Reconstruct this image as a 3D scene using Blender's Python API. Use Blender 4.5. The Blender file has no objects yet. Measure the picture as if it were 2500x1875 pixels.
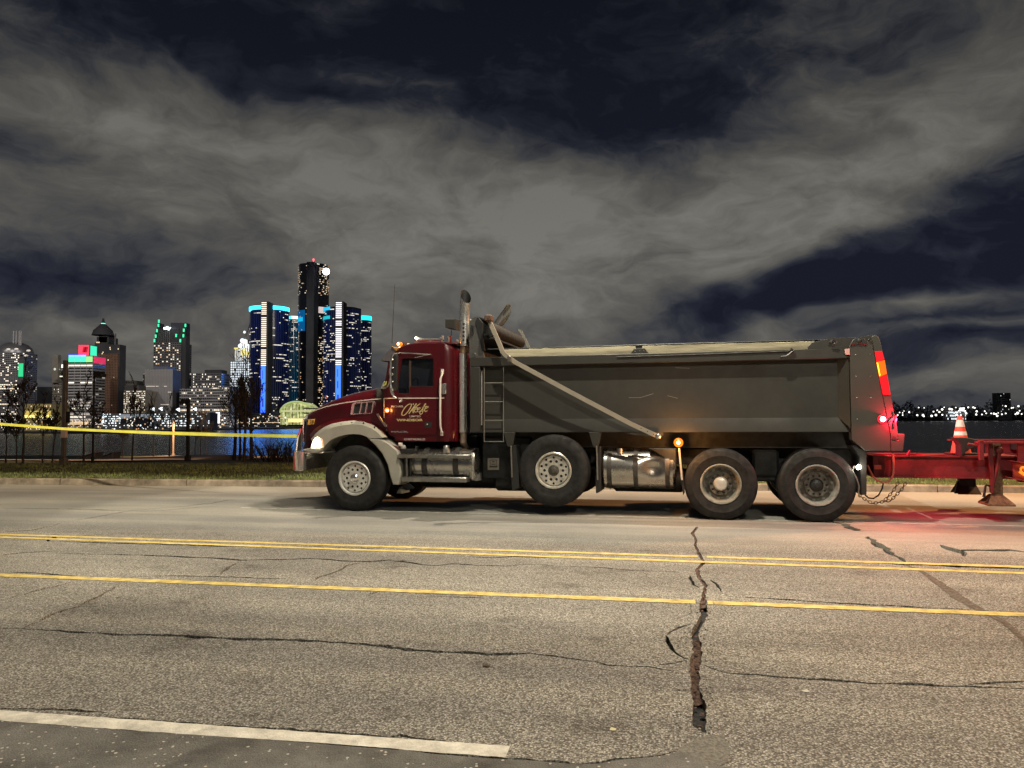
import bpy, bmesh, math, random
from math import sin, cos, tan, pi, radians, atan2, sqrt, asin
from mathutils import Vector, Matrix
from mathutils.geometry import delaunay_2d_cdt
R = random.Random(7)
sc = bpy.context.scene
COL = sc.collection

# ------------------------------------------------------------ camera
FPX, CX, CY = 1880.0, 1250.0, 937.5          # focal length and centre in pixels of the 2500 px photograph
PITCH, ROLL = radians(2.625), radians(0.30)
EYE = Vector((0, 0, 1.55))
FWD = Vector((0, cos(PITCH), sin(PITCH)))
UP0 = Vector((0, -sin(PITCH), cos(PITCH)))
RGT = Vector((1, 0, 0)) * cos(ROLL) - UP0 * sin(ROLL)
UPV = UP0 * cos(ROLL) + Vector((1, 0, 0)) * sin(ROLL)
cd = bpy.data.cameras.new('camera'); cam = bpy.data.objects.new('camera', cd); COL.objects.link(cam)
cd.sensor_fit = 'HORIZONTAL'; cd.sensor_width = 36; cd.lens = 36 * FPX / 2500
cd.clip_start = 0.05; cd.clip_end = 20000
M = Matrix((RGT, UPV, -FWD)).transposed().to_4x4(); M.translation = EYE
cam.matrix_world = M
sc.camera = cam

def ray(px, py): return FWD * FPX + RGT * (px - CX) + UPV * (CY - py)
def G(px, py, z=0.0):
    d = ray(px, py); t = (z - EYE.z) / d.z; return EYE + d * t
def DP(px, py, dep):
    d = ray(px, py); return EYE + d * (dep / d.y)

# ------------------------------------------------------------ render look
sc.view_settings.view_transform = 'Standard'
try: sc.view_settings.look = 'None'
except Exception: pass
sc.view_settings.exposure = 0; sc.view_settings.gamma = 1
sc.view_settings.use_curve_mapping = False
try:
    sc.cycles.use_denoising = True
    sc.cycles.denoiser = 'OPENIMAGEDENOISE'
    sc.cycles.max_bounces = 6; sc.cycles.diffuse_bounces = 2; sc.cycles.glossy_bounces = 3
    sc.cycles.transparent_max_bounces = 6
    sc.cycles.sample_clamp_indirect = 3.0
    sc.cycles.caustics_reflective = False; sc.cycles.caustics_refractive = False
except Exception: pass

# ------------------------------------------------------------ night sky
world = bpy.data.worlds.new('World'); sc.world = world; world.use_nodes = True
wn = world.node_tree.nodes; wl = world.node_tree.links; wn.clear()
def N(nodes, t, **k):
    n = nodes.new(t)
    for a, b in k.items():
        setattr(n, a, b)
    return n
def wmath(op, a, b=None, c=None, clamp=False):
    n = N(wn, 'ShaderNodeMath', operation=op, use_clamp=clamp)
    for i, s in enumerate((a, b, c)):
        if s is None: continue
        if isinstance(s, (int, float)): n.inputs[i].default_value = s
        else: wl.new(s, n.inputs[i])
    return n.outputs[0]
tc = N(wn, 'ShaderNodeTexCoord'); sx = N(wn, 'ShaderNodeSeparateXYZ'); wl.new(tc.outputs['Generated'], sx.inputs[0])
U = wmath('ARCTAN2', sx.outputs[0], sx.outputs[1]); V = wmath('ARCSINE', sx.outputs[2])
cv = N(wn, 'ShaderNodeCombineXYZ'); wl.new(U, cv.inputs[0]); wl.new(V, cv.inputs[1])
def wnoise(scale, detail, rough, vec, stretch=(1, 1, 1), loc=(0, 0, 0), dist=0.0):
    m = N(wn, 'ShaderNodeMapping'); wl.new(vec, m.inputs[0]); m.inputs['Scale'].default_value = stretch; m.inputs['Location'].default_value = loc
    n = N(wn, 'ShaderNodeTexNoise'); wl.new(m.outputs[0], n.inputs['Vector'])
    n.inputs['Scale'].default_value = scale; n.inputs['Detail'].default_value = detail; n.inputs['Roughness'].default_value = rough
    n.inputs['Distortion'].default_value = dist
    return n
wp = wnoise(3.2, 4, .55, cv.outputs[0], (1, 1.9, 1))
sub = N(wn, 'ShaderNodeVectorMath', operation='SUBTRACT'); wl.new(wp.outputs['Color'], sub.inputs[0]); sub.inputs[1].default_value = (.5, .5, .5)
mul = N(wn, 'ShaderNodeVectorMath', operation='MULTIPLY'); wl.new(sub.outputs[0], mul.inputs[0]); mul.inputs[1].default_value = (.30, .15, 0)
add = N(wn, 'ShaderNodeVectorMath', operation='ADD'); wl.new(cv.outputs[0], add.inputs[0]); wl.new(mul.outputs[0], add.inputs[1])
WV = add.outputs[0]
BLOBS = [  # x, y, radius x, radius y, tilt, weight : where the clouds open (-) and thicken (+)
 (1340, 60, 800, 300, 0, -.92), (1500, 300, 520, 190, 8, -.75), (820, 20, 700, 170, 0, -.5), (300, 40, 700, 190, 0, -.75),
 (2420, 560, 560, 190, 22, -1.25), (1980, 690, 420, 110, 12, -.85), (1700, 760, 420, 80, 4, -.6), (2500, 700, 500, 120, 0, -.6),
 (2350, 860, 420, 60, 6, -.4), (230, 690, 560, 75, -5, -.75), (640, 590, 330, 70, -8, -.35), (1330, 450, 150, 40, 0, -.25),
 (250, 170, 500, 60, -5, -.3), (760, 215, 420, 45, -10, -.45), (180, 410, 330, 60, -12, -.3), (1560, 640, 330, 40, 6, -.4),
 (300, 330, 760, 200, -10, .62), (820, 430, 760, 260, -14, 1.15), (1450, 560, 820, 220, -3, 1.45), (1980, 470, 620, 190, 20, .78),
 (2250, 180, 600, 420, 10, .30), (1150, 660, 620, 170, 0, .7), (150, 560, 620, 140, 0, .35), (850, 780, 600, 120, 0, .5),
 (1500, 830, 700, 90, 3, .45), (2200, 745, 620, 40, 7, 1.2), (2350, 930, 600, 60, 0, .8), (2350, 800, 500, 26, 5, .7), (300, 850, 700, 150, 0, .45), (2420, 330, 420, 240, 0, .2),
]
tot = None
for (px, py, rx, ry, rot, w) in BLOBS:
    d = ray(px, py).normalized(); u = atan2(d.x, d.y); v = asin(d.z)
    m = N(wn, 'ShaderNodeMapping', vector_type='TEXTURE'); wl.new(WV, m.inputs[0])
    m.inputs['Location'].default_value = (u, v, 0); m.inputs['Rotation'].default_value = (0, 0, radians(rot)); m.inputs['Scale'].default_value = (rx / 1700, ry / 1700, 1)
    g = N(wn, 'ShaderNodeTexGradient', gradient_type='SPHERICAL'); wl.new(m.outputs[0], g.inputs[0])
    sm = wmath('SMOOTHSTEP', 0, 0, 0) if False else g.outputs['Fac']
    if tot is None: tot = wmath('MULTIPLY', sm, w)
    else: tot = wmath('MULTIPLY_ADD', sm, w, tot)
n1 = wnoise(6.5, 9, .60, WV, (1, 1.9, 1), (3.1, 1.7, 0), .05)
n2 = wnoise(20, 6, .62, WV, (1, 2.0, 1), (0.4, 5.0, 0), .0)
base = wmath('MULTIPLY_ADD', n1.outputs['Fac'], 1.05, wmath('MULTIPLY_ADD', n2.outputs['Fac'], .44, -.28))
dens = wmath('MULTIPLY_ADD', wmath('TANH', wmath('MULTIPLY', tot, 1.1)), .47, base)
cr = N(wn, 'ShaderNodeValToRGB'); wl.new(dens, cr.inputs[0])
els = cr.color_ramp.elements
els[0].position = .12; els[0].color = (.0100, .0118, .0205, 1)
els[1].position = 1.0; els[1].color = (.190, .183, .163, 1)
for p, c in ((.30, (.022, .0245, .036)), (.46, (.052, .054, .060)), (.70, (.105, .101, .092))):
    e = els.new(p); e.color = c + (1,)
bg = N(wn, 'ShaderNodeBackground'); wl.new(cr.outputs[0], bg.inputs[0])
# clouds are lit from below by the city: brightest low in the sky, dimmer overhead, the same all round
el = N(wn, 'ShaderNodeMapRange'); wl.new(V, el.inputs[0]); el.inputs[1].default_value = .18; el.inputs[2].default_value = .70; el.inputs[3].default_value = 1.0; el.inputs[4].default_value = .35
wl.new(el.outputs[0], bg.inputs[1])
wo = N(wn, 'ShaderNodeOutputWorld'); wl.new(bg.outputs[0], wo.inputs[0])

# ------------------------------------------------------------ assumed street light (unseen spots over the road, placed to suit the light and shadows)
def lamp(name, typ, loc, power, color, size=.35, cone=None, blend=.2, aim=None, spread=None):
    l = bpy.data.lights.new(name, typ); o = bpy.data.objects.new(name, l); COL.objects.link(o)
    o.location = loc; l.energy = power; l.color = color
    if typ == 'SPOT':
        l.spot_size = radians(cone); l.spot_blend = blend; l.shadow_soft_size = size
    elif typ == 'AREA':
        l.shape = 'DISK'; l.size = size
        if spread: l.spread = radians(spread)
    else: l.shadow_soft_size = size
    if aim is not None:
        o.rotation_euler = (Vector(aim) - Vector(loc)).to_track_quat('-Z', 'Y').to_euler()
    return o
WARM = (1.0, .925, .74); SOD = (1.0, .44, .15)
LA = lamp('assumed_street_light', 'SPOT', (1.2, 8.7, 9.8), 4400, WARM, .10, 112, .08)
LK = lamp('assumed_street_light', 'SPOT', (3.0, -2.5, 9.4), 2900, WARM, .10, 128, .2, aim=(1, 3, 0))
LB = lamp('assumed_street_light', 'SPOT', (-14.0, 10.5, 9.6), 5600, (1.0, .87, .64), .10, 100, .08)
LC = lamp('assumed_street_light', 'SPOT', (13.5, 6.5, 9.6), 1500, (1, .84, .62), .10, 122, .1)
LF = lamp('assumed_street_light', 'SPOT', (1.0, 14.4, 9.4), 4200, (1, .88, .68), .10, 88, .1)
LS = lamp('assumed_street_light', 'SPOT', (15.5, 15.5, 9.5), 9000, SOD, .10, 150, .1, aim=(9.0, 15, 0))
# assumed reddish spot added left of the frame, tinting the truck's nose and chrome
LE = lamp('assumed_reddish_light', 'SPOT', (-13.0, 4.0, 1.7), 260, (1, .30, .26), .10, 15, .6, aim=(-3.3, 13.0, 2.3))
# added spots high over the shore, brightening the far city's facades
for x_, y_, z_, pw in ((-470, 600, 150, 7e5), (-330, 640, 150, 6e5), (-600, 600, 150, 5e5), (-240, 820, 160, 4e5)):
    lamp('city_facade_fill', 'SPOT', (x_, y_, z_), pw, (1, .92, .84), 4, 125, .4, aim=(x_ * 1.1, y_ + 100, 40))
lamp('blue_water_fill', 'SPOT', (-335, 985, 60), 1.6e5, (.03, .26, 1.0), 26, 130, .4, aim=(-250, 700, 0))  # added unseen spots that lay a blue sheen on the river
lamp('blue_water_fill', 'SPOT', (-275, 985, 45), 1.2e5, (.03, .30, 1.0), 24, 130, .4, aim=(-200, 700, 0))
# ------------------------------------------------------------ helpers
def tag(o, label=None, cat=None, group=None, kind=None):
    if label: o['label'] = label
    if cat: o['category'] = cat
    if group: o['group'] = group
    if kind: o['kind'] = kind
    return o
def empty(name, loc=(0, 0, 0), rz=0.0, parent=None):
    o = bpy.data.objects.new(name, None); COL.objects.link(o); o.location = loc; o.rotation_euler = (0, 0, rz)
    o.empty_display_size = .3
    if parent: o.parent = parent
    return o

def mat(name, col, rough=.5, metal=0.0, emit=None, es=0.0, coat=0.0, var=.12, vs=6.0, bump=0.0, bs=60.0, spec=.5, dark=None, trans=0.0, sample=None, stretch=(1, 1, 1)):
    m = bpy.data.materials.new(name); m.use_nodes = True
    nt = m.node_tree; b = nt.nodes['Principled BSDF']
    b.inputs['Base Color'].default_value = tuple(col) + (1,)
    b.inputs['Roughness'].default_value = rough; b.inputs['Metallic'].default_value = metal
    b.inputs['Specular IOR Level'].default_value = spec
    b.inputs['Coat Weight'].default_value = coat; b.inputs['Coat Roughness'].default_value = .06
    b.inputs['Transmission Weight'].default_value = trans
    if emit is not None:
        b.inputs['Emission Color'].default_value = tuple(emit) + (1,); b.inputs['Emission Strength'].default_value = es
    if var > 0:
        t = nt.nodes.new('ShaderNodeTexCoord'); mp = nt.nodes.new('ShaderNodeMapping'); nt.links.new(t.outputs['Object'], mp.inputs[0]); mp.inputs['Scale'].default_value = stretch
        n = nt.nodes.new('ShaderNodeTexNoise'); nt.links.new(mp.outputs[0], n.inputs['Vector'])
        n.inputs['Scale'].default_value = vs; n.inputs['Detail'].default_value = 5; n.inputs['Roughness'].default_value = .62
        mx = nt.nodes.new('ShaderNodeMix'); mx.data_type = 'RGBA'
        dk = dark or tuple(c * (1 - var) ** 2 for c in col); lt = tuple(min(1, c * (1 + var)) for c in col)
        mr = nt.nodes.new('ShaderNodeMapRange'); mr.inputs[1].default_value = .3; mr.inputs[2].default_value = .7
        nt.links.new(n.outputs['Fac'], mr.inputs[0]); nt.links.new(mr.outputs[0], mx.inputs[0])
        mx.inputs[6].default_value = dk + (1,); mx.inputs[7].default_value = lt + (1,)
        nt.links.new(mx.outputs[2], b.inputs['Base Color'])
        mr2 = nt.nodes.new('ShaderNodeMapRange'); nt.links.new(n.outputs['Fac'], mr2.inputs[0])
        mr2.inputs[1].default_value = .3; mr2.inputs[2].default_value = .7
        mr2.inputs[3].default_value = min(1, rough * (1 + var) + .02); mr2.inputs[4].default_value = rough * (1 - var * .6)
        nt.links.new(mr2.outputs[0], b.inputs['Roughness'])
        if bump > 0:
            n2 = nt.nodes.new('ShaderNodeTexNoise'); nt.links.new(t.outputs['Object'], n2.inputs['Vector']); n2.inputs['Scale'].default_value = bs; n2.inputs['Detail'].default_value = 4
            bp = nt.nodes.new('ShaderNodeBump'); bp.inputs['Strength'].default_value = bump; bp.inputs['Distance'].default_value = .02
            nt.links.new(n2.outputs['Fac'], bp.inputs['Height']); nt.links.new(bp.outputs[0], b.inputs['Normal'])
    if sample is not None:
        try: m.cycles.emission_sampling = sample
        except Exception: pass
    return m

def poly_inset(p, b):
    n = len(p); A = sum(p[i][0] * p[(i + 1) % n][1] - p[(i + 1) % n][0] * p[i][1] for i in range(n))
    s = 1 if A > 0 else -1; out = []
    for i in range(n):
        a = Vector(p[i - 1]); c = Vector(p[i]); d = Vector(p[(i + 1) % n])
        e1 = (c - a).normalized() if (c - a).length > 1e-9 else Vector((1, 0)); e2 = (d - c).normalized() if (d - c).length > 1e-9 else e1
        n1 = Vector((-e1.y, e1.x)) * s; n2 = Vector((-e2.y, e2.x)) * s
        k = n1 + n2; l = k.length
        if l < .2: out.append(c + n1 * b)
        else:
            k /= l; out.append(c + k * (b / max(.45, k.dot(n1))))
    return [(q.x, q.y) for q in out]

class MB:
    def __init__(s): s.v = []; s.f = []
    def add(s, vs, fs):
        k = len(s.v); s.v.extend([tuple(p) for p in vs]); s.f.extend([tuple(i + k for i in f) for f in fs]); return s
    def box(s, x0, x1, y0, y1, z0, z1, b=0.0):
        if b > 0: return s.prism([(x0, z0), (x1, z0), (x1, z1), (x0, z1)], y0, y1, b, corner=b)
        v = [(x, y, z) for x in (x0, x1) for y in (y0, y1) for z in (z0, z1)]
        return s.add(v, [(0, 1, 3, 2), (4, 6, 7, 5), (0, 4, 5, 1), (2, 3, 7, 6), (0, 2, 6, 4), (1, 5, 7, 3)])
    def prism(s, poly, y0, y1, b=0.0, axis='y', corner=0.0):
        if corner > 0:
            q = []; n = len(poly)
            for i in range(n):
                a = Vector(poly[i - 1]); c = Vector(poly[i]); d = Vector(poly[(i + 1) % n])
                q.append(tuple(c + (a - c).normalized() * corner)); q.append(tuple(c + (d - c).normalized() * corner))
            poly = q
        n = len(poly)
        def P(p, h):
            return (p[0], h, p[1]) if axis == 'y' else ((h, p[0], p[1]) if axis == 'x' else (p[0], p[1], h))
        if b > 0:
            ins = poly_inset(poly, b); sg = 1 if y1 > y0 else -1
            rings = [[P(p, y0) for p in ins], [P(p, y0 + b * sg) for p in poly], [P(p, y1 - b * sg) for p in poly], [P(p, y1) for p in ins]]
        else: rings = [[P(p, y0) for p in poly], [P(p, y1) for p in poly]]
        vs = [p for r in rings for p in r]; fs = []
        for k in range(len(rings) - 1):
            for i in range(n):
                j = (i + 1) % n; fs.append((k * n + i, k * n + j, (k + 1) * n + j, (k + 1) * n + i))
        fs.append(tuple(range(n - 1, -1, -1))); fs.append(tuple((len(rings) - 1) * n + i for i in range(n)))
        return s.add(vs, fs)
    def plate(s, outer, holes, y0, y1):
        pts = []; edges = []; 
        for lp in [outer] + holes:
            k = len(pts); pts += [Vector(p) for p in lp]; edges += [(k + i, k + (i + 1) % len(lp)) for i in range(len(lp))]
        V_, E_, F_, _, _, _ = delaunay_2d_cdt(pts, edges, [], 0, 1e-6)
        def inside(p, lp):
            c = False; n = len(lp)
            for i in range(n):
                a, b = lp[i], lp[i - 1]
                if (a[1] > p[1]) != (b[1] > p[1]) and p[0] < (b[0] - a[0]) * (p[1] - a[1]) / (b[1] - a[1]) + a[0]: c = not c
            return c
        fs = []
        for f in F_:
            cx = sum(V_[i].x for i in f) / len(f); cz = sum(V_[i].y for i in f) / len(f)
            if inside((cx, cz), outer) and not any(inside((cx, cz), h) for h in holes): fs.append(f)
        n = len(V_)
        s.add([(p.x, y0, p.y) for p in V_] + [(p.x, y1, p.y) for p in V_], [tuple(f) for f in fs] + [tuple(i + n for i in reversed(f)) for f in fs])
        for lp in [outer] + holes:
            m = len(lp)
            s.add([(p[0], y0, p[1]) for p in lp] + [(p[0], y1, p[1]) for p in lp], [(i, (i + 1) % m, m + (i + 1) % m, m + i) for i in range(m)])
        return s
    def tube(s, path, r, n=10, caps=True, closed=False):
        path = [Vector(p) for p in path]; m = len(path); rr = r if isinstance(r, (list, tuple)) else [r] * m
        vs = []; prev = None
        for i, p in enumerate(path):
            if closed: t = path[(i + 1) % m] - path[i - 1]
            else: t = (path[min(i + 1, m - 1)] - path[max(i - 1, 0)])
            t = t.normalized() if t.length > 1e-9 else Vector((0, 0, 1))
            if prev is None:
                a = Vector((0, 0, 1)) if abs(t.z) < .9 else Vector((0, 1, 0)); u = t.cross(a).normalized()
            else:
                u = (prev - t * prev.dot(t)); u = u.normalized() if u.length > 1e-6 else t.orthogonal().normalized()
            prev = u; w = t.cross(u)
            for k in range(n):
                a = 2 * pi * k / n; vs.append(p + (u * cos(a) + w * sin(a)) * rr[i])
        fs = []; last = m if closed else m - 1
        for i in range(last):
            for k in range(n):
                k2 = (k + 1) % n; i2 = (i + 1) % m; fs.append((i * n + k, i * n + k2, i2 * n + k2, i2 * n + k))
        if caps and not closed:
            fs.append(tuple(range(n - 1, -1, -1))); fs.append(tuple((m - 1) * n + k for k in range(n)))
        return s.add(vs, fs)
    def lathe(s, prof, c=(0, 0, 0), axis='y', n=32, cap=False):
        c = Vector(c); vs = []
        for (r, h) in prof:
            for k in range(n):
                a = 2 * pi * k / n
                if axis == 'y': vs.append(c + Vector((r * cos(a), h, r * sin(a))))
                elif axis == 'z': vs.append(c + Vector((r * cos(a), r * sin(a), h)))
                else: vs.append(c + Vector((h, r * cos(a), r * sin(a))))
        fs = []
        for i in range(len(prof) - 1):
            for k in range(n):
                k2 = (k + 1) % n; fs.append((i * n + k, i * n + k2, (i + 1) * n + k2, (i + 1) * n + k))
        if cap:
            fs.append(tuple(range(n))); fs.append(tuple((len(prof) - 1) * n + k for k in range(n - 1, -1, -1)))
        return s.add(vs, fs)
    def grid(s, rows, closed=False):
        n = len(rows[0]); vs = [p for r in rows for p in r]; fs = []
        for i in range(len(rows) - 1):
            for k in range(n if closed else n - 1):
                k2 = (k + 1) % n; fs.append((i * n + k, i * n + k2, (i + 1) * n + k2, (i + 1) * n + k))
        return s.add(vs, fs)
    def quad(s, a, b, c, d): return s.add([a, b, c, d], [(0, 1, 2, 3)])
    def sphere(s, c, r, n=12, m=8, sq=(1, 1, 1)):
        rows = []
        for i in range(m + 1):
            t = pi * i / m
            rows.append([(c[0] + r * sq[0] * sin(t) * cos(2 * pi * k / n), c[1] + r * sq[1] * sin(t) * sin(2 * pi * k / n), c[2] + r * sq[2] * cos(t)) for k in range(n)])
        return s.grid(rows, True)
    def mesh(s, name, sharp=35):
        me = bpy.data.meshes.new(name); me.from_pydata(s.v, [], s.f); me.update()
        bm = bmesh.new(); bm.from_mesh(me); bmesh.ops.remove_doubles(bm, verts=bm.verts, dist=1e-5); bmesh.ops.recalc_face_normals(bm, faces=bm.faces)
        bm.to_mesh(me); bm.free()
        if sharp:
            me.polygons.foreach_set('use_smooth', [True] * len(me.polygons)); me.set_sharp_from_angle(angle=radians(sharp))
        return me
    def build(s, name, m, parent=None, sharp=35, clean=True):
        if clean: me = s.mesh(name, sharp)
        else:
            me = bpy.data.meshes.new(name); me.from_pydata(s.v, [], s.f); me.update()
        me.materials.append(m)
        o = bpy.data.objects.new(name, me); COL.objects.link(o)
        if parent: o.parent = parent
        return o
def again(o, parent=None, loc=None, rot=None, scale=None):
    c = o.copy(); COL.objects.link(c)
    if parent is not None: c.parent = parent
    if loc is not None: c.location = loc
    if rot is not None: c.rotation_euler = rot
    if scale is not None: c.scale = scale
    return c
def circ(cx, cz, r, n=20, a0=0): return [(cx + r * cos(a0 + 2 * pi * k / n), cz + r * sin(a0 + 2 * pi * k / n)) for k in range(n)]
def text_mesh(txt, size, extr=.002, shear=0.0, bold=0.0, spacing=1.0):
    cu = bpy.data.curves.new('lettering', 'FONT'); cu.body = txt; cu.size = size; cu.extrude = extr; cu.shear = shear; cu.offset = bold; cu.space_character = spacing
    cu.align_x = 'LEFT'; cu.resolution_u = 3
    o = bpy.data.objects.new('lettering', cu); COL.objects.link(o)
    dg = bpy.context.evaluated_depsgraph_get(); me = bpy.data.meshes.new_from_object(o.evaluated_get(dg))
    bpy.data.objects.remove(o); return me
def text_obj(name, txt, m, parent, x0, x1, z0, z1, y, extr=.002, shear=0, bold=0, spacing=1.0):
    """lettering fitted into the rectangle x0..x1, z0..z1 on the plane y (facing -y)"""
    me = text_mesh(txt, 1.0, 0.01, shear, bold, spacing)
    xs = [v.co.x for v in me.vertices]; ys = [v.co.y for v in me.vertices]
    ax, bx, ay, by = min(xs), max(xs), min(ys), max(ys)
    for v in me.vertices:
        v.co = Vector((x0 + (v.co.x - ax) / (bx - ax) * (x1 - x0), y - (extr if v.co.z > 0 else -extr * .5), z0 + (v.co.y - ay) / (by - ay) * (z1 - z0)))
    me.materials.clear(); me.materials.append(m); o = bpy.data.objects.new(name, me); COL.objects.link(o); o.parent = parent; return o

# ------------------------------------------------------------ ground heights
KA = G(0, 1182.6); KB = G(2400, 1203.0)                     # the foot of the far kerb
KD = (KB - KA).normalized(); KN = Vector((-KD.y, KD.x, 0))   # along the kerb, across it (away from the camera)
def kerb_pt(s, e, z=0.0): p = KA + KD * s + KN * e; return Vector((p.x, p.y, z))
def across(p): return (Vector((p[0], p[1], 0)) - Vector((KA.x, KA.y, 0))).dot(KN)
def along(p): return (Vector((p[0], p[1], 0)) - Vector((KA.x, KA.y, 0))).dot(KD)
PROF = [(-1, .13), (0, .13), (4, .14), (12, -.1), (20, -.5), (30, -1.15), (42, -1.6), (56, -2.0), (62, -3.2), (80, -9.5), (110, -11)]
def hgt(e):
    for (a, za), (b, zb) in zip(PROF, PROF[1:]):
        if e <= b: return za + (zb - za) * max(0, (e - a)) / (b - a)
    return PROF[-1][1]
def GT(px, py):
    d = ray(px, py).normalized(); t = 15.0
    while t < 120:
        p = EYE + d * t; e = across(p)
        if e > .2 and p.z <= hgt(e): return Vector((p.x, p.y, hgt(e)))
        t += .1
    return G(px, py, -1)
WATER_Z = -8.5
# ------------------------------------------------------------ materials of the ground
def road_mat():
    m = bpy.data.materials.new('worn_asphalt'); m.use_nodes = True; nt = m.node_tree; b = nt.nodes['Principled BSDF']; L = nt.links
    t = nt.nodes.new('ShaderNodeTexCoord')
    rot = nt.nodes.new('ShaderNodeMapping'); L.new(t.outputs['Object'], rot.inputs[0]); rot.inputs['Rotation'].default_value = (0, 0, radians(11.5))
    def noise(s, det, r, st=(1, 1, 1), vec=None):
        mp = nt.nodes.new('ShaderNodeMapping'); L.new(vec or rot.outputs[0], mp.inputs[0]); mp.inputs['Scale'].default_value = st
        n = nt.nodes.new('ShaderNodeTexNoise'); L.new(mp.outputs[0], n.inputs['Vector']); n.inputs['Scale'].default_value = s; n.inputs['Detail'].default_value = det; n.inputs['Roughness'].default_value = r; return n.outputs['Fac']
    def ramp(src, pts):
        r = nt.nodes.new('ShaderNodeValToRGB'); L.new(src, r.inputs[0]); e = r.color_ramp.elements
        e[0].position = pts[0][0]; e[0].color = tuple(pts[0][1]) + (1,); e[1].position = pts[-1][0]; e[1].color = tuple(pts[-1][1]) + (1,)
        for p, c in pts[1:-1]:
            q = e.new(p); q.color = tuple(c) + (1,)
        return r.outputs[0]
    def mixc(fac, a, c, mode='MIX'):
        x = nt.nodes.new('ShaderNodeMix'); x.data_type = 'RGBA'; x.blend_type = mode
        for i, s in ((0, fac), (6, a), (7, c)):
            if isinstance(s, (int, float)): x.inputs[i].default_value = s
            elif isinstance(s, tuple): x.inputs[i].default_value = s + (1,)
            else: L.new(s, x.inputs[i])
        return x.outputs[2]
    def mth(op, a, c=0.0, clamp=False):
        x = nt.nodes.new('ShaderNodeMath'); x.operation = op; x.use_clamp = clamp
        for i, s in enumerate((a, c)):
            if isinstance(s, (int, float)): x.inputs[i].default_value = s
            else: L.new(s, x.inputs[i])
        return x.outputs[0]
    # stones of the worn surface
    vo = nt.nodes.new('ShaderNodeTexVoronoi'); vo.inputs['Scale'].default_value = 92; L.new(rot.outputs[0], vo.inputs['Vector'])
    sepc = nt.nodes.new('ShaderNodeSeparateColor'); L.new(vo.outputs['Color'], sepc.inputs[0])
    stone = ramp(sepc.outputs[0], [(0, (.135, .131, .118)), (.35, (.23, .226, .203)), (.7, (.35, .344, .312)), (1, (.53, .522, .48))])
    gap = mth('LESS_THAN', vo.outputs['Distance'], .62)
    stones = mixc(ramp(vo.outputs['Distance'], [(.35, (0, 0, 0)), (.75, (1, 1, 1))]), stone, (.075, .068, .056))
    fine = ramp(noise(150, 3, .7), [(.35, (.62, .62, .62)), (.65, (1.3, 1.3, 1.3))])
    stones = mixc(1.0, stones, fine, 'MULTIPLY')
    # slow variation: polish, stains, wheel tracks
    big = ramp(noise(.55, 5, .6, (.5, 1, 1)), [(.3, (.70, .70, .71)), (.7, (1.2, 1.19, 1.16))])
    col = mixc(1.0, stones, big, 'MULTIPLY')
    tr = ramp(noise(1.1, 4, .6, (.06, 1.6, 1)), [(.36, (.80, .80, .82)), (.6, (1.06, 1.05, 1.03))])
    col = mixc(1.0, col, tr, 'MULTIPLY')
    st = ramp(noise(1.7, 6, .68, (.75, 1, 1)), [(.57, (1, 1, 1)), (.70, (.50, .48, .47))])
    col = mixc(1.0, col, st, 'MULTIPLY')
    # smoother, greyer surface of the far lanes
    ns = ramp(noise(30, 5, .7), [(.3, (.20, .193, .18)), (.7, (.31, .298, .268))])
    ns = mixc(1.0, ns, big, 'MULTIPLY'); ns = mixc(1.0, ns, tr, 'MULTIPLY')
    sx_ = nt.nodes.new('ShaderNodeSeparateXYZ'); L.new(rot.outputs[0], sx_.inputs[0])
    wob = noise(.35, 4, .6)
    far = mth('ADD', sx_.outputs[1], mth('MULTIPLY', wob, 1.6))
    mr = nt.nodes.new('ShaderNodeMapRange'); L.new(far, mr.inputs[0]); mr.inputs[1].default_value = 10.2; mr.inputs[2].default_value = 11.6
    col = mixc(mth('MULTIPLY', mr.outputs[0], .82), col, ns)
    # pale concrete gutter next to the kerb
    mg = nt.nodes.new('ShaderNodeMapRange'); L.new(far, mg.inputs[0]); mg.inputs[1].default_value = 15.6; mg.inputs[2].default_value = 17.0
    gut = ramp(noise(22, 6, .7), [(.3, (.34, .31, .26)), (.7, (.48, .445, .38))])
    col = mixc(mth('MULTIPLY', mg.outputs[0], .85), col, gut)
    L.new(col, b.inputs['Base Color'])
    b.inputs['Roughness'].default_value = .82; b.inputs['Specular IOR Level'].default_value = .35
    h = mth('ADD', mth('MULTIPLY', sepc.outputs[1], .6), noise(150, 3, .7))
    bp = nt.nodes.new('ShaderNodeBump'); bp.inputs['Strength'].default_value = .55; bp.inputs['Distance'].default_value = .006; L.new(h, bp.inputs['Height']); L.new(bp.outputs[0], b.inputs['Normal'])
    return m
M_ROAD = road_mat()
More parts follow.
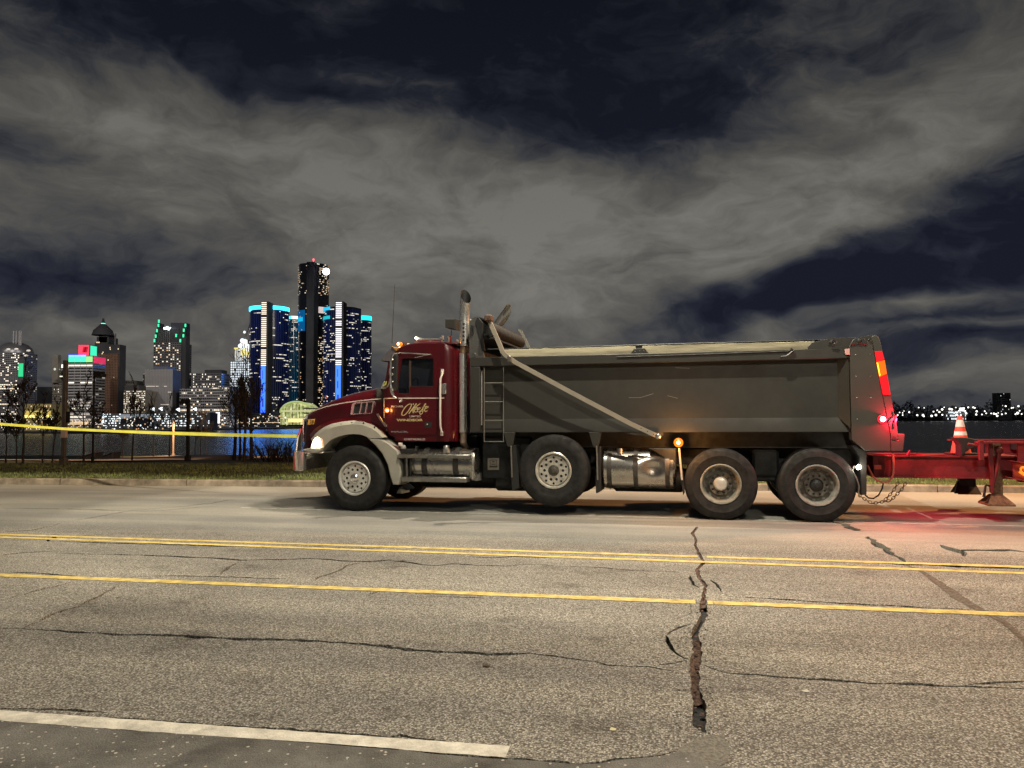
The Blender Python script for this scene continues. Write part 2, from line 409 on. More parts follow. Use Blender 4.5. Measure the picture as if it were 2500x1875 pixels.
def fresh_mat():
    m = mat('dark_patch_asphalt', (.125, .122, .112), .85, var=.3, vs=2.5, bump=.5, bs=120, spec=.35)
    nt = m.node_tree; b = nt.nodes['Principled BSDF']; src = b.inputs['Base Color'].links[0].from_socket
    t = nt.nodes.new('ShaderNodeTexCoord'); v = nt.nodes.new('ShaderNodeTexVoronoi'); v.inputs['Scale'].default_value = 42; nt.links.new(t.outputs['Object'], v.inputs['Vector'])
    s2 = nt.nodes.new('ShaderNodeSeparateColor'); nt.links.new(v.outputs['Color'], s2.inputs[0])
    a = nt.nodes.new('ShaderNodeMath'); a.operation = 'GREATER_THAN'; nt.links.new(s2.outputs[0], a.inputs[0]); a.inputs[1].default_value = .87
    c = nt.nodes.new('ShaderNodeMath'); c.operation = 'LESS_THAN'; nt.links.new(v.outputs['Distance'], c.inputs[0]); c.inputs[1].default_value = .30
    d = nt.nodes.new('ShaderNodeMath'); d.operation = 'MULTIPLY'; nt.links.new(a.outputs[0], d.inputs[0]); nt.links.new(c.outputs[0], d.inputs[1])
    n = nt.nodes.new('ShaderNodeTexNoise'); n.inputs['Scale'].default_value = 170; nt.links.new(t.outputs['Object'], n.inputs['Vector'])
    mm = nt.nodes.new('ShaderNodeMix'); mm.data_type = 'RGBA'; mm.blend_type = 'OVERLAY'; mm.inputs[0].default_value = .75
    nt.links.new(src, mm.inputs[6]); nt.links.new(n.outputs['Fac'], mm.inputs[7])
    x = nt.nodes.new('ShaderNodeMix'); x.data_type = 'RGBA'; nt.links.new(d.outputs[0], x.inputs[0]); nt.links.new(mm.outputs[2], x.inputs[6]); x.inputs[7].default_value = (.42, .40, .35, 1)
    nt.links.new(x.outputs[2], b.inputs['Base Color']); return m
M_FRESH = fresh_mat()
M_CRACK = mat('crack_bed', (.010, .008, .007), .95, var=.4, vs=30)
M_RUBBLE = mat('rust_brown_rubble', (.085, .042, .026), .9, var=.5, vs=25, bump=.6, bs=80)
M_YEL = mat('yellow_road_paint', (.50, .39, .12), .7, var=.28, vs=9, bump=.3, bs=90)
M_WHT = mat('white_road_paint', (.55, .53, .46), .7, var=.22, vs=10, bump=.3, bs=90)
M_KERB = mat('kerb_concrete', (.33, .27, .205), .9, var=.35, vs=3, bump=.4, bs=60)
M_SOIL = mat('dark_turf', (.075, .095, .035), .95, var=.45, vs=1.3, bump=.7, bs=25)
M_GRASS = mat('grass_blade', (.27, .33, .11), .8, var=.4, vs=1.0)
M_PATH = mat('path_concrete', (.36, .30, .24), .9, var=.2, vs=2)
M_BARK = mat('dark_bark', (.045, .036, .028), .9, var=.3, vs=14)
M_POLE = mat('grey_pole', (.16, .145, .12), .5, metal=.3, var=.2, vs=5)
M_POLED = mat('dark_pole', (.025, .024, .022), .5, metal=.3, var=.2, vs=5)

# ------------------------------------------------------------ cracks: real gaps cut into the road sheet
A = lambda x, y: (x / 2.212, 1150 + y / 2.212)
B = lambda x, y: (900 + x / 2.655, 1250 + y / 2.655)
C = lambda x, y: (1600 + x / 2.458, 1200 + y / 2.458)
def pl(f, *pts): return [f(*p) for p in pts]
CR = []   # (pixel path, half width in metres)
CR.append((pl(A, (-60, 846), (120, 850), (300, 862), (440, 870), (640, 882), (850, 885), (1050, 895), (1300, 908), (1500, 912), (1700, 918), (1900, 930), (2100, 950)) + pl(B, (130, 880), (450, 905), (700, 915), (850, 925), (1050, 915), (1200, 930), (1400, 960), (1550, 990), (1800, 1005), (1980, 1028)), .012))
CR.append((pl(C, (300, 1042), (400, 1085), (600, 1100), (800, 1118), (1000, 1130), (1300, 1150), (1500, 1155), (1800, 1168), (2100, 1180), (2300, 1190)), .008))
CR.append((pl(C, (1850, 1163), (2000, 1150), (2150, 1142), (2300, 1130)), .006))
CR.append((pl(A, (140, 843), (330, 755), (420, 735), (560, 660), (640, 620), (705, 603)), .010))
CR.append((pl(A, (715, 574), (770, 568), (1000, 566), (1400, 578), (1600, 582)), .008))
CR.append((pl(A, (-20, 700), (60, 685), (200, 645), (290, 625), (415, 592)), .007))
CR.append((pl(A, (30, 545), (200, 550), (380, 565), (425, 572)), .010))
CR.append((pl(A, (255, 380), (325, 345)), .010))
CR.append((pl(A, (300, 290), (330, 275), (460, 258), (700, 215), (860, 200), (1000, 190), (1150, 172), (1270, 150)), .008))
CR.append((pl(A, (690, 222), (900, 212), (1060, 196), (1180, 190)), .006))
CR.append((pl(A, (-20, 332), (170, 320), (290, 296)), .007))
CR.append((pl(A, (-20, 199), (170, 202), (400, 206), (690, 214)), .009))
CR.append((pl(A, (270, 378), (500, 386), (760, 393), (1050, 401), (1400, 408), (1700, 411), (1950, 417), (2200, 423)), .009))
CR.append((pl(A, (-20, 457), (130, 440), (310, 432)), .007))
CR.append((pl(A, (330, 445), (620, 450), (800, 455), (950, 462), (1150, 470), (1300, 482), (1500, 478), (1700, 472), (1870, 485), (2000, 490), (2100, 481), (2212, 488)) + pl(B, (110, 312), (200, 320), (350, 340), (430, 348), (550, 335), (700, 345), (900, 350), (1000, 340), (1200, 344)), .007))
CR.append((pl(A, (1700, 588), (1720, 575), (1830, 540), (1870, 510), (1975, 492)), .006))
CR.append((pl(A, (1190, 560), (1230, 520), (1300, 486)), .005))
CR.append((pl(B, (1230, 350), (1500, 360), (1700, 378), (1990, 388)), .006))
CR.append((pl(B, (640, 290), (800, 297), (950, 288), (1160, 297)), .006))
CR.append((pl(B, (0, 532), (70, 515), (105, 488)), .006))
CR.append((pl(B, (350, 555), (480, 548), (620, 553), (800, 558)), .005))
CR.append((pl(A, (-20, 1281), (400, 1290), (570, 1306)), .006))
CR.append((pl(A, (590, 1326), (700, 1338), (900, 1358), (1300, 1383), (1700, 1406), (2100, 1440)) + pl(B, (200, 1452), (420, 1474), (490, 1490)), .010))
CR.append((pl(B, (20, 1532), (400, 1567), (800, 1598), (1100, 1613), (1350, 1636), (1500, 1630), (1620, 1604), (1900, 1580), (1990, 1545)), .007))
CR.append((pl(C, (70, 860), (90, 840), (150, 815), (222, 792)), .007))
CR.append((pl(C, (70, 866), (78, 910), (110, 960), (180, 1005)), .008))
CR.append((pl(C, (10, 1040), (130, 1025), (180, 1012)), .006))
CR.append((pl(C, (1080, 183), (1140, 197), (1200, 235), (1250, 240)), .016))
CR.append((pl(C, (1265, 270), (1330, 310), (1430, 380), (1490, 424)), .014))
CR.append((pl(C, (1710, 320), (1790, 350), (1855, 388)), .018))
CR.append((pl(C, (1800, 354), (2000, 352), (2120, 350), (2250, 372)), .016))
CR.append((pl(C, (1300, 424), (1500, 437), (1700, 441), (2000, 457), (2260, 464)), .016))
CR.append((pl(C, (430, 629), (700, 643), (1000, 664), (1300, 680), (1700, 700), (1880, 706)), .010))
CR.append((pl(C, (205, 500), (230, 560), (262, 578)), .006))
CR.append((pl(C, (325, 530), (370, 560), (400, 606)), .007))
# the broken transverse joint: wide, holds rust-brown rubble
J = [(252, 215, 15), (222, 250, 14), (245, 290, 13), (240, 320, 13), (262, 372, 14), (290, 425, 16), (250, 470, 20), (262, 520, 20), (305, 565, 20), (290, 620, 20), (285, 690, 24), (292, 740, 26), (270, 790, 26), (243, 830, 24), (232, 862, 26), (245, 905, 32), (252, 960, 32), (240, 1020, 40), (236, 1080, 34), (236, 1140, 34), (240, 1200, 32), (255, 1245, 34), (262, 1300, 44), (262, 1360, 46), (262, 1405, 44), (290, 1440, 34)]
ribs = []
def path3(pp): return [G(*p) for p in pp]
def ribbon(pts, hw, jit, step=.10, taper=True):
    P = [Vector((p.x, p.y)) for p in pts]; out = []
    for a, b in zip(P, P[1:]):
        n = max(1, int((b - a).length / step)); out += [a.lerp(b, i / n) for i in range(n)]
    out.append(P[-1]); n = len(out); L_, R_ = [], []
    for i, p in enumerate(out):
        t = (out[min(i + 1, n - 1)] - out[max(i - 1, 0)]).normalized(); nn = Vector((-t.y, t.x))
        k = min(1, .25 + 3.0 * min(i, n - 1 - i) / n) if taper else 1
        w = hw * k * (1 + R.uniform(-.45, .55)); off = R.uniform(-1, 1) * jit
        L_.append(p + nn * (w + off)); R_.append(p + nn * (-w + off))
    return L_ + R_[::-1]
for pp, hw in CR:
    d0 = G(*pp[len(pp) // 2]).y
    hw = hw * (2.0 if d0 < 8 else 3.4)
    ribs.append(ribbon(path3(pp), hw, hw * .6, step=.06 if d0 < 8 else .12))
jl, jr = [], []
J = [(x, y, w * (.62 if y < 690 else .85)) for x, y, w in J[:-1]] + [(300, 1446, 12)]
for (x, y, w) in J:
    for sgn, lst in ((-1, jl), (1, jr)):
        q = C(x + sgn * w * (1 + R.uniform(-.15, .2)), y + R.uniform(-3, 3)); g = G(*q); lst.append(Vector((g.x, g.y)))
def rough(lst, amp=.007):
    o = []
    for a, b in zip(lst, lst[1:]):
        n = max(1, int((b - a).length / .035)); t = (b - a).normalized(); nn = Vector((-t.y, t.x))
        for i in range(n): o.append(a.lerp(b, i / n) + nn * R.uniform(-amp, amp))
    return o + [lst[-1]]
joint = rough(jl) + rough(jr)[::-1]
ribs.append(joint)
# road sheet with the gaps removed
far_l, far_r = kerb_pt(-60, 0), kerb_pt(75, 0)
outer = [(-75, -30), (75, -30), (far_r.x, far_r.y), (far_l.x, far_l.y)]
def inside(p, lp):
    c = False; n = len(lp)
    for i in range(n):
        a, b = lp[i], lp[i - 1]
        if (a[1] > p[1]) != (b[1] > p[1]) and p[0] < (b[0] - a[0]) * (p[1] - a[1]) / (b[1] - a[1]) + a[0]: c = not c
    return c
pts = [Vector(p) for p in outer]; edges = [(0, 1), (1, 2), (2, 3), (3, 0)]; faces_in = []
for rb in ribs:
    k = len(pts); pts += [Vector((p[0], p[1])) for p in rb]; edges += [(k + i, k + (i + 1) % len(rb)) for i in range(len(rb))]
V_, E_, F_, OV, OE, OF = delaunay_2d_cdt(pts, edges, [], 0, 1e-5)
boxes = [(min(p[0] for p in rb), max(p[0] for p in rb), min(p[1] for p in rb), max(p[1] for p in rb)) for rb in ribs]
keep, gone = [], []
for f in F_:
    c = (sum(V_[i].x for i in f) / 3, sum(V_[i].y for i in f) / 3)
    if not inside(c, outer): continue
    hit = any(b[0] <= c[0] <= b[1] and b[2] <= c[1] <= b[3] and inside(c, rb) for rb, b in zip(ribs, boxes))
    (gone if hit else keep).append(tuple(f))
mb = MB(); mb.add([(p.x, p.y, 0) for p in V_], keep)
ec = {}
for f in keep:
    for i in range(3):
        e = (f[i], f[(i + 1) % 3]); ec[tuple(sorted(e))] = ec.get(tuple(sorted(e)), 0) + 1
edg = set()
for f in gone:
    for i in range(3):
        e = tuple(sorted((f[i], f[(i + 1) % 3])))
        if ec.get(e, 0) == 1: edg.add(e)
n0 = len(V_)
mb.add([(p.x, p.y, 0) for p in V_] + [(p.x, p.y, -.07) for p in V_], [(a, b, b + n0, a + n0) for a, b in edg])
road = mb.build('road', M_ROAD, sharp=None); tag(road, kind='structure')
mb = MB(); mb.add([(p[0], p[1], -.055) for p in outer], [(0, 1, 2, 3)]); rb_ = mb.build('road_bed', M_CRACK, sharp=None); tag(rb_, kind='structure')
# brown crumbled fill in the joint: shallow at the top, deeper further down, missing in the two holes
mb = MB()
def fill(k0, k1, z):
    rows = []
    for i in range(k0, k1):
        (x0, y0, w0), (x1, y1, w1) = J[i], J[i + 1]
        for q in range(8):
            t = q / 8; x = x0 + (x1 - x0) * t; y = y0 + (y1 - y0) * t; w = (w0 + (w1 - w0) * t) * 1.5
            rows.append([tuple(Vector((G(*C(x + w * u, y)).x, G(*C(x + w * u, y)).y, z + R.uniform(-.012, .010)))) for u in (-1, -.6, -.2, .2, .6, 1)])
    mb.grid(rows)
fill(0, 10, -.020); fill(14, 21, -.034)
tag(mb.build('joint_fill', M_RUBBLE, sharp=None), kind='structure')
mb = MB()
for i in range(len(J) - 1):
    (x0, y0, w0), (x1, y1, w1) = J[i], J[i + 1]
    for k in range(3 if y0 < 690 or 860 < y0 < 1240 else 1):
        t = R.random(); g = G(*C(x0 + (x1 - x0) * t + R.uniform(-.6, .6) * w0, y0 + (y1 - y0) * t)); s = R.uniform(.010, .024)
        vs = [(g.x + s * R.uniform(.6, 1.4) * cos(a) * sin(b), g.y + s * R.uniform(.6, 1.4) * sin(a) * sin(b), (-.020 if y0 < 690 else -.036) + s * .6 * cos(b)) for b in (.5, 1.3) for a in [2 * pi * q / 5 + b for q in range(5)]]
        mb.add(vs, [(0, 1, 2, 3, 4)] + [(q, (q + 1) % 5, 5 + (q + 1) % 5, 5 + q) for q in range(5)])
tag(mb.build('rubble', M_RUBBLE, sharp=None), kind='stuff', label='rust-brown rubble lying in the broken transverse road joint', cat='rubble')
mb = MB()
for i in range(150):
    x, y, w = J[R.randrange(10, len(J))]; sgn = R.choice((-1, 1)); g = G(*C(x + sgn * w * R.uniform(.9, 4.0), y + R.uniform(-25, 25)))
    s = R.uniform(.003, .009); mb.sphere((g.x, g.y, s * .4), s, 5, 3)
tag(mb.build('loose_grit', mat('grit', (.27, .25, .21), .9)), kind='stuff', label='loose grit scattered along the broken edge of the road joint', cat='grit')

# painted lines, interrupted where cracks cross them
def cut(p): return any(b[0] - .02 <= p[0] <= b[1] + .02 and b[2] - .02 <= p[1] <= b[3] + .02 and inside(p, rb) for rb, b in zip(ribs, boxes))
def line(name, p0, p1, w, m, z=.004, ext0=0, ext1=0, gaps=.0, wav=.006):
    a, b = G(*p0), G(*p1); d = (b - a).normalized(); a = a - d * ext0; b = b + d * ext1; nn = Vector((-d.y, d.x, 0))
    n = int((b - a).length / .05); mb = MB(); run = []
    def flush():
        if len(run) > 1:
            mb.grid([[r[0], r[1]] for r in run])
        run.clear()
    for i in range(n + 1):
        c = a.lerp(b, i / n)
        if inside((c.x, c.y), joint) or R.random() < gaps: flush(); continue
        w0 = w / 2 + R.uniform(-wav, wav); w1 = w / 2 + R.uniform(-wav, wav)
        run.append(((c.x - nn.x * w0, c.y - nn.y * w0, z), (c.x + nn.x * w1, c.y + nn.y * w1, z)))
    flush()
    o = mb.build(name, m, sharp=None); tag(o, kind='structure'); return o
line('yellow_line', (0, 1305), (2150, 1373.5), .11, M_YEL, ext0=25, ext1=25)
line('yellow_line', (0, 1311.8), (2500, 1400), .11, M_YEL, ext0=25, ext1=25)
line('yellow_line', (0, 1404.5), (2500, 1501.5), .125, M_YEL, ext0=20, ext1=20)
line('white_line', (0, 1748), (1240, 1837), .125, M_WHT, ext0=3, wav=.004)
line('lane_edge_line', (587, 1240), (2500, 1285), .07, M_WHT, ext0=0, ext1=20)

# darker repair asphalt beside the white line
e1 = [G(*A(x, y)) for x, y in ((-500, 1318), (0, 1352), (600, 1398), (1200, 1438), (1700, 1470), (2150, 1505))] + [G(*B(x, y)) for x, y in ((400, 1572), (800, 1604), (1100, 1619), (1350, 1642), (1500, 1636), (1620, 1612), (1900, 1588), (2000, 1560), (2124, 1590))] + [G(*C(x, y)) for x, y in ((330, 1640), (700, 1700), (2400, 1900))]
lo = [Vector((p.x, -6, 0)) for p in e1]
mb = MB(); mb.grid([[(p.x + R.uniform(-.01, .01), p.y, .004) for p in e1], [(p.x, -6, .004) for p in e1]])
tag(mb.build('asphalt_patch', M_FRESH, sharp=None), kind='structure')
# tar-darkened diagonal strip (healed crack) on the right
dg_ = [C(*p) for p in ((1500, 440), (1600, 480), (1720, 565), (1830, 645), (1950, 712), (2100, 790), (2200, 880), (2330, 1000))]
ws = [.015, .025, .045, .055, .04, .028, .022, .015]
mb = MB(); rows = []
gp = [G(*p) for p in dg_]
for a_, b_, wa, wb in zip(gp, gp[1:], ws, ws[1:]):
    t = (b_ - a_).normalized(); nn = Vector((-t.y, t.x, 0)); k = max(2, int((b_ - a_).length / .05))
    for i in range(k):
        c = a_.lerp(b_, i / k); w = wa + (wb - wa) * i / k
        rows.append([tuple(c - nn * (w * R.uniform(.8, 1.2))) [:2] + (.0025,), tuple(c + nn * (w * R.uniform(.8, 1.2)))[:2] + (.0025,)])
mb.grid(rows); tag(mb.build('tar_seal', mat('tar_seal', (.07, .063, .05), .8, var=.45, vs=30, bump=.5, bs=120), sharp=None), kind='structure')

# grey patch of finer asphalt at the lower end of the joint, and dark oil stains
def blot(name, f, pts, m, z):
    g = [G(*f(*p)) for p in pts]; o = []
    for a_, b_ in zip(g, g[1:] + g[:1]):
        k = max(2, int((b_ - a_).length / .04))
        for i in range(k): c = a_.lerp(b_, i / k); o.append((c.x + R.uniform(-.012, .012), c.y + R.uniform(-.012, .012)))
    mb = MB(); V2, _, F2, _, _, _ = delaunay_2d_cdt([Vector(p) for p in o], [(i, (i + 1) % len(o)) for i in range(len(o))], [], 1, 1e-5); mb.add([(p.x, p.y, z) for p in V2], [tuple(f_) for f_ in F2]); tag(mb.build(name, m, sharp=None), kind='structure')
blot('asphalt_patch', C, ((330, 1470), (410, 1455), (445, 1560), (435, 1618), (330, 1700), (60, 1700), (90, 1590), (180, 1520), (250, 1490)), mat('fine_patch', (.15, .145, .125), .85, var=.35, vs=60, bump=.5, bs=130), .0028)
# small litter on the road
def litter(px, py, s, col, lab):
    g = G(px, py); mb = MB(); n = 7
    ring = [(g.x + s * R.uniform(.6, 1.2) * cos(2 * pi * k / n), g.y + s * R.uniform(.6, 1.2) * sin(2 * pi * k / n), .003 + s * .3 * R.random()) for k in range(n)]
    mb.add([(g.x, g.y, s * .45)] + ring, [(0, 1 + k, 1 + (k + 1) % n) for k in range(n)])
    tag(mb.build('dead_leaf', mat('leaf', col, .8)), lab, 'leaf')
litter(*B(765, 1003), .030, (.05, .02, .012), 'small dark red-brown curled leaf on the road above the right end of the white line')
litter(*B(1585, 1415), .022, (.55, .50, .30), 'small pale yellow scrap lying on the near road left of the broken joint')
litter(*C(900, 1203), .022, (.5, .47, .38), 'small pale scrap on the road right of the broken joint')

# ------------------------------------------------------------ kerb
kerb = empty('kerb', tuple(kerb_pt(0, 0))); tag(kerb, kind='structure')
kang = atan2(KD.y, KD.x); kerb.rotation_euler = (0, 0, kang)
j0 = along(G(145, 1184)); sl = 3.35; first = j0 - 12 * sl
kp = [(0, 0), (.17, 0), (.17, .15), (.035, .15), (.01, .125)]
mbk = MB(); mbk.prism([(a, b) for a, b in kp], .008, sl - .008, .006, axis='x')
ks = mbk.build('kerb_stone', M_KERB, kerb)
for i in range(34):
    o = ks if i == 0 else again(ks)
    o.location = (first + i * sl, R.uniform(-.008, .008), R.uniform(-.008, .004))
mb = MB(); g0, g1 = kerb_pt(-58, -.001), kerb_pt(72, -.001)
# ------------------------------------------------------------ park ground
es = [.165, 1, 2, 3, 4, 6, 8, 12, 16, 20, 25, 30, 36, 42, 49, 56, 58, 62, 70, 80, 110]
mb = MB(); rows = []
for e in es:
    rows.append([tuple(kerb_pt(-110 + 4 * k, e, hgt(e) + (R.uniform(-.02, .02) if 1 < e < 58 else 0))) for k in range(70)])
mb.grid(rows); tag(mb.build('park_ground', M_SOIL), kind='structure')
mb = MB()
for i in range(42000):
    e = .2 + 9.0 * R.random() ** 1.7; s_ = R.uniform(-8, 30); p = kerb_pt(s_, e, hgt(e)); h = R.uniform(.03, .075) * (.5 if e < .3 else 1); a = R.uniform(0, pi); w = .008
    tx, ty = R.uniform(-.03, .03), R.uniform(-.03, .03)
    mb.add([(p.x - w * cos(a), p.y - w * sin(a), p.z), (p.x + w * cos(a), p.y + w * sin(a), p.z), (p.x + tx, p.y + ty, p.z + h)], [(0, 1, 2)])
tag(mb.build('grass', M_GRASS, sharp=None, clean=False), 'short green verge grass behind the far kerb', 'grass', kind='stuff')
# path and terrace near the bank
up = [(-80, 1123), (100, 1122), (200, 1121), (300, 1118), (400, 1114), (480, 1111.5), (560, 1112), (640, 1114), (760, 1118)]
dn = [(-80, 1126), (100, 1126.5), (200, 1127.5), (300, 1128), (400, 1126.5), (480, 1125), (560, 1124), (640, 1121), (760, 1121)]
mb = MB(); mb.grid([[tuple(GT(*p) + Vector((0, 0, .05))) for p in up], [tuple(GT(*p) + Vector((0, 0, .05))) for p in dn]])
tag(mb.build('footpath', M_PATH, sharp=None), kind='structure')
# ------------------------------------------------------------ river
def water_mat():
    m = bpy.data.materials.new('river_water'); m.use_nodes = True; nt = m.node_tree; b = nt.nodes['Principled BSDF']; L = nt.links
    b.inputs['Base Color'].default_value = (.006, .008, .012, 1); b.inputs['Roughness'].default_value = .27; b.inputs['IOR'].default_value = 1.33
    b.inputs['Specular IOR Level'].default_value = .20
    t = nt.nodes.new('ShaderNodeTexCoord'); mp = nt.nodes.new('ShaderNodeMapping'); L.new(t.outputs['Object'], mp.inputs[0]); mp.inputs['Scale'].default_value = (.8, 1.2, 1)
    n = nt.nodes.new('ShaderNodeTexNoise'); L.new(mp.outputs[0], n.inputs['Vector']); n.inputs['Scale'].default_value = .35; n.inputs['Detail'].default_value = 6; n.inputs['Roughness'].default_value = .65
    bp = nt.nodes.new('ShaderNodeBump'); bp.inputs['Strength'].default_value = 1.0; bp.inputs['Distance'].default_value = .55
    L.new(n.outputs['Fac'], bp.inputs['Height']); L.new(bp.outputs[0], b.inputs['Normal']); return m
mb = MB(); mb.add([(-6000, 60, WATER_Z), (6000, 60, WATER_Z), (6000, 9000, WATER_Z), (-6000, 9000, WATER_Z)], [(0, 1, 2, 3)])
tag(mb.build('river', water_mat(), sharp=None), kind='structure')
mb = MB(); mb.box(-6000, 6000, -3000, -31, -.6, -.5); tag(mb.build('near_land', M_SOIL, sharp=None), kind='structure')
# ------------------------------------------------------------ the dump truck
TH = radians(13.5); TO = Vector((-2.71, 13.2, 0))
AX = Vector((cos(TH), -sin(TH), 0)); AY = Vector((sin(TH), cos(TH), 0))
def T(p, y=0.0):
    d = ray(*p); t = (y - (EYE - TO).dot(AY)) / d.dot(AY); q = EYE + d * t - TO
    return (q.dot(AX), q.z)
def T3(p, y=0.0): x, z = T(p, y); return (x, y, z)
def r3(X, Y): return (700 + X / 3.4565, 780 + Y / 3.4565)
def r4(X, Y): return (1080 + X / 3.6065, 690 + Y / 3.6065)
def r5(X, Y): return (1140 + X / 3.95, 1040 + Y / 3.95)
def r6(X, Y): return (1600 + X / 3.95, 1040 + Y / 3.95)
def r7(X, Y): return (2000 + X / 3.318, 780 + Y / 3.318)
def r8(X, Y): return (1500 + X / 3.16, 780 + Y / 3.16)
def z7(X, Y): return (1080 + X / 7.9, 690 + Y / 7.9)       # top of the stack
def zd(X, Y): return (930 + X / 12.76, 960 + Y / 12.76)    # door lettering
def zc(X, Y): return (920 + X / 9.218, 820 + Y / 9.218)    # cab
def zt(X, Y): return (960 + X / 8.508, 1060 + Y / 8.508)   # front tank
def zn(X, Y): return (540 + X / 8.508, 980 + Y / 8.508)    # nose
def TP(f, pts, y=0.0): return [T(f(*p), y) for p in pts]

RED = mat('dark_red_paint', (.062, .0026, .005), .28, coat=.6, var=.2, vs=2.2)
GREYP = mat('grey_body_paint', (.027, .0252, .021), .5, var=.24, vs=1.6, bump=.08, bs=9)
GREYD = mat('grey_tailgate_paint', (.045, .042, .034), .48, var=.12, vs=1.6)
BLACK = mat('black_chassis', (.012, .012, .012), .6, var=.3, vs=8)
BLACKP = mat('black_plastic', (.018, .018, .018), .45, var=.2, vs=8)
CHROME = mat('chrome', (.80, .78, .74), .22, metal=.92, var=.05, vs=5)
ALU = mat('polished_aluminium', (.78, .76, .71), .34, metal=.6, var=.12, vs=6)
ALUD = mat('worn_aluminium', (.42, .41, .38), .36, metal=1, var=.22, vs=7, bump=.15, bs=14)
TANK = mat('polished_tank', (.50, .48, .44), .25, metal=1, var=.12, vs=4, bump=.12, bs=3.0)
RUBBER = mat('tyre_rubber', (.0095, .0085, .008), .72, var=.35, vs=7, bump=.2, bs=40)
CREAM = mat('grey_fender_plastic', (.34, .32, .27), .5, var=.08, vs=4)
WOODB = mat('wooden_sideboard', (.36, .32, .22), .75, var=.30, vs=3, stretch=(.35, 3, 5), bump=.2, bs=20)
GLASS = mat('dark_cab_glass', (.008, .009, .012), .05, var=0, spec=.6)
_gb = GLASS.node_tree.nodes['Principled BSDF']; _gb.inputs['Alpha'].default_value = .55
STRIPE = mat('cream_stripe', (.72, .62, .55), .4, var=.05)
GOLD = mat('gold_lettering', (.52, .42, .20), .4, var=.12, vs=20)
PINKW = mat('pale_lettering', (.50, .42, .40), .4, var=.08, vs=20)
AMBER = mat('amber_lens_lit', (.02, .006, .001), .3, emit=(1.0, .20, .008), es=1.8, var=0)
AMBERC = mat('amber_bulb_core', (1, .8, .4), .3, emit=(1.0, .72, .30), es=12, var=0)
REDL = mat('red_lens_lit', (.15, .004, .006), .3, emit=(1.0, .008, .014), es=1.15, var=0)
REDC = mat('red_bulb_core', (1, .5, .5), .3, emit=(1.0, .35, .38), es=30, var=0)
WHTL = mat('headlight_lit', (1, .9, .7), .3, emit=(1.0, .88, .62), es=5, var=0)
WHTC = mat('work_lamp_lit', (1, .95, .8), .3, emit=(1.0, .93, .75), es=40, var=0)
TAPE_R = mat('red_reflective_tape', (.62, .10, .09), .35, var=.1, vs=20)
TAPE_W = mat('white_reflective_tape', (.75, .66, .55), .35, var=.1, vs=20)
DECAL = mat('yellow_decal', (.80, .42, .07), .5, var=.06, vs=20)
DARKB = mat('black_tarp_fabric', (.009, .0085, .008), .8, var=.3, vs=10, bump=.3, bs=20)
SEAT = mat('cab_interior', (.05, .045, .04), .8, var=.2)

truck = empty('dump_truck', tuple(TO), -TH)
tag(truck, 'dark red four-axle dump truck with long grey box parked across the street', 'truck')

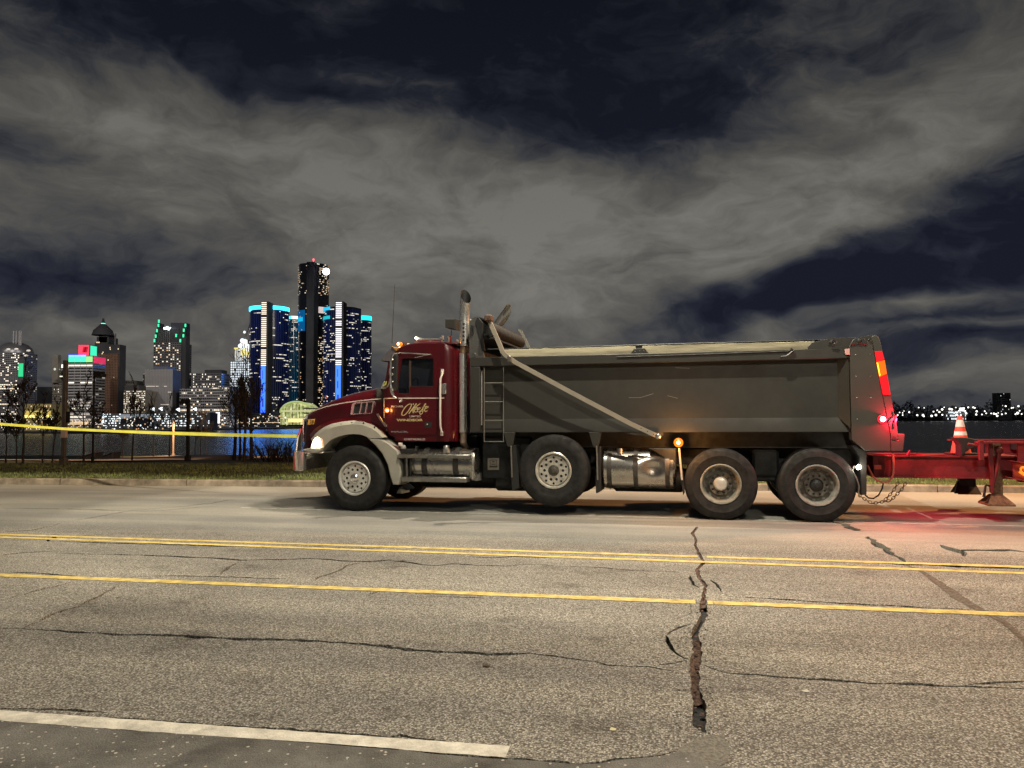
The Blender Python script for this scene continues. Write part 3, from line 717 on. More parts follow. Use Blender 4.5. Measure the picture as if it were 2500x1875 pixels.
# ---- wheels
def wheel_set(r, w, kind):
    """meshes of one wheel; outer face on the plane y=0, hub on the origin"""
    out = {}
    mb = MB(); ri = .288 if kind == 'front' else .300
    def tyre(y0):
        g = []
        n = 5; ys = [y0 + .045 + (w - .09) * i / n for i in range(n + 1)]
        pr = [(ri, y0 + .035), (ri + .02, y0 + .012), (ri + .06, y0 + .004), (ri + .12, y0 - .004), (ri + .13, y0 - .008), (r - .10, y0 - .004), (r - .05, y0 + .006), (r - .03, y0 + .012), (r - .008, y0 + .035)]
        for i in range(n):
            a, b = ys[i], ys[i + 1]
            pr += [(r, a + .006), (r, b - .006)]
            if i < n - 1: pr += [(r - .014, b - .003), (r - .014, b + .003)]
        pr += [(r - .008, y0 + w - .035), (r - .05, y0 + w - .006), (r - .12, y0 + w), (ri, y0 + w - .03)]
        mb.lathe(pr, n=72)
    tyre(0)
    if kind == 'dual': tyre(w + .05)
    out['tyre'] = mb.mesh('tyre', 30)
    mb = MB(); wt = w if kind == 'front' else 2 * w + .05
    if kind == 'front':
        dy = .035; mb.lathe([(.292, .030), (.296, .010), (.288, .004), (.268, .006), (.255, .030), (.248, .060), (.244, dy + .02), (.236, dy)], n=64)
        mb.lathe([(.292, .030), (.29, w - .03), (.25, w - .02), (.244, .10)], n=40)
        holes = [circ(.208 * cos(2 * pi * k / 10 + .3), .208 * sin(2 * pi * k / 10 + .3), .020, 10) for k in range(10)]
        lugs = [circ(.150 * cos(2 * pi * k / 10), .150 * sin(2 * pi * k / 10), .023, 10) for k in range(10)]
        mb.plate(circ(0, 0, .237, 48), holes + lugs + [circ(0, 0, .085, 24)], dy, dy + .02)
        mb.lathe([(.186, dy), (.182, dy - .008), (.126, dy - .008), (.122, dy)], n=48) if False else None
    else:
        dy = .125; mbd = MB(); mb.lathe([(.304, .034), (.309, .012), (.300, .004), (.284, .008), (.274, .035), (.262, .075), (.255, dy), (.250, dy + .02), (.236, dy + .030), (.20, dy + .034)], n=64)
        mb.lathe([(.304, .034), (.30, wt - .03), (.26, wt - .02), (.256, dy + .06)], n=40)
        holes = []
        for k in range(10):
            a = 2 * pi * k / 10 + .15; c, s = cos(a), sin(a)
            holes.append([(.225 * c + (u * .026) * -s + v * .017 * c, .225 * s + (u * .026) * c + v * .017 * s) for u, v in [(cos(2 * pi * q / 10), sin(2 * pi * q / 10)) for q in range(10)]])
        mbd.plate(circ(0, 0, .252, 48), holes + [circ(0, 0, .172, 32)], dy + .026, dy + .038)
        lugs = [circ(.142 * cos(2 * pi * k / 10), .142 * sin(2 * pi * k / 10), .0195, 10) for k in range(10)]
        mbd.lathe([(.180, dy + .028), (.180, dy - .008), (.172, dy - .016)], n=48)
        out['disc'] = None; mbd.plate(circ(0, 0, .172, 48), lugs + [circ(0, 0, .10, 24)], dy - .016, dy + .004)
    if kind != 'front': out['disc'] = mbd.mesh('wheel_disc', 28)
    out['rim'] = mb.mesh('rim', 28); out['dy'] = dy
    mb = MB(); mb.lathe([(0, .012), (.012, .012), (.014, .016), (.016, .04)], n=8) ; out['lug'] = mb.mesh('lug_nut', 30)
    mb = MB(); mb.lathe([(.27, .15 if kind == 'front' else dy + .08), (.0, .15 if kind == 'front' else dy + .08)], n=40); out['drum'] = mb.mesh('brake_drum', 30)
    return out
WF = wheel_set(.558, .36, 'front'); WD = wheel_set(.545, .27, 'dual'); W2 = wheel_set(.575, .30, 'front')
def hubmesh(kind, dy):
    mb = MB()
    if kind == 'dome': mb.lathe([(0, dy - .062), (.03, dy - .060), (.058, dy - .050), (.078, dy - .032), (.088, dy - .008), (.090, dy + .012), (.086, dy + .02)], n=40)
    elif kind == 'cone': mb.lathe([(0, dy - .085), (.06, dy - .082), (.085, dy - .075), (.100, dy - .055), (.108, dy - .016), (.108, dy + .01)], n=40)
    else: mb.lathe([(0, dy - .040), (.028, dy - .040), (.034, dy - .025), (.045, dy - .022), (.058, dy - .018), (.060, dy), (.080, dy + .004), (.090, dy + .012)], n=24)
    return mb.mesh('hub_cap', 30)
H = {k: hubmesh(k, d) for k, d in (('dome', .035), ('cone', .115), ('bare', .02))}
HB = hubmesh('bare', .09)
def mko(me, name, m, parent):
    if not me.materials: me.materials.append(m)
    o = bpy.data.objects.new(name, me); COL.objects.link(o); o.parent = parent; return o
RUBM, RIMA, RIMW = RUBBER, ALU, mat('painted_wheel_steel', (.27, .262, .23), .4, var=.35, vs=9)
RIMP = mat('scuffed_alloy', (.66, .63, .56), .36, metal=.6, var=.25, vs=9)
DISCM = mat('dirty_wheel_disc', (.12, .11, .09), .6, var=.5, vs=9, bump=.2)
def wheel(S, x, z, side, rimm, hub, hubm, spin=0.0):
    w = empty('wheel', (x, 0, z), parent=truck)
    if side > 0: w.location = (x, 2.5, z); w.rotation_euler = (0, 0, pi)
    mko(S['tyre'], 'tyre', RUBM, w)
    me = S['rim']
    if side == 0 or True:
        ro = mko(me.copy() if me.materials and me.materials[0] != rimm else me, 'rim', rimm, w)
        if ro.data.materials[0] != rimm: ro.data.materials[0] = rimm
        ro.rotation_euler = (0, spin, 0)
    if S.get('disc'): mko(S['disc'], 'wheel_disc', DISCM, w)
    h = mko(hub, 'hub_cap', hubm, w)
    mko(S['drum'], 'brake_drum', BLACK, w)
    if side == 0:
        rr = .150 if S is not WD else .142; dd = S['dy'] if S is not WD else .108
        for k in range(10):
            a = 2 * pi * k / 10 + spin; l = mko(S['lug'], 'lug_nut', BLACKP, w); l.location = (rr * cos(a), dd - .004, -rr * sin(a) if False else rr * sin(a))
            a2 = -spin; 
    return w
for side in (0, 1):
    wheel(WF, .006, .558, side, ALU, H['dome'], CHROME, 0)
    wheel(W2, 3.459, .725, side, RIMP, H['bare'], mat('greasy_hub', (.09, .085, .07), .5, metal=.5, var=.4, vs=20), 0)
    wheel(WD, 6.050, .545, side, RIMW, H['cone'], ALU, 0)
    wheel(WD, 7.435, .545, side, RIMW, HB, BLACKP, 0)

# ---- chassis
mb = MB()
for y in (.80, 1.62): mb.box(-.75, 8.25, y, y + .08, .80, 1.06, .01)
for x in (.8, 2.2, 3.0, 4.4, 5.2, 6.7, 8.1): mb.box(x, x + .1, .88, 1.62, .84, 1.0)
truck_frame = mb.build('frame', BLACK, truck)
for x, z in ((.006, .50), (3.459, .66), (6.05, .545), (7.435, .545)):
    mb = MB(); mb.tube([(x, .3, z), (x, 2.2, z)], .075, 12); mb.sphere((x, 1.25, z), .22 if x > 5 else .10, 14, 10); mb.build('axle', BLACK, truck)
mb = MB(); mb.box(5.75, 7.75, .55, .75, .55, .78, .03); mb.box(5.75, 7.75, 1.75, 1.95, .55, .78, .03); mb.box(6.55, 6.95, .5, 2.0, .62, 1.05, .04)
mb.prism(TP(r6, [(1010, 370), (1050, 370), (1062, 480), (1190, 650), (1290, 760), (1290, 400), (1180, 300), (1050, 300)], .62), .62, .95, .01); mb.build('suspension', BLACK, truck)
mb = MB(); mb.box(-.2, 2.0, .85, 1.65, .72, 1.3, .05); mb.tube([(2, 1.25, .8), (6.0, 1.25, .62)], .06, 10)
mb.box(2.15, 3.0, .45, .9, .55, 1.25, .02); mb.box(2.2, 8.0, .5, 2.0, 1.08, 1.33); mb.build('gearbox_and_drive', BLACK, truck)
for xa_, xb_, y_ in ((2.3, 2.95, .75), (4.3, 5.5, 1.0), (4.3, 5.5, 1.6), (.8, 2.9, 1.2)): mb = MB(); mb.lathe([(0, xa_), (.15, xa_ + .01), (.2, xa_ + .06), (.2, xb_ - .06), (.15, xb_ - .01), (0, xb_)], (0, y_, .52), axis='x', n=20); mb.build('underbody_light_block', BLACK, truck)  # cylinders added low under the chassis to block light and deepen the shadow
# info plate on the dark box between tank and second axle
mb = MB(); q = TP(r5, [(200, 425), (310, 425), (310, 310), (200, 310)], .42); mb.prism(q, .415, .425, .003); pl_ = mb.build('info_plate', mat('label_plate', (.30, .27, .22), .6, var=.1, vs=20), truck)
mb = MB()
for (a, b, c, d) in ((222, 290, 326, 331), (222, 226, 326, 400), (286, 290, 326, 400)): mb.prism(TP(r5, [(a, d), (b, d), (b, c), (a, c)], .413), .409, .4145)
mb.prism(TP(r5, [(218, 400), (294, 400), (294, 384), (218, 384)], .413), .409, .4145); mb.prism(TP(r5, [(236, 372), (276, 372), (276, 366), (236, 366)], .413), .409, .4145); mb.prism(TP(r5, [(245, 350), (266, 350), (266, 340), (245, 340)], .413), .409, .4145)
o = mb.build('plate_print', mat('plate_print', (.05, .04, .035), .6), pl_)

# ---- hood : loft of cross-sections
def hood_profile():
    crest = [r3(150, 800), r3(160, 768), r3(185, 742), r3(250, 705), r3(330, 670), r3(410, 638), r3(500, 610), r3(600, 588), r3(700, 572), r3(760, 570), r3(805, 578)]
    stripe = [r3(150, 830), r3(175, 808), r3(215, 780), r3(270, 757), r3(330, 737), r3(410, 718), r3(500, 702), r3(600, 688), r3(700, 678), r3(760, 673), r3(800, 669)]
    low = [r3(140, 1095), r3(140, 1096), r3(170, 1100), r3(235, 975), r3(290, 915), r3(370, 870), r3(450, 848), r3(560, 834), r3(680, 860), r3(760, 905), r3(850, 990)]
    return crest, stripe, low
crest, stripe, low = hood_profile()
rows = []; ycs = [.62, .50, .44, .40, .37, .34, .31, .29, .27, .26, .25]
for i in range(11):
    ys = ycs[i]; cx_, cz = T(crest[i], 1.25); sx_, sz = T(stripe[i], ys); lx, lz = T(low[i], ys - .06)
    x = sx_
    # bring the crest to the same station
    sec = []
    prof = [(ys - .06 + (0 if i > 2 else .0), lz), (ys - .05, lz * .66 + sz * .34), (ys - .035, lz * .33 + sz * .67), (ys, sz), (ys + .05, sz + (cz - sz) * .30), (ys + .16, sz + (cz - sz) * .58), (ys + .36, sz + (cz - sz) * .84), (1.0, sz + (cz - sz) * .97), (1.25, cz)]
    xs_low = lx
    for k, (y, z) in enumerate(prof):
        xx = x if k >= 3 else lx + (x - lx) * k / 3
        sec.append((xx, y, z))
    sec += [(p[0], 2.5 - p[1], p[2]) for p in sec[-2::-1]]
    rows.append(sec)
mb = MB(); mb.grid(rows)
mb.add(rows[0], [tuple(range(len(rows[0])))])
hood = mb.build('hood', RED, truck, sharp=50)
md = hood.modifiers.new('sub', 'SUBSURF'); md.levels = 1; md.render_levels = 1
# nose side: red cheek down to the bumper
# cream stripe over hood
mb = MB(); rr_ = []
for i in range(1, 11):
    p = Vector(rows[i][3]); a = Vector(rows[i][2]); dirn = (p - a).normalized()
    rr_.append([tuple(p + Vector((0, -.012, -.008))), tuple(p + Vector((0, -.012, .010)))])
mb.grid(rr_); mb.build('stripe', STRIPE, hood, sharp=None)
# radiator grille surround and grille bars
nx, nz1 = rows[0][3][0], rows[0][3][2]
mb = MB(); mb.prism([(.62, 1.15), (1.88, 1.15), (1.88, nz1 - .02), (1.7, nz1 + .07), (.8, nz1 + .07), (.62, nz1 - .02)], nx - .045, nx - .005, .012, axis='x'); gr = mb.build('grille', CHROME, truck)
mb = MB()
for k in range(7): mb.box(nx - .06, nx - .046, .70, 1.80, 1.22 + k * .09, 1.245 + k * .09, .004)
mb.build('grille_bar', BLACKP, gr)
mb = MB(); p = T3(r3(333, 655), 1.25); mb.sphere(p, .03, 8, 6, (1.2, .5, 1)); mb.tube([(p[0], 1.25, p[2] - .03), (p[0] + .02, 1.25, p[2] + .03)], .012, 6); mb.build('hood_ornament', CHROME, hood)
# number decal
q = TP(r3, [(178, 882), (188, 840), (240, 838), (232, 886)], .395); mb = MB()
q = TP(zn, [(1795, 480), (1820, 372), (1870, 372), (1950, 362), (1925, 478), (1880, 470), (1840, 484)], .36); mb.prism(q, .352, .362); dec = mb.build('number_decal', DECAL, hood)
xa, za = T(zn(1830, 458), .352); xb, zb = T(zn(1925, 388), .352); text_obj('number', '28', mat('decal_print', (.03, .02, .015), .5), dec, xa, xb, za, zb, .350, .002, .12, .01)
# hood vent: chrome frame with three dark slots
vo_ = TP(zn, [(0, 0)] * 0) if False else TP(r3, [(550, 803), (565, 712), (585, 700), (748, 690), (733, 792)], .27)
mb = MB(); mb.plate(vo_, [TP(r3, h, .27) for h in ([(572, 795), (585, 720), (600, 710), (640, 707), (622, 794)], [(634, 794), (652, 707), (684, 704), (668, 792)], [(680, 791), (698, 702), (738, 698), (724, 788)])], .205, .25); vent = mb.build('hood_vent', CHROME, hood)
mb = MB(); mb.prism(TP(r3, [(556, 800), (570, 712), (744, 694), (730, 790)], .27), .232, .262); mb.build('vent_mesh', BLACK, vent)
# fender: red shoulder, grey flare, dark well
outer = [(205, 1010), (240, 965), (275, 935), (325, 902), (385, 878), (460, 862), (560, 852), (650, 862), (730, 890), (800, 938), (852, 998)]
inner = [(262, 1128), (300, 1105), (325, 1062), (362, 1022), (420, 990), (490, 972), (560, 964), (620, 968), (665, 984), (690, 1000), (700, 1004)]
crs = [(195, 975), (238, 925), (280, 895), (330, 872), (390, 852), (460, 838), (560, 826), (655, 842), (740, 880), (800, 925), (850, 985)]
mb = MB(); rws = []
for i in range(11):
    a = T3(r3(*crs[i]), .30 if i > 1 else .42); b = T3(r3(*crs[i]), .22); c = T3(r3(*outer[i]), .10); rws.append([a, tuple((Vector(a) + Vector(b)) / 2 + Vector((0, 0, .012))), b, c])
mb.grid(rws); fr = mb.build('fender', RED, truck, sharp=60)
mb = MB(); rws = []
for i in range(11):
    o_ = T3(r3(*outer[i]), .10); n_ = T3(r3(*inner[i]), .0); m_ = Vector(T3(r3(outer[i][0] * .72 + inner[i][0] * .28, outer[i][1] * .72 + inner[i][1] * .28), .0))
    rws.append([o_, tuple((Vector(o_) * .4 + m_ * .6) + Vector((0, 0, .012))), tuple(m_), n_, (n_[0], .03, n_[2] - .012), (n_[0], .60, n_[2] + .03)])
mb.grid(rws); fl = mb.build('fender_flare', CREAM, fr, sharp=40)
for X, Y in ((305, 968), (372, 915), (460, 886), (550, 873), (648, 877), (742, 907)): 
    mb = MB(); p = T3(r3(X, Y), .03); mb.sphere(p, .017, 8, 5, (1, .6, 1)); mb.build('flare_bolt', BLACKP, fl)
mb = MB(); mb.grid([[(-.75 + .0, .60, 1.1), (-.75, 1.9, 1.1)], [(-.55, .6, 1.35), (-.55, 1.9, 1.35)], [(.55, .6, 1.42), (.55, 1.9, 1.42)], [(.8, .6, 1.1), (.8, 1.9, 1.1)]]); mb.box(-.6, .9, .5, .62, .75, 1.35); mb.build('wheel_well', BLACK, fr)
# far fender and flare
mb = MB(); mb.grid([[(p[0], 2.5 - p[1], p[2]) for p in r] for r in rws]); mb.build('fender_flare', CREAM, fr, sharp=40)
# grey splash guard behind the front wheel
g_ = [(680, 1003), (790, 1008), (850, 1035), (900, 1075), (938, 1108), (950, 1190), (964, 1290), (938, 1396), (893, 1396), (872, 1330), (848, 1225), (800, 1130), (742, 1060)]
mb = MB(); mb.prism(TP(r3, g_, .0), .0, .45, .02); mb.build('mud_guard', CREAM, truck)
# front bumper with striped tape, its corner guard post
mb = MB(); bo = T(r3(57, 1108), 0); bb_ = T(r3(150, 1285), 0)
bx0, bz1 = T(r3(60, 1108), .15); bx1, _ = T(r3(150, 1125), .0); bz0 = T(r3(100, 1278), .0)[1]
plan = [(.05, bx1), (.0, bx1 - .02), (.0, bx0 + .17), (.03, bx0 + .08), (.12, bx0 + .02), (.30, bx0), (2.20, bx0), (2.38, bx0 + .02), (2.47, bx0 + .08), (2.5, bx0 + .17), (2.5, bx1 - .02), (2.45, bx1), (2.40, bx1 - .1), (.10, bx1 - .1)]
mb.prism([(b, a) for a, b in plan], bz0, bz1, .012, axis='z'); bump = mb.build('bumper', CHROME, truck)
mb = MB(); mb.box(bx1 - .12, bx1 + .34, .02, 2.48, bz1 - .035, bz1 - .01, .008); mb.build('bumper_step', ALU, bump)
def bandmb(xs0, xs1, m, skew=.0):
    mb = MB(); mb.grid([[(xs0 + skew, -.004, bz0 + .01), (xs1 + skew, -.004, bz0 + .01)], [(xs0, -.004, bz1 - .01), (xs1, -.004, bz1 - .01)]]); return mb.build('reflective_tape', m, bump)
# tape wraps round the chamfered corner: narrow bands following the plan outline
cor = [(.0, bx0 + .17), (.03, bx0 + .08), (.12, bx0 + .02), (.30, bx0)]
def along_cor(t):
    seg = [sqrt((cor[i + 1][0] - cor[i][0]) ** 2 + (cor[i + 1][1] - cor[i][1]) ** 2) for i in range(3)]; L_ = sum(seg); d = t * L_
    for i in range(3):
        if d <= seg[i] or i == 2:
            k = d / seg[i]; y = cor[i][0] + (cor[i + 1][0] - cor[i][0]) * k; x = cor[i][1] + (cor[i + 1][1] - cor[i][1]) * k; return (x - .006, y - .006)
        d -= seg[i]
for k in range(6):
    mb = MB(); rr2 = []
    for j in range(7):
        zz = bz0 + .015 + (bz1 - bz0 - .03) * j / 6; sh = (j / 6 - .5) * .10
        rr2.append([along_cor(min(1, max(0, t))) + (zz,) for t in (k / 6 + sh, k / 6 + sh + .055, k / 6 + sh + .11, k / 6 + sh + 1 / 6)])
    mb.grid(rr2); mb.build('reflective_tape', TAPE_R if k % 2 else TAPE_W, bump, sharp=None)
gp_ = TP(r3, [(80, 1105), (92, 1000), (110, 925), (128, 920), (132, 1010), (128, 1110)], .30)
mb = MB(); mb.prism(gp_, .28, .33, .008); mb.build('grille_guard', BLACKP, truck)
mb = MB(); mb.tube([T3(r3(80, 1105), .27), T3(r3(93, 1000), .27), T3(r3(112, 928), .27)], .013, 8); mb.build('guard_edge', STRIPE, truck)
mb = MB(); mb.tube([T3(r3(100, 975), .262), T3(r3(117, 922), .262)], .018, 8); mb.build('marker_post_top', TAPE_R, truck)
# headlight
hp = [(208, 1084), (222, 1030), (240, 1000), (262, 990), (285, 998), (302, 1040), (307, 1078), (285, 1088)]
mb = MB(); mb.prism(TP(r3, [(x * 1.03 - 8, y * 1.03 - 30) if False else (x, y) for x, y in hp], .02), -.02, .32, .025); hl = mb.build('headlight', WHTL, truck)
mb = MB(); mb.prism(TP(r3, [(180, 1088), (208, 1082), (285, 1092), (310, 1082), (306, 1100), (270, 1124), (240, 1128), (140, 1110), (140, 1096)], .01), -.01, .45, .015); mb.build('headlight_base', CREAM, hl)
mb = MB(); mb.prism(TP(r3, [(290, 1000), (300, 1020), (307, 1078), (300, 1084), (294, 1050)], -.02), -.03, .2, .004); mb.build('turn_signal', mat('turn_signal', (.75, .38, .22), .3, emit=(1, .5, .3), es=.6, var=0), hl)
lamp('headlight_glow', 'SPOT', tuple(TO + AX * -.85 + AY * .25 + Vector((0, 0, 1.02))), 60, (1, .85, .6), .06, 130, .8, aim=tuple(TO + AX * -4 + AY * .6 + Vector((0, 0, 0))))

# ---- cab
YS = .16
cab_side = TP(r3, [(815, 592), (845, 440), (885, 264), (932, 243), (1000, 222), (1060, 210), (1140, 203), (1220, 202), (1330, 206), (1330, 1030), (975, 1028), (905, 990), (868, 975), (822, 880)], YS)
win = TP(zc, [(478, 1270), (470, 1180), (520, 830), (560, 560), (595, 515), (1255, 512), (1275, 535), (1275, 1120), (1250, 1142), (745, 1142), (735, 1290), (700, 1302), (500, 1302)], YS)
mb = MB(); mb.plate(cab_side, [win], YS, YS + .05)
mb.plate([(x, z) for x, z in cab_side], [win], 2.29, 2.34)
x13, z13 = T(r3(1330, 206), YS); zb13 = T(r3(1330, 1030), YS)[1]; xr, _ = T(r3(1457, 500), .35)
def rear_sec(z, top=0.0):
    o = []
    for k in range(7):
        a = pi / 2 * k / 6; o.append((x13 + (xr - x13) * sin(a), YS + .26 * (1 - cos(a)), z))
    return o + [(p[0], 2.5 - p[1], p[2]) for p in o[::-1]]
zs = [zb13, zb13 + .02, 1.6, 1.9, 2.2, 2.5, z13 - .22, z13 - .10, z13 - .03, z13]
rws = []
for k, z in enumerate(zs):
    s_ = rear_sec(z); sh = (0 if k < 7 else (.015, .06, .14)[k - 7])
    rws.append([(p[0] - sh * (p[0] - x13) / (xr - x13) , p[1], p[2]) for p in s_])
mb.grid(rws); mb.add(rws[0], [tuple(range(len(rws[0])))])
# roof: crown across the width
outl = [q for q in cab_side[2:9]]
rws2 = []
for (x, z) in outl:
    rws2.append([(x, YS, z), (x, YS + .06, z + .025), (x, YS + .25, z + .06), (x, 1.25, z + .085), (x, 2.25 - .0, z + .06), (x, 2.28, z + .025), (x, 2.34, z)])
mb.grid(rws2)
lx_ = rws[-1]; mb.add([(x13, YS, z13), (x13, 2.34, z13)] + [], [])
mb.grid([[ (p[0], p[1], p[2]) for p in rws2[-1]], [(x13 + .20, YS + .10, z13), (x13 + .20, YS + .16, z13 + .02), (x13 + .2, .5, z13 + .05), (x13 + .2, 1.25, z13 + .07), (x13 + .2, 2.0, z13 + .05), (x13 + .2, 2.24, z13 + .02), (x13 + .20, 2.28, z13)], [(xr - .14, .40, z13 - .02), (xr - .14, .42, z13 - .02), (xr - .13, .6, z13), (xr - .13, 1.25, z13), (xr - .13, 1.9, z13), (xr - .14, 2.08, z13 - .02), (xr - .14, 2.1, z13 - .02)]])
# cowl and front wall
c0 = cab_side[0]; c2 = cab_side[2]; cb = cab_side[-1]
mb.grid([[(cb[0], YS, cb[1]), (cb[0], 2.34, cb[1])], [(c0[0], YS, c0[1]), (c0[0], 2.34, c0[1])]])
for y0, y1 in ((YS, YS + .10), (2.24, 2.34)): mb.prism([c0, (c0[0] + .05, c0[1] - .0), (c2[0] + .05, c2[1]), c2], y0, y1, .01)
mb.box(x13 - .9, xr - .05, YS + .02, 2.3, zb13 + .005, zb13 + .06)
cab = mb.build('cab', RED, truck, sharp=40)
# interior
mb = MB(); mb.box(x13 - .45, x13 - .02, .35, .95, 1.5, 1.85, .05); mb.box(x13 - .08, x13 + .08, .35, .95, 1.8, 2.45, .05); mb.box(x13 - .45, x13 - .02, 1.55, 2.15, 1.5, 1.85, .05); mb.box(x13 - .08, x13 + .08, 1.55, 2.15, 1.8, 2.45, .05); mb.build('seat', SEAT, cab)
dx, dz = T(r3(880, 600), .5); mb = MB(); mb.box(dx - .2, dx + .15, .25, 2.25, dz - .25, dz + .02, .04); mb.build('dashboard', SEAT, cab)
mb = MB(); c = Vector((dx + .34, .62, dz + .02)); mb.tube([c + Vector((.10 * sin(a) * .9, .22 * cos(a), .2 * sin(a))) for a in [2 * pi * k / 24 for k in range(24)]], .014, 8, closed=True); mb.build('steering_wheel', BLACKP, cab)
mb = MB(); mb.prism(win, YS + .018, YS + .024); mb.build('side_window', GLASS, cab)
mb = MB(); mb.prism(win, 2.310, 2.316); mb.build('side_window', GLASS, cab)
mb = MB(); mb.grid([[(c0[0] + .012, YS + .1, c0[1]), (c0[0] + .012, 2.24, c0[1])], [(c2[0] + .012, YS + .1, c2[1]), (c2[0] + .012, 2.24, c2[1])]]); mb.build('windshield', GLASS, cab)
mb = MB(); mb.prism(TP(zc, [(720, 560), (765, 560), (760, 1290), (722, 1290)], YS), YS + .005, YS + .03, .003); mb.build('window_divider', mat('window_divider', (.10, .06, .045), .35, metal=.3), cab)
mb = MB(); mb.tube([T3(zc(*p), YS + .015) for p in ((478, 1270), (470, 1180), (520, 830), (560, 560), (595, 515), (1255, 512), (1275, 535), (1275, 1120), (1250, 1142), (745, 1142), (735, 1290), (700, 1302), (500, 1302))], .010, 6, closed=True); mb.build('window_seal', BLACKP, cab)
# door skin
dout = TP(zd, [(105, 170), (100, 780), (150, 960), (260, 1180), (370, 1290), (1600, 1300), (1700, 1260), (1750, 1150), (1760, -1100), (1700, -1160), (350, -1170), (250, -1100), (130, -250)], YS)
dwin = TP(zc, [(465, 1285), (456, 1180), (508, 830), (548, 550), (590, 500), (1265, 498), (1288, 530), (1288, 1130), (1260, 1155), (758, 1155), (750, 1300), (710, 1315), (490, 1315)], YS)
mb = MB(); mb.plate(dout, [dwin], YS - .012, YS - .001); door = mb.build('door', RED, cab, sharp=40)
def onface(name, f, pts, m, y=YS - .013, th=.003, parent=None, **k):
    mb = MB(); mb.prism(TP(f, pts, y), y - th, y, **k); return mb.build(name, m, parent or cab)
onface('stripe', r3, [(822, 661), (1285, 660), (1285, 667), (822, 669)], STRIPE)
onface('stripe', r3, [(1292, 660), (1330, 660), (1330, 667), (1292, 667)], STRIPE, y=YS)
onface('stripe', r3, [(818, 664), (826, 664), (824, 830), (819, 830)], STRIPE)
def fit(txt, X0, Y0, X1, Y1, m, **k):
    xa, za = T(zd(X0, Y1), YS - .014); xb, zb = T(zd(X1, Y0), YS - .014); return text_obj('lettering', txt, m, door, xa, xb, za, zb, YS - .0135, .002, **k)
fit('MICHAEL', 320, 380, 705, 442, PINKW, bold=.008)
fit('LIMITED', 897, 692, 1238, 750, PINKW, bold=.008)
fit('WINDSOR', 485, 795, 1310, 878, GOLD, bold=.035)
fit('MACK', 318, 1172, 862, 1226, mat('silver_badge', (.62, .60, .58), .25, metal=.9, var=.05), bold=.045)
xa, za = T(zd(718, 1468), YS - .002); xb, zb = T(zd(1378, 1405), YS - .002)
text_obj('lettering', 'V. L. FIRST NATIONS LTD.' if False else 'N.S. PARTS WELDING LTD.', PINKW, cab, xa, xb, za, zb, YS - .001, .002, .25, .02)
def stroke(ptsl, w, f=zd, y=YS - .013):
    """script letters: flat ribbons with a calligraphic width"""
    mb = MB()
    for pts, wk in ptsl:
        P_ = [Vector(p) for p in pts]; C_ = []
        for i in range(len(P_) - 1):
            p0, p1, p2, p3 = P_[max(i - 1, 0)], P_[i], P_[i + 1], P_[min(i + 2, len(P_) - 1)]
            for k in range(6):
                t = k / 6; C_.append(.5 * ((2 * p1) + (p2 - p0) * t + (2 * p0 - 5 * p1 + 4 * p2 - p3) * t * t + (3 * p1 - p0 - 3 * p2 + p3) * t ** 3))
        C_.append(P_[-1]); n = len(C_); rr = []
        for i, c in enumerate(C_):
            t = (C_[min(i + 1, n - 1)] - C_[max(i - 1, 0)]).normalized(); nn = Vector((-t.y, t.x)); ww = w * wk * (.62 + .5 * abs(t.y))
            rr.append([T3(f(*(c - nn * ww)), y), T3(f(*(c + nn * ww)), y)])
        mb.grid([[(a[0], a[1] - .0015, a[2]), (b[0], b[1] - .0015, b[2])] for a, b in rr])
    return mb
S_ = [([(960, 345), (900, 335), (800, 390), (700, 520), (650, 640), (680, 690), (750, 670), (850, 560), (930, 430), (950, 350), (915, 338)], 1.0),
      ([(1020, 315), (1000, 360)], .8), ([(1110, 320), (1010, 450), (870, 640)], 1.15), ([(1230, 318), (1120, 400), (1020, 470), (1000, 520), (1010, 620)], 1.0),
      ([(1060, 510), (1130, 480), (1120, 440), (1070, 470), (1040, 550), (1075, 590), (1150, 560)], .85),
      ([(1150, 520), (1220, 480), (1215, 440), (1165, 470), (1135, 540), (1165, 580), (1240, 550)], .85),
      ([(1240, 550), (1330, 440), (1395, 330), (1370, 340), (1310, 480), (1300, 600), (1240, 660), (1210, 600), (1260, 560), (1330, 540)], .85),
      ([(1270, 440), (1440, 400)], .6), ([(1380, 480), (1465, 440), (1460, 405), (1405, 430), (1360, 520), (1390, 570), (1450, 535)], .9)]
stroke(S_, 14).build('script_lettering', GOLD, door, sharp=None)
# small square flap low on the door, marker light, handles
onface('fuse_flap', r3, [(1162, 862), (1225, 866), (1225, 914), (1162, 912)], BLACKP, y=YS - .012, b=.002, corner=.01)
mb = MB(); mb.sphere(T3(r3(1186, 885), YS - .02), .012, 8, 6); mb.build('flap_knob', ALU, cab)
mb = MB(); mb.sphere(T3(r3(846, 766), .12), .045, 14, 10, (1, .6, 1)); ml = mb.build('side_marker_light', AMBER, cab)
mb = MB(); mb.sphere(T3(r3(848, 768), .09), .020, 10, 8); mb.build('bulb', AMBERC, ml)
lamp('marker_glow', 'POINT', tuple(TO + AX * T(r3(846, 766), .07)[0] + AY * .07 + Vector((0, 0, T(r3(846, 766), .07)[1]))), 1.6, (1, .45, .08), .03)
mb = MB(); mb.tube([T3(r3(1315, 440), YS), T3(r3(1312, 465), .10), T3(r3(1297, 500), .07), T3(r3(1295, 800), .07), T3(r3(1297, 900), .08), T3(r3(1308, 950), .10), T3(r3(1309, 965), YS)], .017, 10)
for p in ((1315, 440), (1309, 962)): 
    q = T3(r3(*p), YS); mb.box(q[0] - .025, q[0] + .025, YS - .02, YS, q[2] - .04, q[2] + .04, .005)
mb.build('grab_handle', STRIPE, cab)
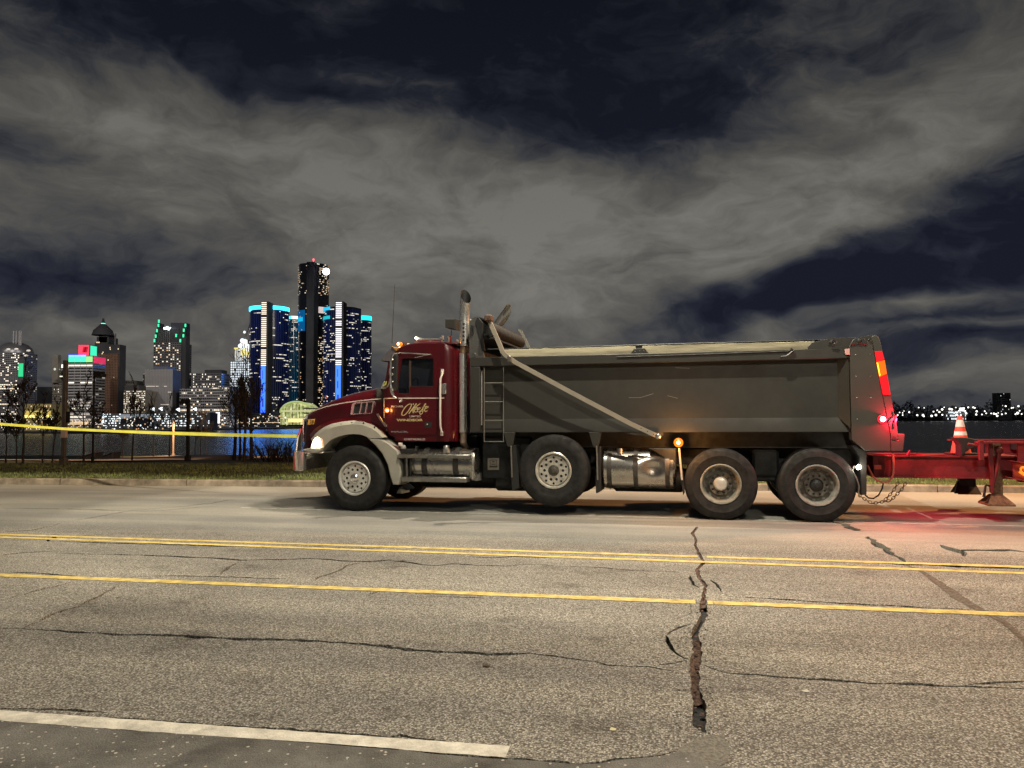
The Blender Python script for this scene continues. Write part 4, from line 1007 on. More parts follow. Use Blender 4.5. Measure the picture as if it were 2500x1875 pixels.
hx0, hz0 = T(zc(1392, 1310), YS - .03); hx1, hz1 = T(zc(1555, 1070), YS - .03)
mb = MB(); mb.box(hx0, hx1, YS - .03, YS, hz0, hz1, .012); dh = mb.build('door_handle', CHROME, cab)
mb = MB(); mb.tube([T3(zc(510, 378), .13), T3(zc(1220, 415), .13)], .010, 6); mb.tube([T3(zc(845, 488), .13), T3(zc(1220, 415), .13)], .005, 6); mb.build('mirror_brace', CHROME, cab)
onface('door_hinge', r3, [(760, 795), (775, 793), (800, 830), (812, 850), (845, 890), (848, 905), (835, 908), (805, 870), (765, 812)], ALUD, y=YS - .012, th=.03, b=.004)
# visor
vz = [zc(85, 548), zc(330, 235), zc(350, 260), zc(445, 350), zc(440, 400), zc(300, 600), zc(170, 580)]
a = T3(zc(90, 550), .12); b = T3(zc(340, 235), .12)
mb = MB(); mb.prism([(a[0], a[2]), (b[0], b[2]), (b[0] + .012, b[2] - .012), (a[0] + .012, a[2] - .014)], .12, 2.38, .002); mb.prism([(a[0], a[2]), (b[0], b[2]), T(zc(430, 350), .12), T(zc(300, 570), .12)], .125, .135); mb.prism([(a[0], a[2]), (b[0], b[2]), T(zc(430, 350), .12), T(zc(300, 570), .12)], 2.365, 2.375)
vis = mb.build('sun_visor', mat('visor_metal', (.30, .31, .33), .3, metal=.8), cab)
mb = MB(); mb.prism(TP(zc, [(340, 240), (500, 268), (440, 340)], .11), .10, .30, .005); mb.build('visor_bracket', mat('amber_tinted_bracket', (.55, .27, .08), .4), vis)
# roof markers, beacon, horn, antenna
def rootlamp(X, Y, y, r=.032, f=zc):
    p = T3(f(X, Y), y); mb = MB(); mb.sphere(p, r, 12, 8, (1.3, 1, .85)); o = mb.build('roof_marker_light', AMBER, cab); mb = MB(); mb.sphere((p[0] - .01, p[1] - r * .9, p[2]), r * .45, 8, 6); mb.build('bulb', AMBERC, o); return p
rp = rootlamp(512, 185, .45, .045)
p2 = rootlamp(548, 262, .30, .022)
lamp('beacon_glow', 'POINT', tuple(TO + AX * (rp[0] - .05) + AY * .3 + Vector((0, 0, rp[2] + .04))), 5, (1, .5, .1), .03)
for y in (.85, 1.25, 1.65, 2.1):
    mb = MB(); mb.sphere((rp[0] + .05, y, rp[2] + .02), .03, 10, 6, (1.3, 1, .8)); mb.build('roof_marker_light', AMBER, cab)
bx_, bz_ = T(zc(660, 190), .8); mb = MB(); mb.sphere((bx_, .8, bz_ - .02), .10, 16, 10, (1.15, 1, .55)); mb.build('roof_beacon', mat('beacon_dome', (.06, .03, .02), .15, spec=.8), cab)
h0 = T3(zc(885, 85), .9); h1 = T3(zc(1490, 85), .9); mb = MB(); L_ = h1[0] - h0[0]
mb.lathe([(.075, 0), (.078, .004), (.055, .05), (.032, .13), (.024, .25), (.020, L_ * .85), (.030, L_ * .87), (.045, L_ * .90), (.045, L_), (0, L_)], (h0[0], .9, h0[2] - .01), axis='x', n=20)
mb.box(h0[0] + .25, h0[0] + .29, .88, .92, h0[2] - .09, h0[2]); mb.box(h0[0] + .6, h0[0] + .64, .88, .92, h0[2] - .09, h0[2]); mb.build('air_horn', CHROME, cab)
for X in (1480, 1618, 1660, 1812):
    p = T3(zc(X, 130), .45); mb = MB(); mb.box(p[0] - .018, p[0] + .018, .44, .46, p[2] - .08, p[2] + (.10 if X < 1700 else .03), .004); mb.build('roof_bracket', TAPE_W if X != 1660 else TAPE_R, cab)
mb = MB(); a = T3((957, 838), .15); b = T3((964, 694), .15); mb.tube([a, b], [.007, .004], 6); mb.build('antenna', BLACKP, cab)
# west-coast mirror
mb = MB(); mpts = [(875, 300), (893, 290), (935, 296), (948, 330), (944, 600), (925, 625), (905, 608), (885, 590), (874, 560)]
mo = TP(zc, [(340, 440), (400, 405), (480, 420), (470, 1180), (440, 1240), (335, 1230), (300, 1180), (300, 560)], -.12)
mb.prism(mo, -.16, -.09, .02); mir = mb.build('mirror', BLACKP, cab)
mb = MB(); mb.tube([T3(zc(*p), -.17) for p in ((375, 410), (335, 500), (318, 560), (310, 700), (300, 800), (305, 900), (310, 1000), (315, 1150), (335, 1230), (350, 1300), (390, 1370), (450, 1400))], [.012, .014, .022, .017, .028, .017, .02, .022, .03, .02, .014, .01], 10)
mb.tube([T3(zc(450, 1400), -.1), T3(zc(520, 1430), .0), T3(zc(540, 1450), YS)], .012, 8); mb.sphere(T3(zc(540, 1460), .06), .032, 10, 8); mb.tube([T3(zc(390, 405), -.1), T3(zc(480, 395), .02), T3(zc(520, 380), YS)], .012, 8); mb.build('mirror_arm', CHROME, mir)
for yy in (530, 720, 870, 1030, 1210):
    mb = MB(); mb.sphere(T3(zc(355, yy), -.185), .018, 8, 6); mb.build('mirror_clamp', CHROME, mir)
mb = MB(); mb.grid([[(q[0], -.02, q[1]) for q in TP(zc, [(125, 1150), (260, 1120)], 0)], [(q[0], -.02, q[1]) for q in TP(zc, [(150, 1020), (240, 1010)], 0)]])
onface('windshield_sticker', zc, [(140, 1130), (160, 1025), (232, 1020), (205, 1125)], mat('yellow_sticker', (.6, .62, .18), .6), y=.14)
onface('windshield_frame', zc, [(100, 1180), (130, 1060), (150, 1140), (200, 1150), (240, 1110), (270, 1040), (330, 700), (345, 700), (290, 1060), (250, 1150), (190, 1195), (120, 1195)], mat('frame_rubber', (.28, .26, .22), .5), y=.15)
# below the cab: small fittings
mb = MB(); mb.prism(TP(zt, [(100, 180), (168, 180), (168, 245), (100, 245)], .05), .05, .12, .01); mb.build('fuel_filter_cap', STRIPE, truck)
onface('air_hose_bracket', zt, [(0, 230), (60, 240), (170, 300), (120, 330), (30, 300)], mat('dull_red_bracket', (.12, .03, .03), .6), y=.1, th=.05, parent=truck)
mb = MB(); mb.prism(TP(zt, [(90, 310), (400, 310), (430, 300), (470, 250), (480, 260), (420, 400), (95, 420)], .10), .10, .3, .01); mb.build('battery_box', BLACKP, truck)
mb = MB(); mb.sphere(T3(zt(205, 280), .2), .055, 10, 8); mb.build('air_valve', CREAM, truck)
mb = MB(); mb.prism(TP(zt, [(60, 1235), (110, 1110), (180, 1060), (285, 1150), (270, 1175), (180, 1130), (175, 1240)], .5), .5, .9, .02); mb.build('steering_box', ALUD, truck)

# ---- front fuel tank with steps
def tank_x(name, x0, x1, r, yc, zc_, m, segs=40, dent=None):
    mb = MB(); pr = [(0, x0), (r * .7, x0 + .004), (r * .93, x0 + .015), (r, x0 + .045)]; n = 14
    for i in range(1, n): pr.append((r, x0 + .045 + (x1 - x0 - .09) * i / n))
    pr += [(r, x1 - .045), (r * .93, x1 - .015), (r * .7, x1 - .004), (0, x1)]
    mb.lathe(pr, (0, yc, zc_), axis='x', n=segs)
    if dent:
        for i, v in enumerate(mb.v):
            d = Vector(v) - Vector(dent[:3]); k = math.exp(-(d.x / dent[3]) ** 2 - (d.z / dent[4]) ** 2)
            if v[1] < yc: mb.v[i] = (v[0], v[1] + dent[5] * k, v[2])
    return mb.build(name, m, truck)
xa, za = T(zt(350, 980), .05); xb, zb = T(zt(1690, 290), .05)
r_ = (zb - za) / 2; ft = tank_x('fuel_tank', xa, xb, r_, .05 + r_, (za + zb) / 2, TANK)
for X in (580, 1228):
    x0 = T(zt(X, 600), .04)[0]; x1 = T(zt(X + 112, 600), .04)[0]; mb = MB(); n = 28
    mb.grid([[(x, .05 + r_ - (r_ + .008) * cos(a), (za + zb) / 2 + (r_ + .008) * sin(a)) for x in (x0, x1)] for a in [-pi * .5 + 2 * pi * k / n for k in range(n + 1)]]); mb.build('tank_strap', mat('strap_steel', (.07, .065, .06), .45, metal=.5, var=.3, vs=15), ft)
p = T3(zt(1105, 310), .18); mb = MB(); mb.lathe([(0, .08), (.045, .08), (.052, .07), (.052, .03), (.062, .02), (.062, -.04)], (p[0], .18, p[2] - .02), axis='z', n=16); mb.build('tank_cap', CHROME, ft)
for (X0, Y0, X1, Y1, y) in ((90, 430, 1590, 497, -.04), (175, 905, 1515, 985, -.06)):
    a = T(zt(X0, Y1), y); b = T(zt(X1, Y0), y); mb = MB(); mb.box(a[0], b[0], y, y + .22, a[1], b[1], .008); st = mb.build('step', ALUD, truck)
    mb = MB(); k = 0; xx = a[0] + .05
    while xx < b[0] - .05: mb.box(xx, xx + .03, y + .02, y + .2, b[1] - .002, b[1] + .008); xx += .09
    mb.build('step_tread', ALUD, st)
for X in (268, 298 - 60, 340): 
    a = T(zt(X, 880), .0); b = T(zt(X + 26, 495), .0); mb = MB(); mb.box(a[0], b[0], .0, .02, a[1], b[1], .004); mb.build('step_hanger', ALUD if X == 268 else BLACKP, truck)
mb = MB(); mb.tube([T3(zt(1655, 390), -.05), T3(zt(1652, 940), -.05)], .010, 8); mb.build('step_pin', CHROME, truck)
mb = MB(); mb.prism(TP(zt, [(1665, 960), (1690, 880), (1800, 800), (1815, 960), (1720, 975)], .2), .2, .32, .01); mb.build('tank_bracket', ALUD, truck)
# ---- rear hydraulic tank, dented
xa, za = T(r5(1292, 612), .06); xb, zb = T(r5(2010, 222), .06); r_ = (zb - za) / 2; zc2 = (za + zb) / 2
ht = tank_x('hydraulic_tank', xa, xb, r_, .06 + r_, zc2, TANK, 48, dent=(T(r5(1800, 400), 0)[0], 0, zc2 + .02, .16, .14, .09))
for X in (1345, 1600, 1908):
    x0 = T(r5(X, 400), .04)[0]; x1 = T(r5(X + 45, 400), .04)[0]; mb = MB(); n = 28
    mb.grid([[(x, .06 + r_ - (r_ + .008) * cos(a), zc2 + (r_ + .008) * sin(a)) for x in (x0, x1)] for a in [-pi * .5 + 2 * pi * k / n for k in range(n + 1)]]); mb.build('tank_strap', mat('strap_steel', (.07, .065, .06), .45, metal=.5, var=.3, vs=15), ht)
p = T3(r5(1475, 235), .2); mb = MB(); mb.lathe([(0, .04), (.05, .04), (.055, .0), (.055, -.06)], (p[0], .2, p[2] - .01), axis='z', n=16); mb.build('tank_cap', ALUD, ht)
mb = MB(); mb.prism(TP(r5, [(1760, 215), (2020, 215), (2020, 420), (1990, 410), (1900, 300)], .2), .10, .2, .01); mb.build('tank_shroud', BLACK, ht)

# ---- exhaust stacks
def stack(px, y0, zb_, ztop, r, m, bend):
    pass
sxx, stz = T(r4(196, 200), .32); SY = .32
zlow = T(r4(180, 1318), SY)[1]; zmid = T(r4(180, 625), SY)[1]; zmid2 = T(r4(180, 560), SY)[1]; zup = T(r4(180, 335), SY)[1]; ztip0 = T(r4(200, 190), SY)[1]; ztip1 = T(r4(200, 58), SY)[1]
mb = MB(); mb.tube([(sxx - .03, SY, zlow - .0), (sxx - .03, SY, zmid)], .072, 24); STK = mat('stack_chrome', (.88, .86, .82), .24, metal=.88, var=.1, vs=5); stk = mb.build('exhaust_stack', STK, truck)
mb = MB(); mb.tube([(sxx - .03, SY + .35, zlow - .32), (sxx - .03, SY + .12, zlow - .27), (sxx - .03, SY, zlow - .16), (sxx - .03, SY, zlow + .02)], .058, 20); mb.build('exhaust_elbow', mat('heat_stained_pipe', (.42, .33, .26), .4, metal=.7, var=.25), stk)
mb = MB(); mb.tube([(sxx - .02, SY, zmid - .01), (sxx - .02, SY, zmid2 + .01)], .055, 20); mb.box(sxx - .04, sxx + .14, SY - .02, SY + .1, zmid + .02, zmid2 - .02, .01); mb.build('exhaust_clamp', mat('heat_stained_pipe', (.30, .20, .12), .5, metal=.6), stk)
mb = MB(); n = 24; rr3 = []
for k in range(n + 1):
    a = 2 * pi * k / n
    rr3.append(a)
mb.tube([(sxx, SY, zmid2), (sxx, SY, zup)], .085, 24)
hs = mb.build('heat_shield', STK, stk)
for k in range(5):
    zz = zmid2 + .08 + k * (zup - zmid2 - .1) / 5; mb = MB(); mb.box(sxx - .012, sxx + .022, SY - .0875, SY - .08, zz, zz + (zup - zmid2) / 5 - .05, .002); mb.build('shield_slot', BLACK, hs)
mb = MB(); n = 32; rws = []
rt = .088
for k in range(n + 1):
    a = 2 * pi * k / n; cx_, cy_ = cos(a), sin(a)
    s_ = (cy_ * .8 - cx_ * .6)   # the cut slopes up toward the back (+y) and the front (-x)
    rws.append([(sxx + rt * cx_, SY + rt * cy_, zup), (sxx + rt * cx_, SY + rt * cy_, zup + .02)] + [(sxx + rt * cx_ + q * q * .03, SY + rt * cy_ - q * q * .03, (zup + .02) + q * ((ztip0 + ztip1) / 2 + (ztip1 - ztip0) / 2 * s_ - zup - .02)) for q in (.33, .66, 1.0)])
mb.grid(rws); tip = mb.build('exhaust_tip', STK, stk)
mb = MB(); mb.grid([[(p[0] * .985 + sxx * .015, p[1] * .985 + SY * .015, p[2]) for p in r] for r in rws]); mb.build('exhaust_bore', BLACK, tip)
mb = MB(); mb.tube([(sxx + .11, SY, zlow), (sxx + .11, SY, zup + .02)], .018, 8); mb.build('stack_mount', TAPE_W, stk)
# far stack tip, leaning back
FY = 2.2
a = Vector(T3(z7(1060, 760), FY)); b = Vector(T3(z7(1180, 600), FY)); d_ = (b - a).normalized(); mb = MB(); rws = []; side = Vector((-d_.z, 0, d_.x))
base = Vector(T3(z7(1085, 800), FY))
base = Vector(T3(z7(1120, 740), FY)) - d_ * .4
for k in range(25):
    t = 2 * pi * k / 24; off = side * (cos(t) * .092) + Vector((0, 1, 0)) * (sin(t) * .092)
    rws.append([tuple(base + off), tuple(base + off + d_ * (.62 + .10 * cos(t) + .10 * sin(t)))])
mb.grid(rws); fs_ = mb.build('exhaust_tip', ALUD, truck, sharp=180)
mb = MB(); mb.tube([tuple(base - Vector((0.02, 0, 1.6))), tuple(base - Vector((0, 0, .15))), tuple(base), tuple(base + d_ * .3)], .085, 16); mb.build('exhaust_stack', ALUD, truck)

# ---- box behind the cab, headboard, tarp roller
onface('air_intake_box', z7, [(160, 740), (335, 738), (335, 935), (255, 920), (160, 905)], GREYP, y=.55, th=.3, b=.01, parent=truck)
mb = MB(); mb.tube([T3(z7(180, 910), .6), T3(z7(165, 1060), .6)], .006, 6); mb.tube([T3(z7(165, 1060), .6), T3(z7(150, 1120), .6)], .02, 6); mb.build('intake_cable', BLACK, truck)

body = empty('dump_body', (0, 0, 0), parent=truck)
ZT, ZR, ZB, ZP = 2.573, 2.425, 1.338, 1.552; RD = .125
XL = T((1148, 1000), 0)[0]; XP = T((1171.5, 950), 0)[0]; XR = T((2074, 950), 0)[0]
mb = MB(); mb.box(XL, XR + .1, 0, .26, ZR, ZT, .008); mb.build('top_rail', GREYP, body)
mb = MB(); mb.box(XL, XR + .1, 2.24, 2.5, ZR, ZT, .008); mb.build('top_rail', GREYP, body)
mb = MB(); mb.box(XL, XP, 0, .2, ZB + .0, ZR - .003, .008); mb.build('corner_post', GREYP, body)
mb = MB()
mb.grid([[(XP - .02, RD, ZR), (XR + .1, RD, ZR)], [(XP - .02, RD, ZP), (XR + .1, RD, ZP)]])
pan = mb.build('side_panel', GREYP, body, sharp=None)
mb = MB(); xe, ze = T(r8(1730, 762), .2); xe2 = T(r8(1828, 868), .0)[0]
mb.prism([(RD, ZP), (.085, ZB + .02), (.085, ZB), (RD, ZB)], XP + .002, xe2, 0, axis='x'); led = mb.build('lower_ledge', GREYP, body)
mb = MB(); xs = T(r8(1725, 600), RD)[0]; mb.add([(xs, RD - .002, ZR), (xs, RD - .002, ZP), (XR, .0, ZB + .05), (XR, .0, ZR)], [(0, 1, 2, 3)]); mb.build('post_return', GREYP, body, sharp=None)
mb = MB(); mb.box(XL, XR + .3, .22, 2.28, ZB, ZP, .01); mb.grid([[(XL, 2.3, ZR), (XR + .1, 2.3, ZR)], [(XL, 2.3, ZB), (XR + .1, 2.3, ZB)]]); mb.box(XL, XL + .06, .02, 2.48, ZB, ZT - .003, .005); mb.build('floor_and_walls', GREYP, body)
# bright scratches on the panel
SCR = mat('bare_metal_scratch', (.26, .25, .23), .5)
for pts in ([(112, 603), (200, 603), (300, 572)], [(410, 588), (488, 608)], [(470, 372), (580, 376)]):
    mb = MB(); q = [T3(r8(*p), RD) for p in pts]; mb.grid([[(p[0], RD - .0025, p[2] - .0025), (p[0], RD - .0025, p[2] + .0025)] for p in q]); mb.build('scratch', SCR, pan, sharp=None)
# sideboards with brackets
bz = T(r8(700, 178), .05)[1]
xa = T(r4(545, 620), .05)[0]; xm0 = T(r8(138, 240), .05)[0]; xm1 = T(r8(240, 240), .05)[0]; xb = T(r8(1545, 200), .05)[0]
HB_ = .128
for (x0, x1) in ((xa, xm0 + .05), (xm1 - .05, xb)):
    mb = MB(); n = int((x1 - x0) / .12); rws = []
    for k in range(n + 1):
        x = x0 + (x1 - x0) * k / n; w_ = R.uniform(-.004, .004); rws.append([(x, .10, ZT - .01), (x, .06 + w_, ZT), (x, .06 + w_ * .5, ZT + HB_ * .5), (x, .065 + w_, ZT + HB_ - R.uniform(0, .012)), (x, .10, ZT + HB_)])
    mb.grid(rws); mb.add([r for r in rws[0]], [(0, 1, 2, 3, 4)]); mb.build('sideboard', WOODB, body, sharp=40)
mb = MB(); mb.box(XL + .5, XR - .2, .105, .13, ZT - .02, ZT + HB_ + .022); mb.build('sideboard_rail', BLACK, body)
mb = MB(); mb.tube([(xa - .3, .10, ZT + HB_ + .012), (xb + .2, .10, ZT + HB_ + .018)], .010, 6); mb.build('tarp_cable', BLACKP, body)
mb = MB(); mb.prism(TP(r8, [(120, 270), (150, 228), (232, 222), (268, 262)], .04), .03, .058, .004); br = mb.build('sideboard_bracket', GREYP, body)
for X, Y in ((160, 245), (195, 243), (228, 242), (195, 265)):
    mb = MB(); mb.sphere(T3(r8(X, Y), .03), .010, 8, 5); mb.build('bolt', ALUD, br)
onface('end_plate', r8, [(1490, 215), (1520, 180), (1640, 152), (1640, 145), (1890, 138), (1990, 118), (2000, 160), (1815, 235), (1815, 262), (1490, 262)], GREYP, y=.05, th=.03, b=.004, parent=body)
mb = MB(); mb.tube([T3(r8(X, Y), -.01) for X, Y in ((20, 290), (700, 268), (1340, 246), (1375, 232))], .010, 6); mb.build('tarp_bow_rod', BLACK, body)
mb = MB(); mb.tube([T3(r8(X, Y), -.03) for X, Y in ((1285, 288), (1320, 283), (1345, 270), (1385, 240), (1360, 222))], .016, 6); mb.build('latch_hook', BLACKP, body)
# tail assembly
tp = TP(r7, [(245, 215), (262, 205), (425, 165), (575, 940), (578, 1065), (372, 1062), (265, 975)], -.03)
mb = MB(); mb.prism(tp, -.03, .22, .006); ts = mb.build('tail_side_panel', GREYD, body)
mb = MB(); mb.prism([(x, z) for x, z in tp], 2.28, 2.53, .006); mb.build('tail_side_panel', GREYD, body)
for X, Y in ((293, 286), (412, 283), (298, 460), (417, 458), (303, 634), (420, 632), (308, 808)):
    mb = MB(); mb.sphere(T3(r7(X, Y), -.035), .011, 8, 5, (1, .5, 1)); mb.build('bolt', ALUD, ts)
tg = TP(r7, [(428, 170), (425, 140), (450, 126), (475, 135), (492, 165), (505, 215), (640, 925), (640, 975), (580, 975), (578, 940)], -.02)
mb = MB(); mb.prism(tg, -.02, 2.52, .006); gt = mb.build('tailgate', GREYD, body)
mb = MB(); mb.prism(TP(r7, [(578, 978), (640, 978), (640, 925), (690, 928), (694, 935), (680, 1062), (672, 1066), (580, 1066)], -.02), -.02, .12, .006); mb.build('tailgate_foot', GREYD, gt)
mb = MB(); mb.prism(TP(r7, [(595, 948), (612, 948), (625, 960), (628, 974), (592, 974)], -.03), -.026, -.015); mb.build('hinge_hole', BLACK, gt)
mb = MB(); mb.prism(TP(r7, [(250, 208), (270, 165), (300, 150), (360, 150), (380, 165), (385, 205), (300, 198)], -.05), -.05, -.02, .006); mb.build('top_hinge', BLACKP, gt)
mb = MB()
for X, Y, r_ in ((325, 175, .035), (100, 185, .03), (405, 165, .02)): mb.sphere(T3(r7(X, Y), -.05), r_, 10, 6, (1, .5, 1))
mb.tube([T3(r7(X, Y), -.05) for X, Y in ((88, 175), (115, 165), (140, 185), (118, 200))], .012, 6); mb.build('hinge_pin', BLACKP, gt)
# light strip: red, amber, red segments
segs = [([(450, 258), (508, 255), (528, 325), (464, 345)], REDL), ([(464, 345), (530, 330), (548, 440), (486, 465)], mat('amber_strip_lit', (.1, .03, .002), .3, emit=(1, .12, .003), es=1.5, var=0)), ([(486, 465), (550, 445), (578, 608), (516, 608)], REDL)]
for pts, m in segs: mb = MB(); mb.prism(TP(r7, pts, -.03), -.034, -.021); mb.build('light_strip', m, gt)
mb = MB(); mb.prism(TP(r7, [(466, 350), (476, 350), (496, 452), (490, 460)], -.04), -.038, -.0345); mb.build('strip_core', mat('amber_core', (1, .8, .1), .3, emit=(1, .62, .02), es=2.2, var=0), gt)
onface('clearance_reflector', r7, [(206, 240), (246, 238), (247, 286), (208, 284)], mat('pink_reflector', (.75, .42, .38), .3), y=-.035, th=.012, parent=ts, b=.003)
mb = MB(); c = T3(r7(512, 808), -.06); mb.sphere(c, .066, 16, 10, (1, .6, 1)); rl = mb.build('tail_lamp', mat('red_lens_strong', (.02, .002, .002), .3, emit=(1, .012, .035), es=1.6, var=0), gt)
mb = MB(); mb.sphere((c[0], c[1] - .03, c[2]), .036, 12, 8); mb.build('bulb', REDC, rl)
mb = MB(); mb.tube([T3(r7(605, 870), -.03), T3(r7(620, 800), -.05), T3(r7(600, 770), -.03)], .02, 8); mb.tube([T3(r7(560, 830), -.04), T3(r7(630, 775), -.04)], .016, 6); mb.build('latch_pin', BLACKP, gt)
def tw(p): return tuple(TO + AX * p[0] + AY * p[1] + Vector((0, 0, p[2])))
lamp('tail_glow', 'POINT', tw((c[0] + .20, -.10, c[2] - .02)), 75, (1, .02, .05), .04)
zz_ = T(r7(600, 600), 0)[0]
lamp('brake_glow', 'AREA', tw((zz_ + .12, 1.25, 1.15)), 30, (1, .015, .05), .5, aim=tw((zz_ + 2.6, 1.25, .1)))
lamp('brake_glow', 'AREA', tw((zz_ - .15, .05, .92)), 12, (1, .03, .06), .12, aim=tw((zz_ + 1.0, -1.2, 0)))
# ladder on the front corner
mb = MB()
def rod(f, a, b, y, r=.008, **k): mb.tube([T3(f(*a), y), T3(f(*b), y)], r, 6)
for X in (368, 538): rod(r4, (X, 745), (X, 1400), .03)
for Y in (883, 1048, 1213, 1400): rod(r4, (366, Y), (540, Y), .03)
mb.build('ladder', mat('ladder_steel', (.20, .19, .17), .45, metal=.3), body)
mb = MB(); mb.tube([T3(r4(345, 780), .08), T3(r4(345, 1255), .08)], .022, 8); mb.build('hydraulic_hose', ALUD, body)
onface('dark_slot', r4, [(332, 755), (372, 755), (368, 1270), (332, 1262)], BLACKP, y=RD - .002, th=.004, parent=body)
# mud flap hangers and flaps under the body
for pts, pole, flap in (([(540, 1318), (640, 1318), (625, 1420), (610, 1447), (578, 1447), (565, 1420)], (425, 190, 495), [(425, 495), (437, 628), (503, 596), (500, 420), (465, 190), (425, 190)]),
                        ([(1290, 1318), (1400, 1318), (1380, 1420), (1368, 1450), (1332, 1450), (1318, 1420)], (1250, 190, 520), [(1240, 510), (1245, 640), (1252, 650), (1292, 630), (1295, 400), (1290, 200), (1255, 200)])):
    mb = MB(); mb.prism(TP(r4, pts, .01), .0, .05, .006); hg = mb.build('flap_hanger', GREYP, body)
    mb = MB(); mb.tube([T3(r5(pole[0], pole[1]), .0), T3(r5(pole[0] + 10, pole[2]), .0)], .013, 8); mb.build('flap_rod', ALUD, hg)
    mb = MB(); mb.prism(TP(r5, flap, .06), .05, .075, .003); mb.prism([(x, z) for x, z in TP(r5, flap, .06)], .08, .55); mb.build('mud_flap', BLACKP, hg)
mb = MB(); mb.tube([T3(r5(2045, 215), -.02), T3(r5(2075, 520), -.02)], .016, 8); po = mb.build('lamp_post_rod', ALU, truck)
mb = MB(); mb.prism(TP(r5, [(2062, 510), (2092, 530), (2100, 640), (2085, 672), (2075, 600)], -.0), .0, .12, .004); mb.build('mud_flap', BLACKP, truck)
c = T3(r5(2040, 160), -.04); mb = MB(); mb.sphere(c, .072, 18, 12, (1, .6, 1)); al = mb.build('side_lamp', AMBER, truck)
mb = MB(); mb.sphere((c[0], c[1] - .035, c[2]), .026, 12, 8); mb.build('bulb', AMBERC, al)
lamp('side_lamp_glow', 'POINT', tw((c[0], -.28, c[2])), 34, (1, .42, .10), .05)
onface('pivot_plate', r8, [(100, 875), (378, 868), (375, 895), (345, 905), (100, 885)], GREYP, y=.0, th=.03, parent=body)
# rear work lamp, mud flap, hoses
c = T3(r6(1960, 398), .02); mb = MB(); mb.sphere(c, .034, 12, 8); mb.build('work_lamp', WHTC, truck)
lamp('work_lamp_glow', 'POINT', tw((c[0], -.1, c[2])), 3, (1, .9, .7), .03)
mb = MB(); mb.prism(TP(r6, [(1895, 190), (2035, 240), (2035, 660), (1985, 665), (1975, 300)], .02), .0, .6, .006); mb.build('mud_flap', BLACKP, truck)
mb = MB(); mb.tube([T3(r6(*p), .0) for p in ((1890, 415), (1915, 385), (1900, 430), (1940, 500), (1965, 580), (1960, 640), (1965, 680))], .010, 8); mb.build('wire_loom', ALUD, truck)
# tarp arms
def arm(pts, y, w, m, dz=0):
    mb = MB(); P_ = [T3(p, y) for p in pts]; rws = []
    for i, p in enumerate(P_):
        a = Vector(P_[max(i - 1, 0)]); b = Vector(P_[min(i + 1, len(P_) - 1)]); t = (b - a).normalized(); nn = Vector((-t.z, 0, t.x)) * w / 2; c = Vector(p)
        rws.append([tuple(c + nn + Vector((0, .02, 0))), tuple(c + nn - Vector((0, .02, 0))), tuple(c - nn - Vector((0, .02, 0))), tuple(c - nn + Vector((0, .02, 0)))])
    mb.grid(rws, closed=True); mb.add(rws[0], [(0, 1, 2, 3)]); mb.add(rws[-1], [(0, 1, 2, 3)]); return mb.build('tarp_arm', m, body)
ARM1 = mat('tarp_arm_aluminium', (.32, .28, .225), .45, metal=.2, var=.1, vs=4)
na = arm([z7(885, 690), z7(1000, 950), z7(1110, 1200), z7(1160, 1330), z7(1210, 1390), z7(1290, 1450), r4(640, 700), r4(1150, 975), r4(1659, 1243), r5(1840, 100)], -.13, .068, ARM1)
mb = MB(); mb.sphere(T3(r5(1843, 100), -.2), .045, 14, 10, (1, .6, 1)); mb.build('arm_pivot', ALUD, na)
for X, Y in ((1680, 22), (1740, 52), (1800, 80)):
    mb = MB(); mb.sphere(T3(r5(X, Y), -.222), .009, 8, 5, (1, .5, 1)); mb.build('arm_hole', BLACK, na)
mb = MB(); q = T3(r4(592, 672), -.2); mb.box(q[0] - .03, q[0] + .03, -.235, -.16, q[2] - .05, q[2] + .05, .01); mb.build('arm_joint', ALUD, na)
mb = MB(); q = T3(z7(885, 680), -.2); mb.box(q[0] - .06, q[0] + .05, -.23, -.05, q[2] - .05, q[2] + .05, .012); mb.build('arm_end', mat('rusty_joint', (.10, .05, .03), .7, var=.4, vs=20), na)
arm([z7(1470, 920), z7(1510, 930), z7(1600, 1110), z7(1690, 1300), z7(1760, 1400)], 2.62, .05, mat('far_tarp_arm', (.16, .15, .13), .5))
# headboard and tarp housing
hbp = TP(z7, [(520, 1450), (535, 760), (560, 722), (610, 684), (690, 663), (640, 765), (780, 1320), (825, 1450)], .06)
mb = MB(); mb.prism(hbp, .04, .09, .004); hd = mb.build('headboard', ALUD, body); mb = MB(); mb.prism([(x, z) for x, z in hbp], 2.42, 2.46, .004); mb.build('far_end_plate', ALUD, hd)
x0, x1 = hbp[0][0] + .04, T(z7(640, 900), .06)[0]
mb = MB(); mb.box(x0, x0 + .03, .088, 2.422, ZT, hbp[3][1] - .03); mb.build('headboard_panel', ALUD, hd)
mb = MB(); mb.tube([T3(z7(*p), .02) for p in ((560, 820), (555, 1000), (572, 1030), (590, 1000), (592, 830))], .008, 6); mb.build('tarp_handle', BLACKP, hd)
mb = MB(); mb.tube([T3(z7(610 + 30 * cos(a), 1395 + 35 * sin(a)), .03) for a in [2 * pi * k / 14 for k in range(14)]], .008, 6, closed=True); mb.build('lifting_ring', ALUD, hd)
mb = MB(); mb.prism(TP(z7, [(640, 770), (695, 668), (790, 780), (790, 1060), (830, 1320), (778, 1320)], .05), .02, .07, .004); mb.prism([(x, z) for x, z in TP(z7, [(640, 770), (695, 668), (790, 780), (790, 1060), (830, 1320), (778, 1320)], .05)], 2.43, 2.48, .004); mb.build('tarp_bracket', BLACKP, hd)
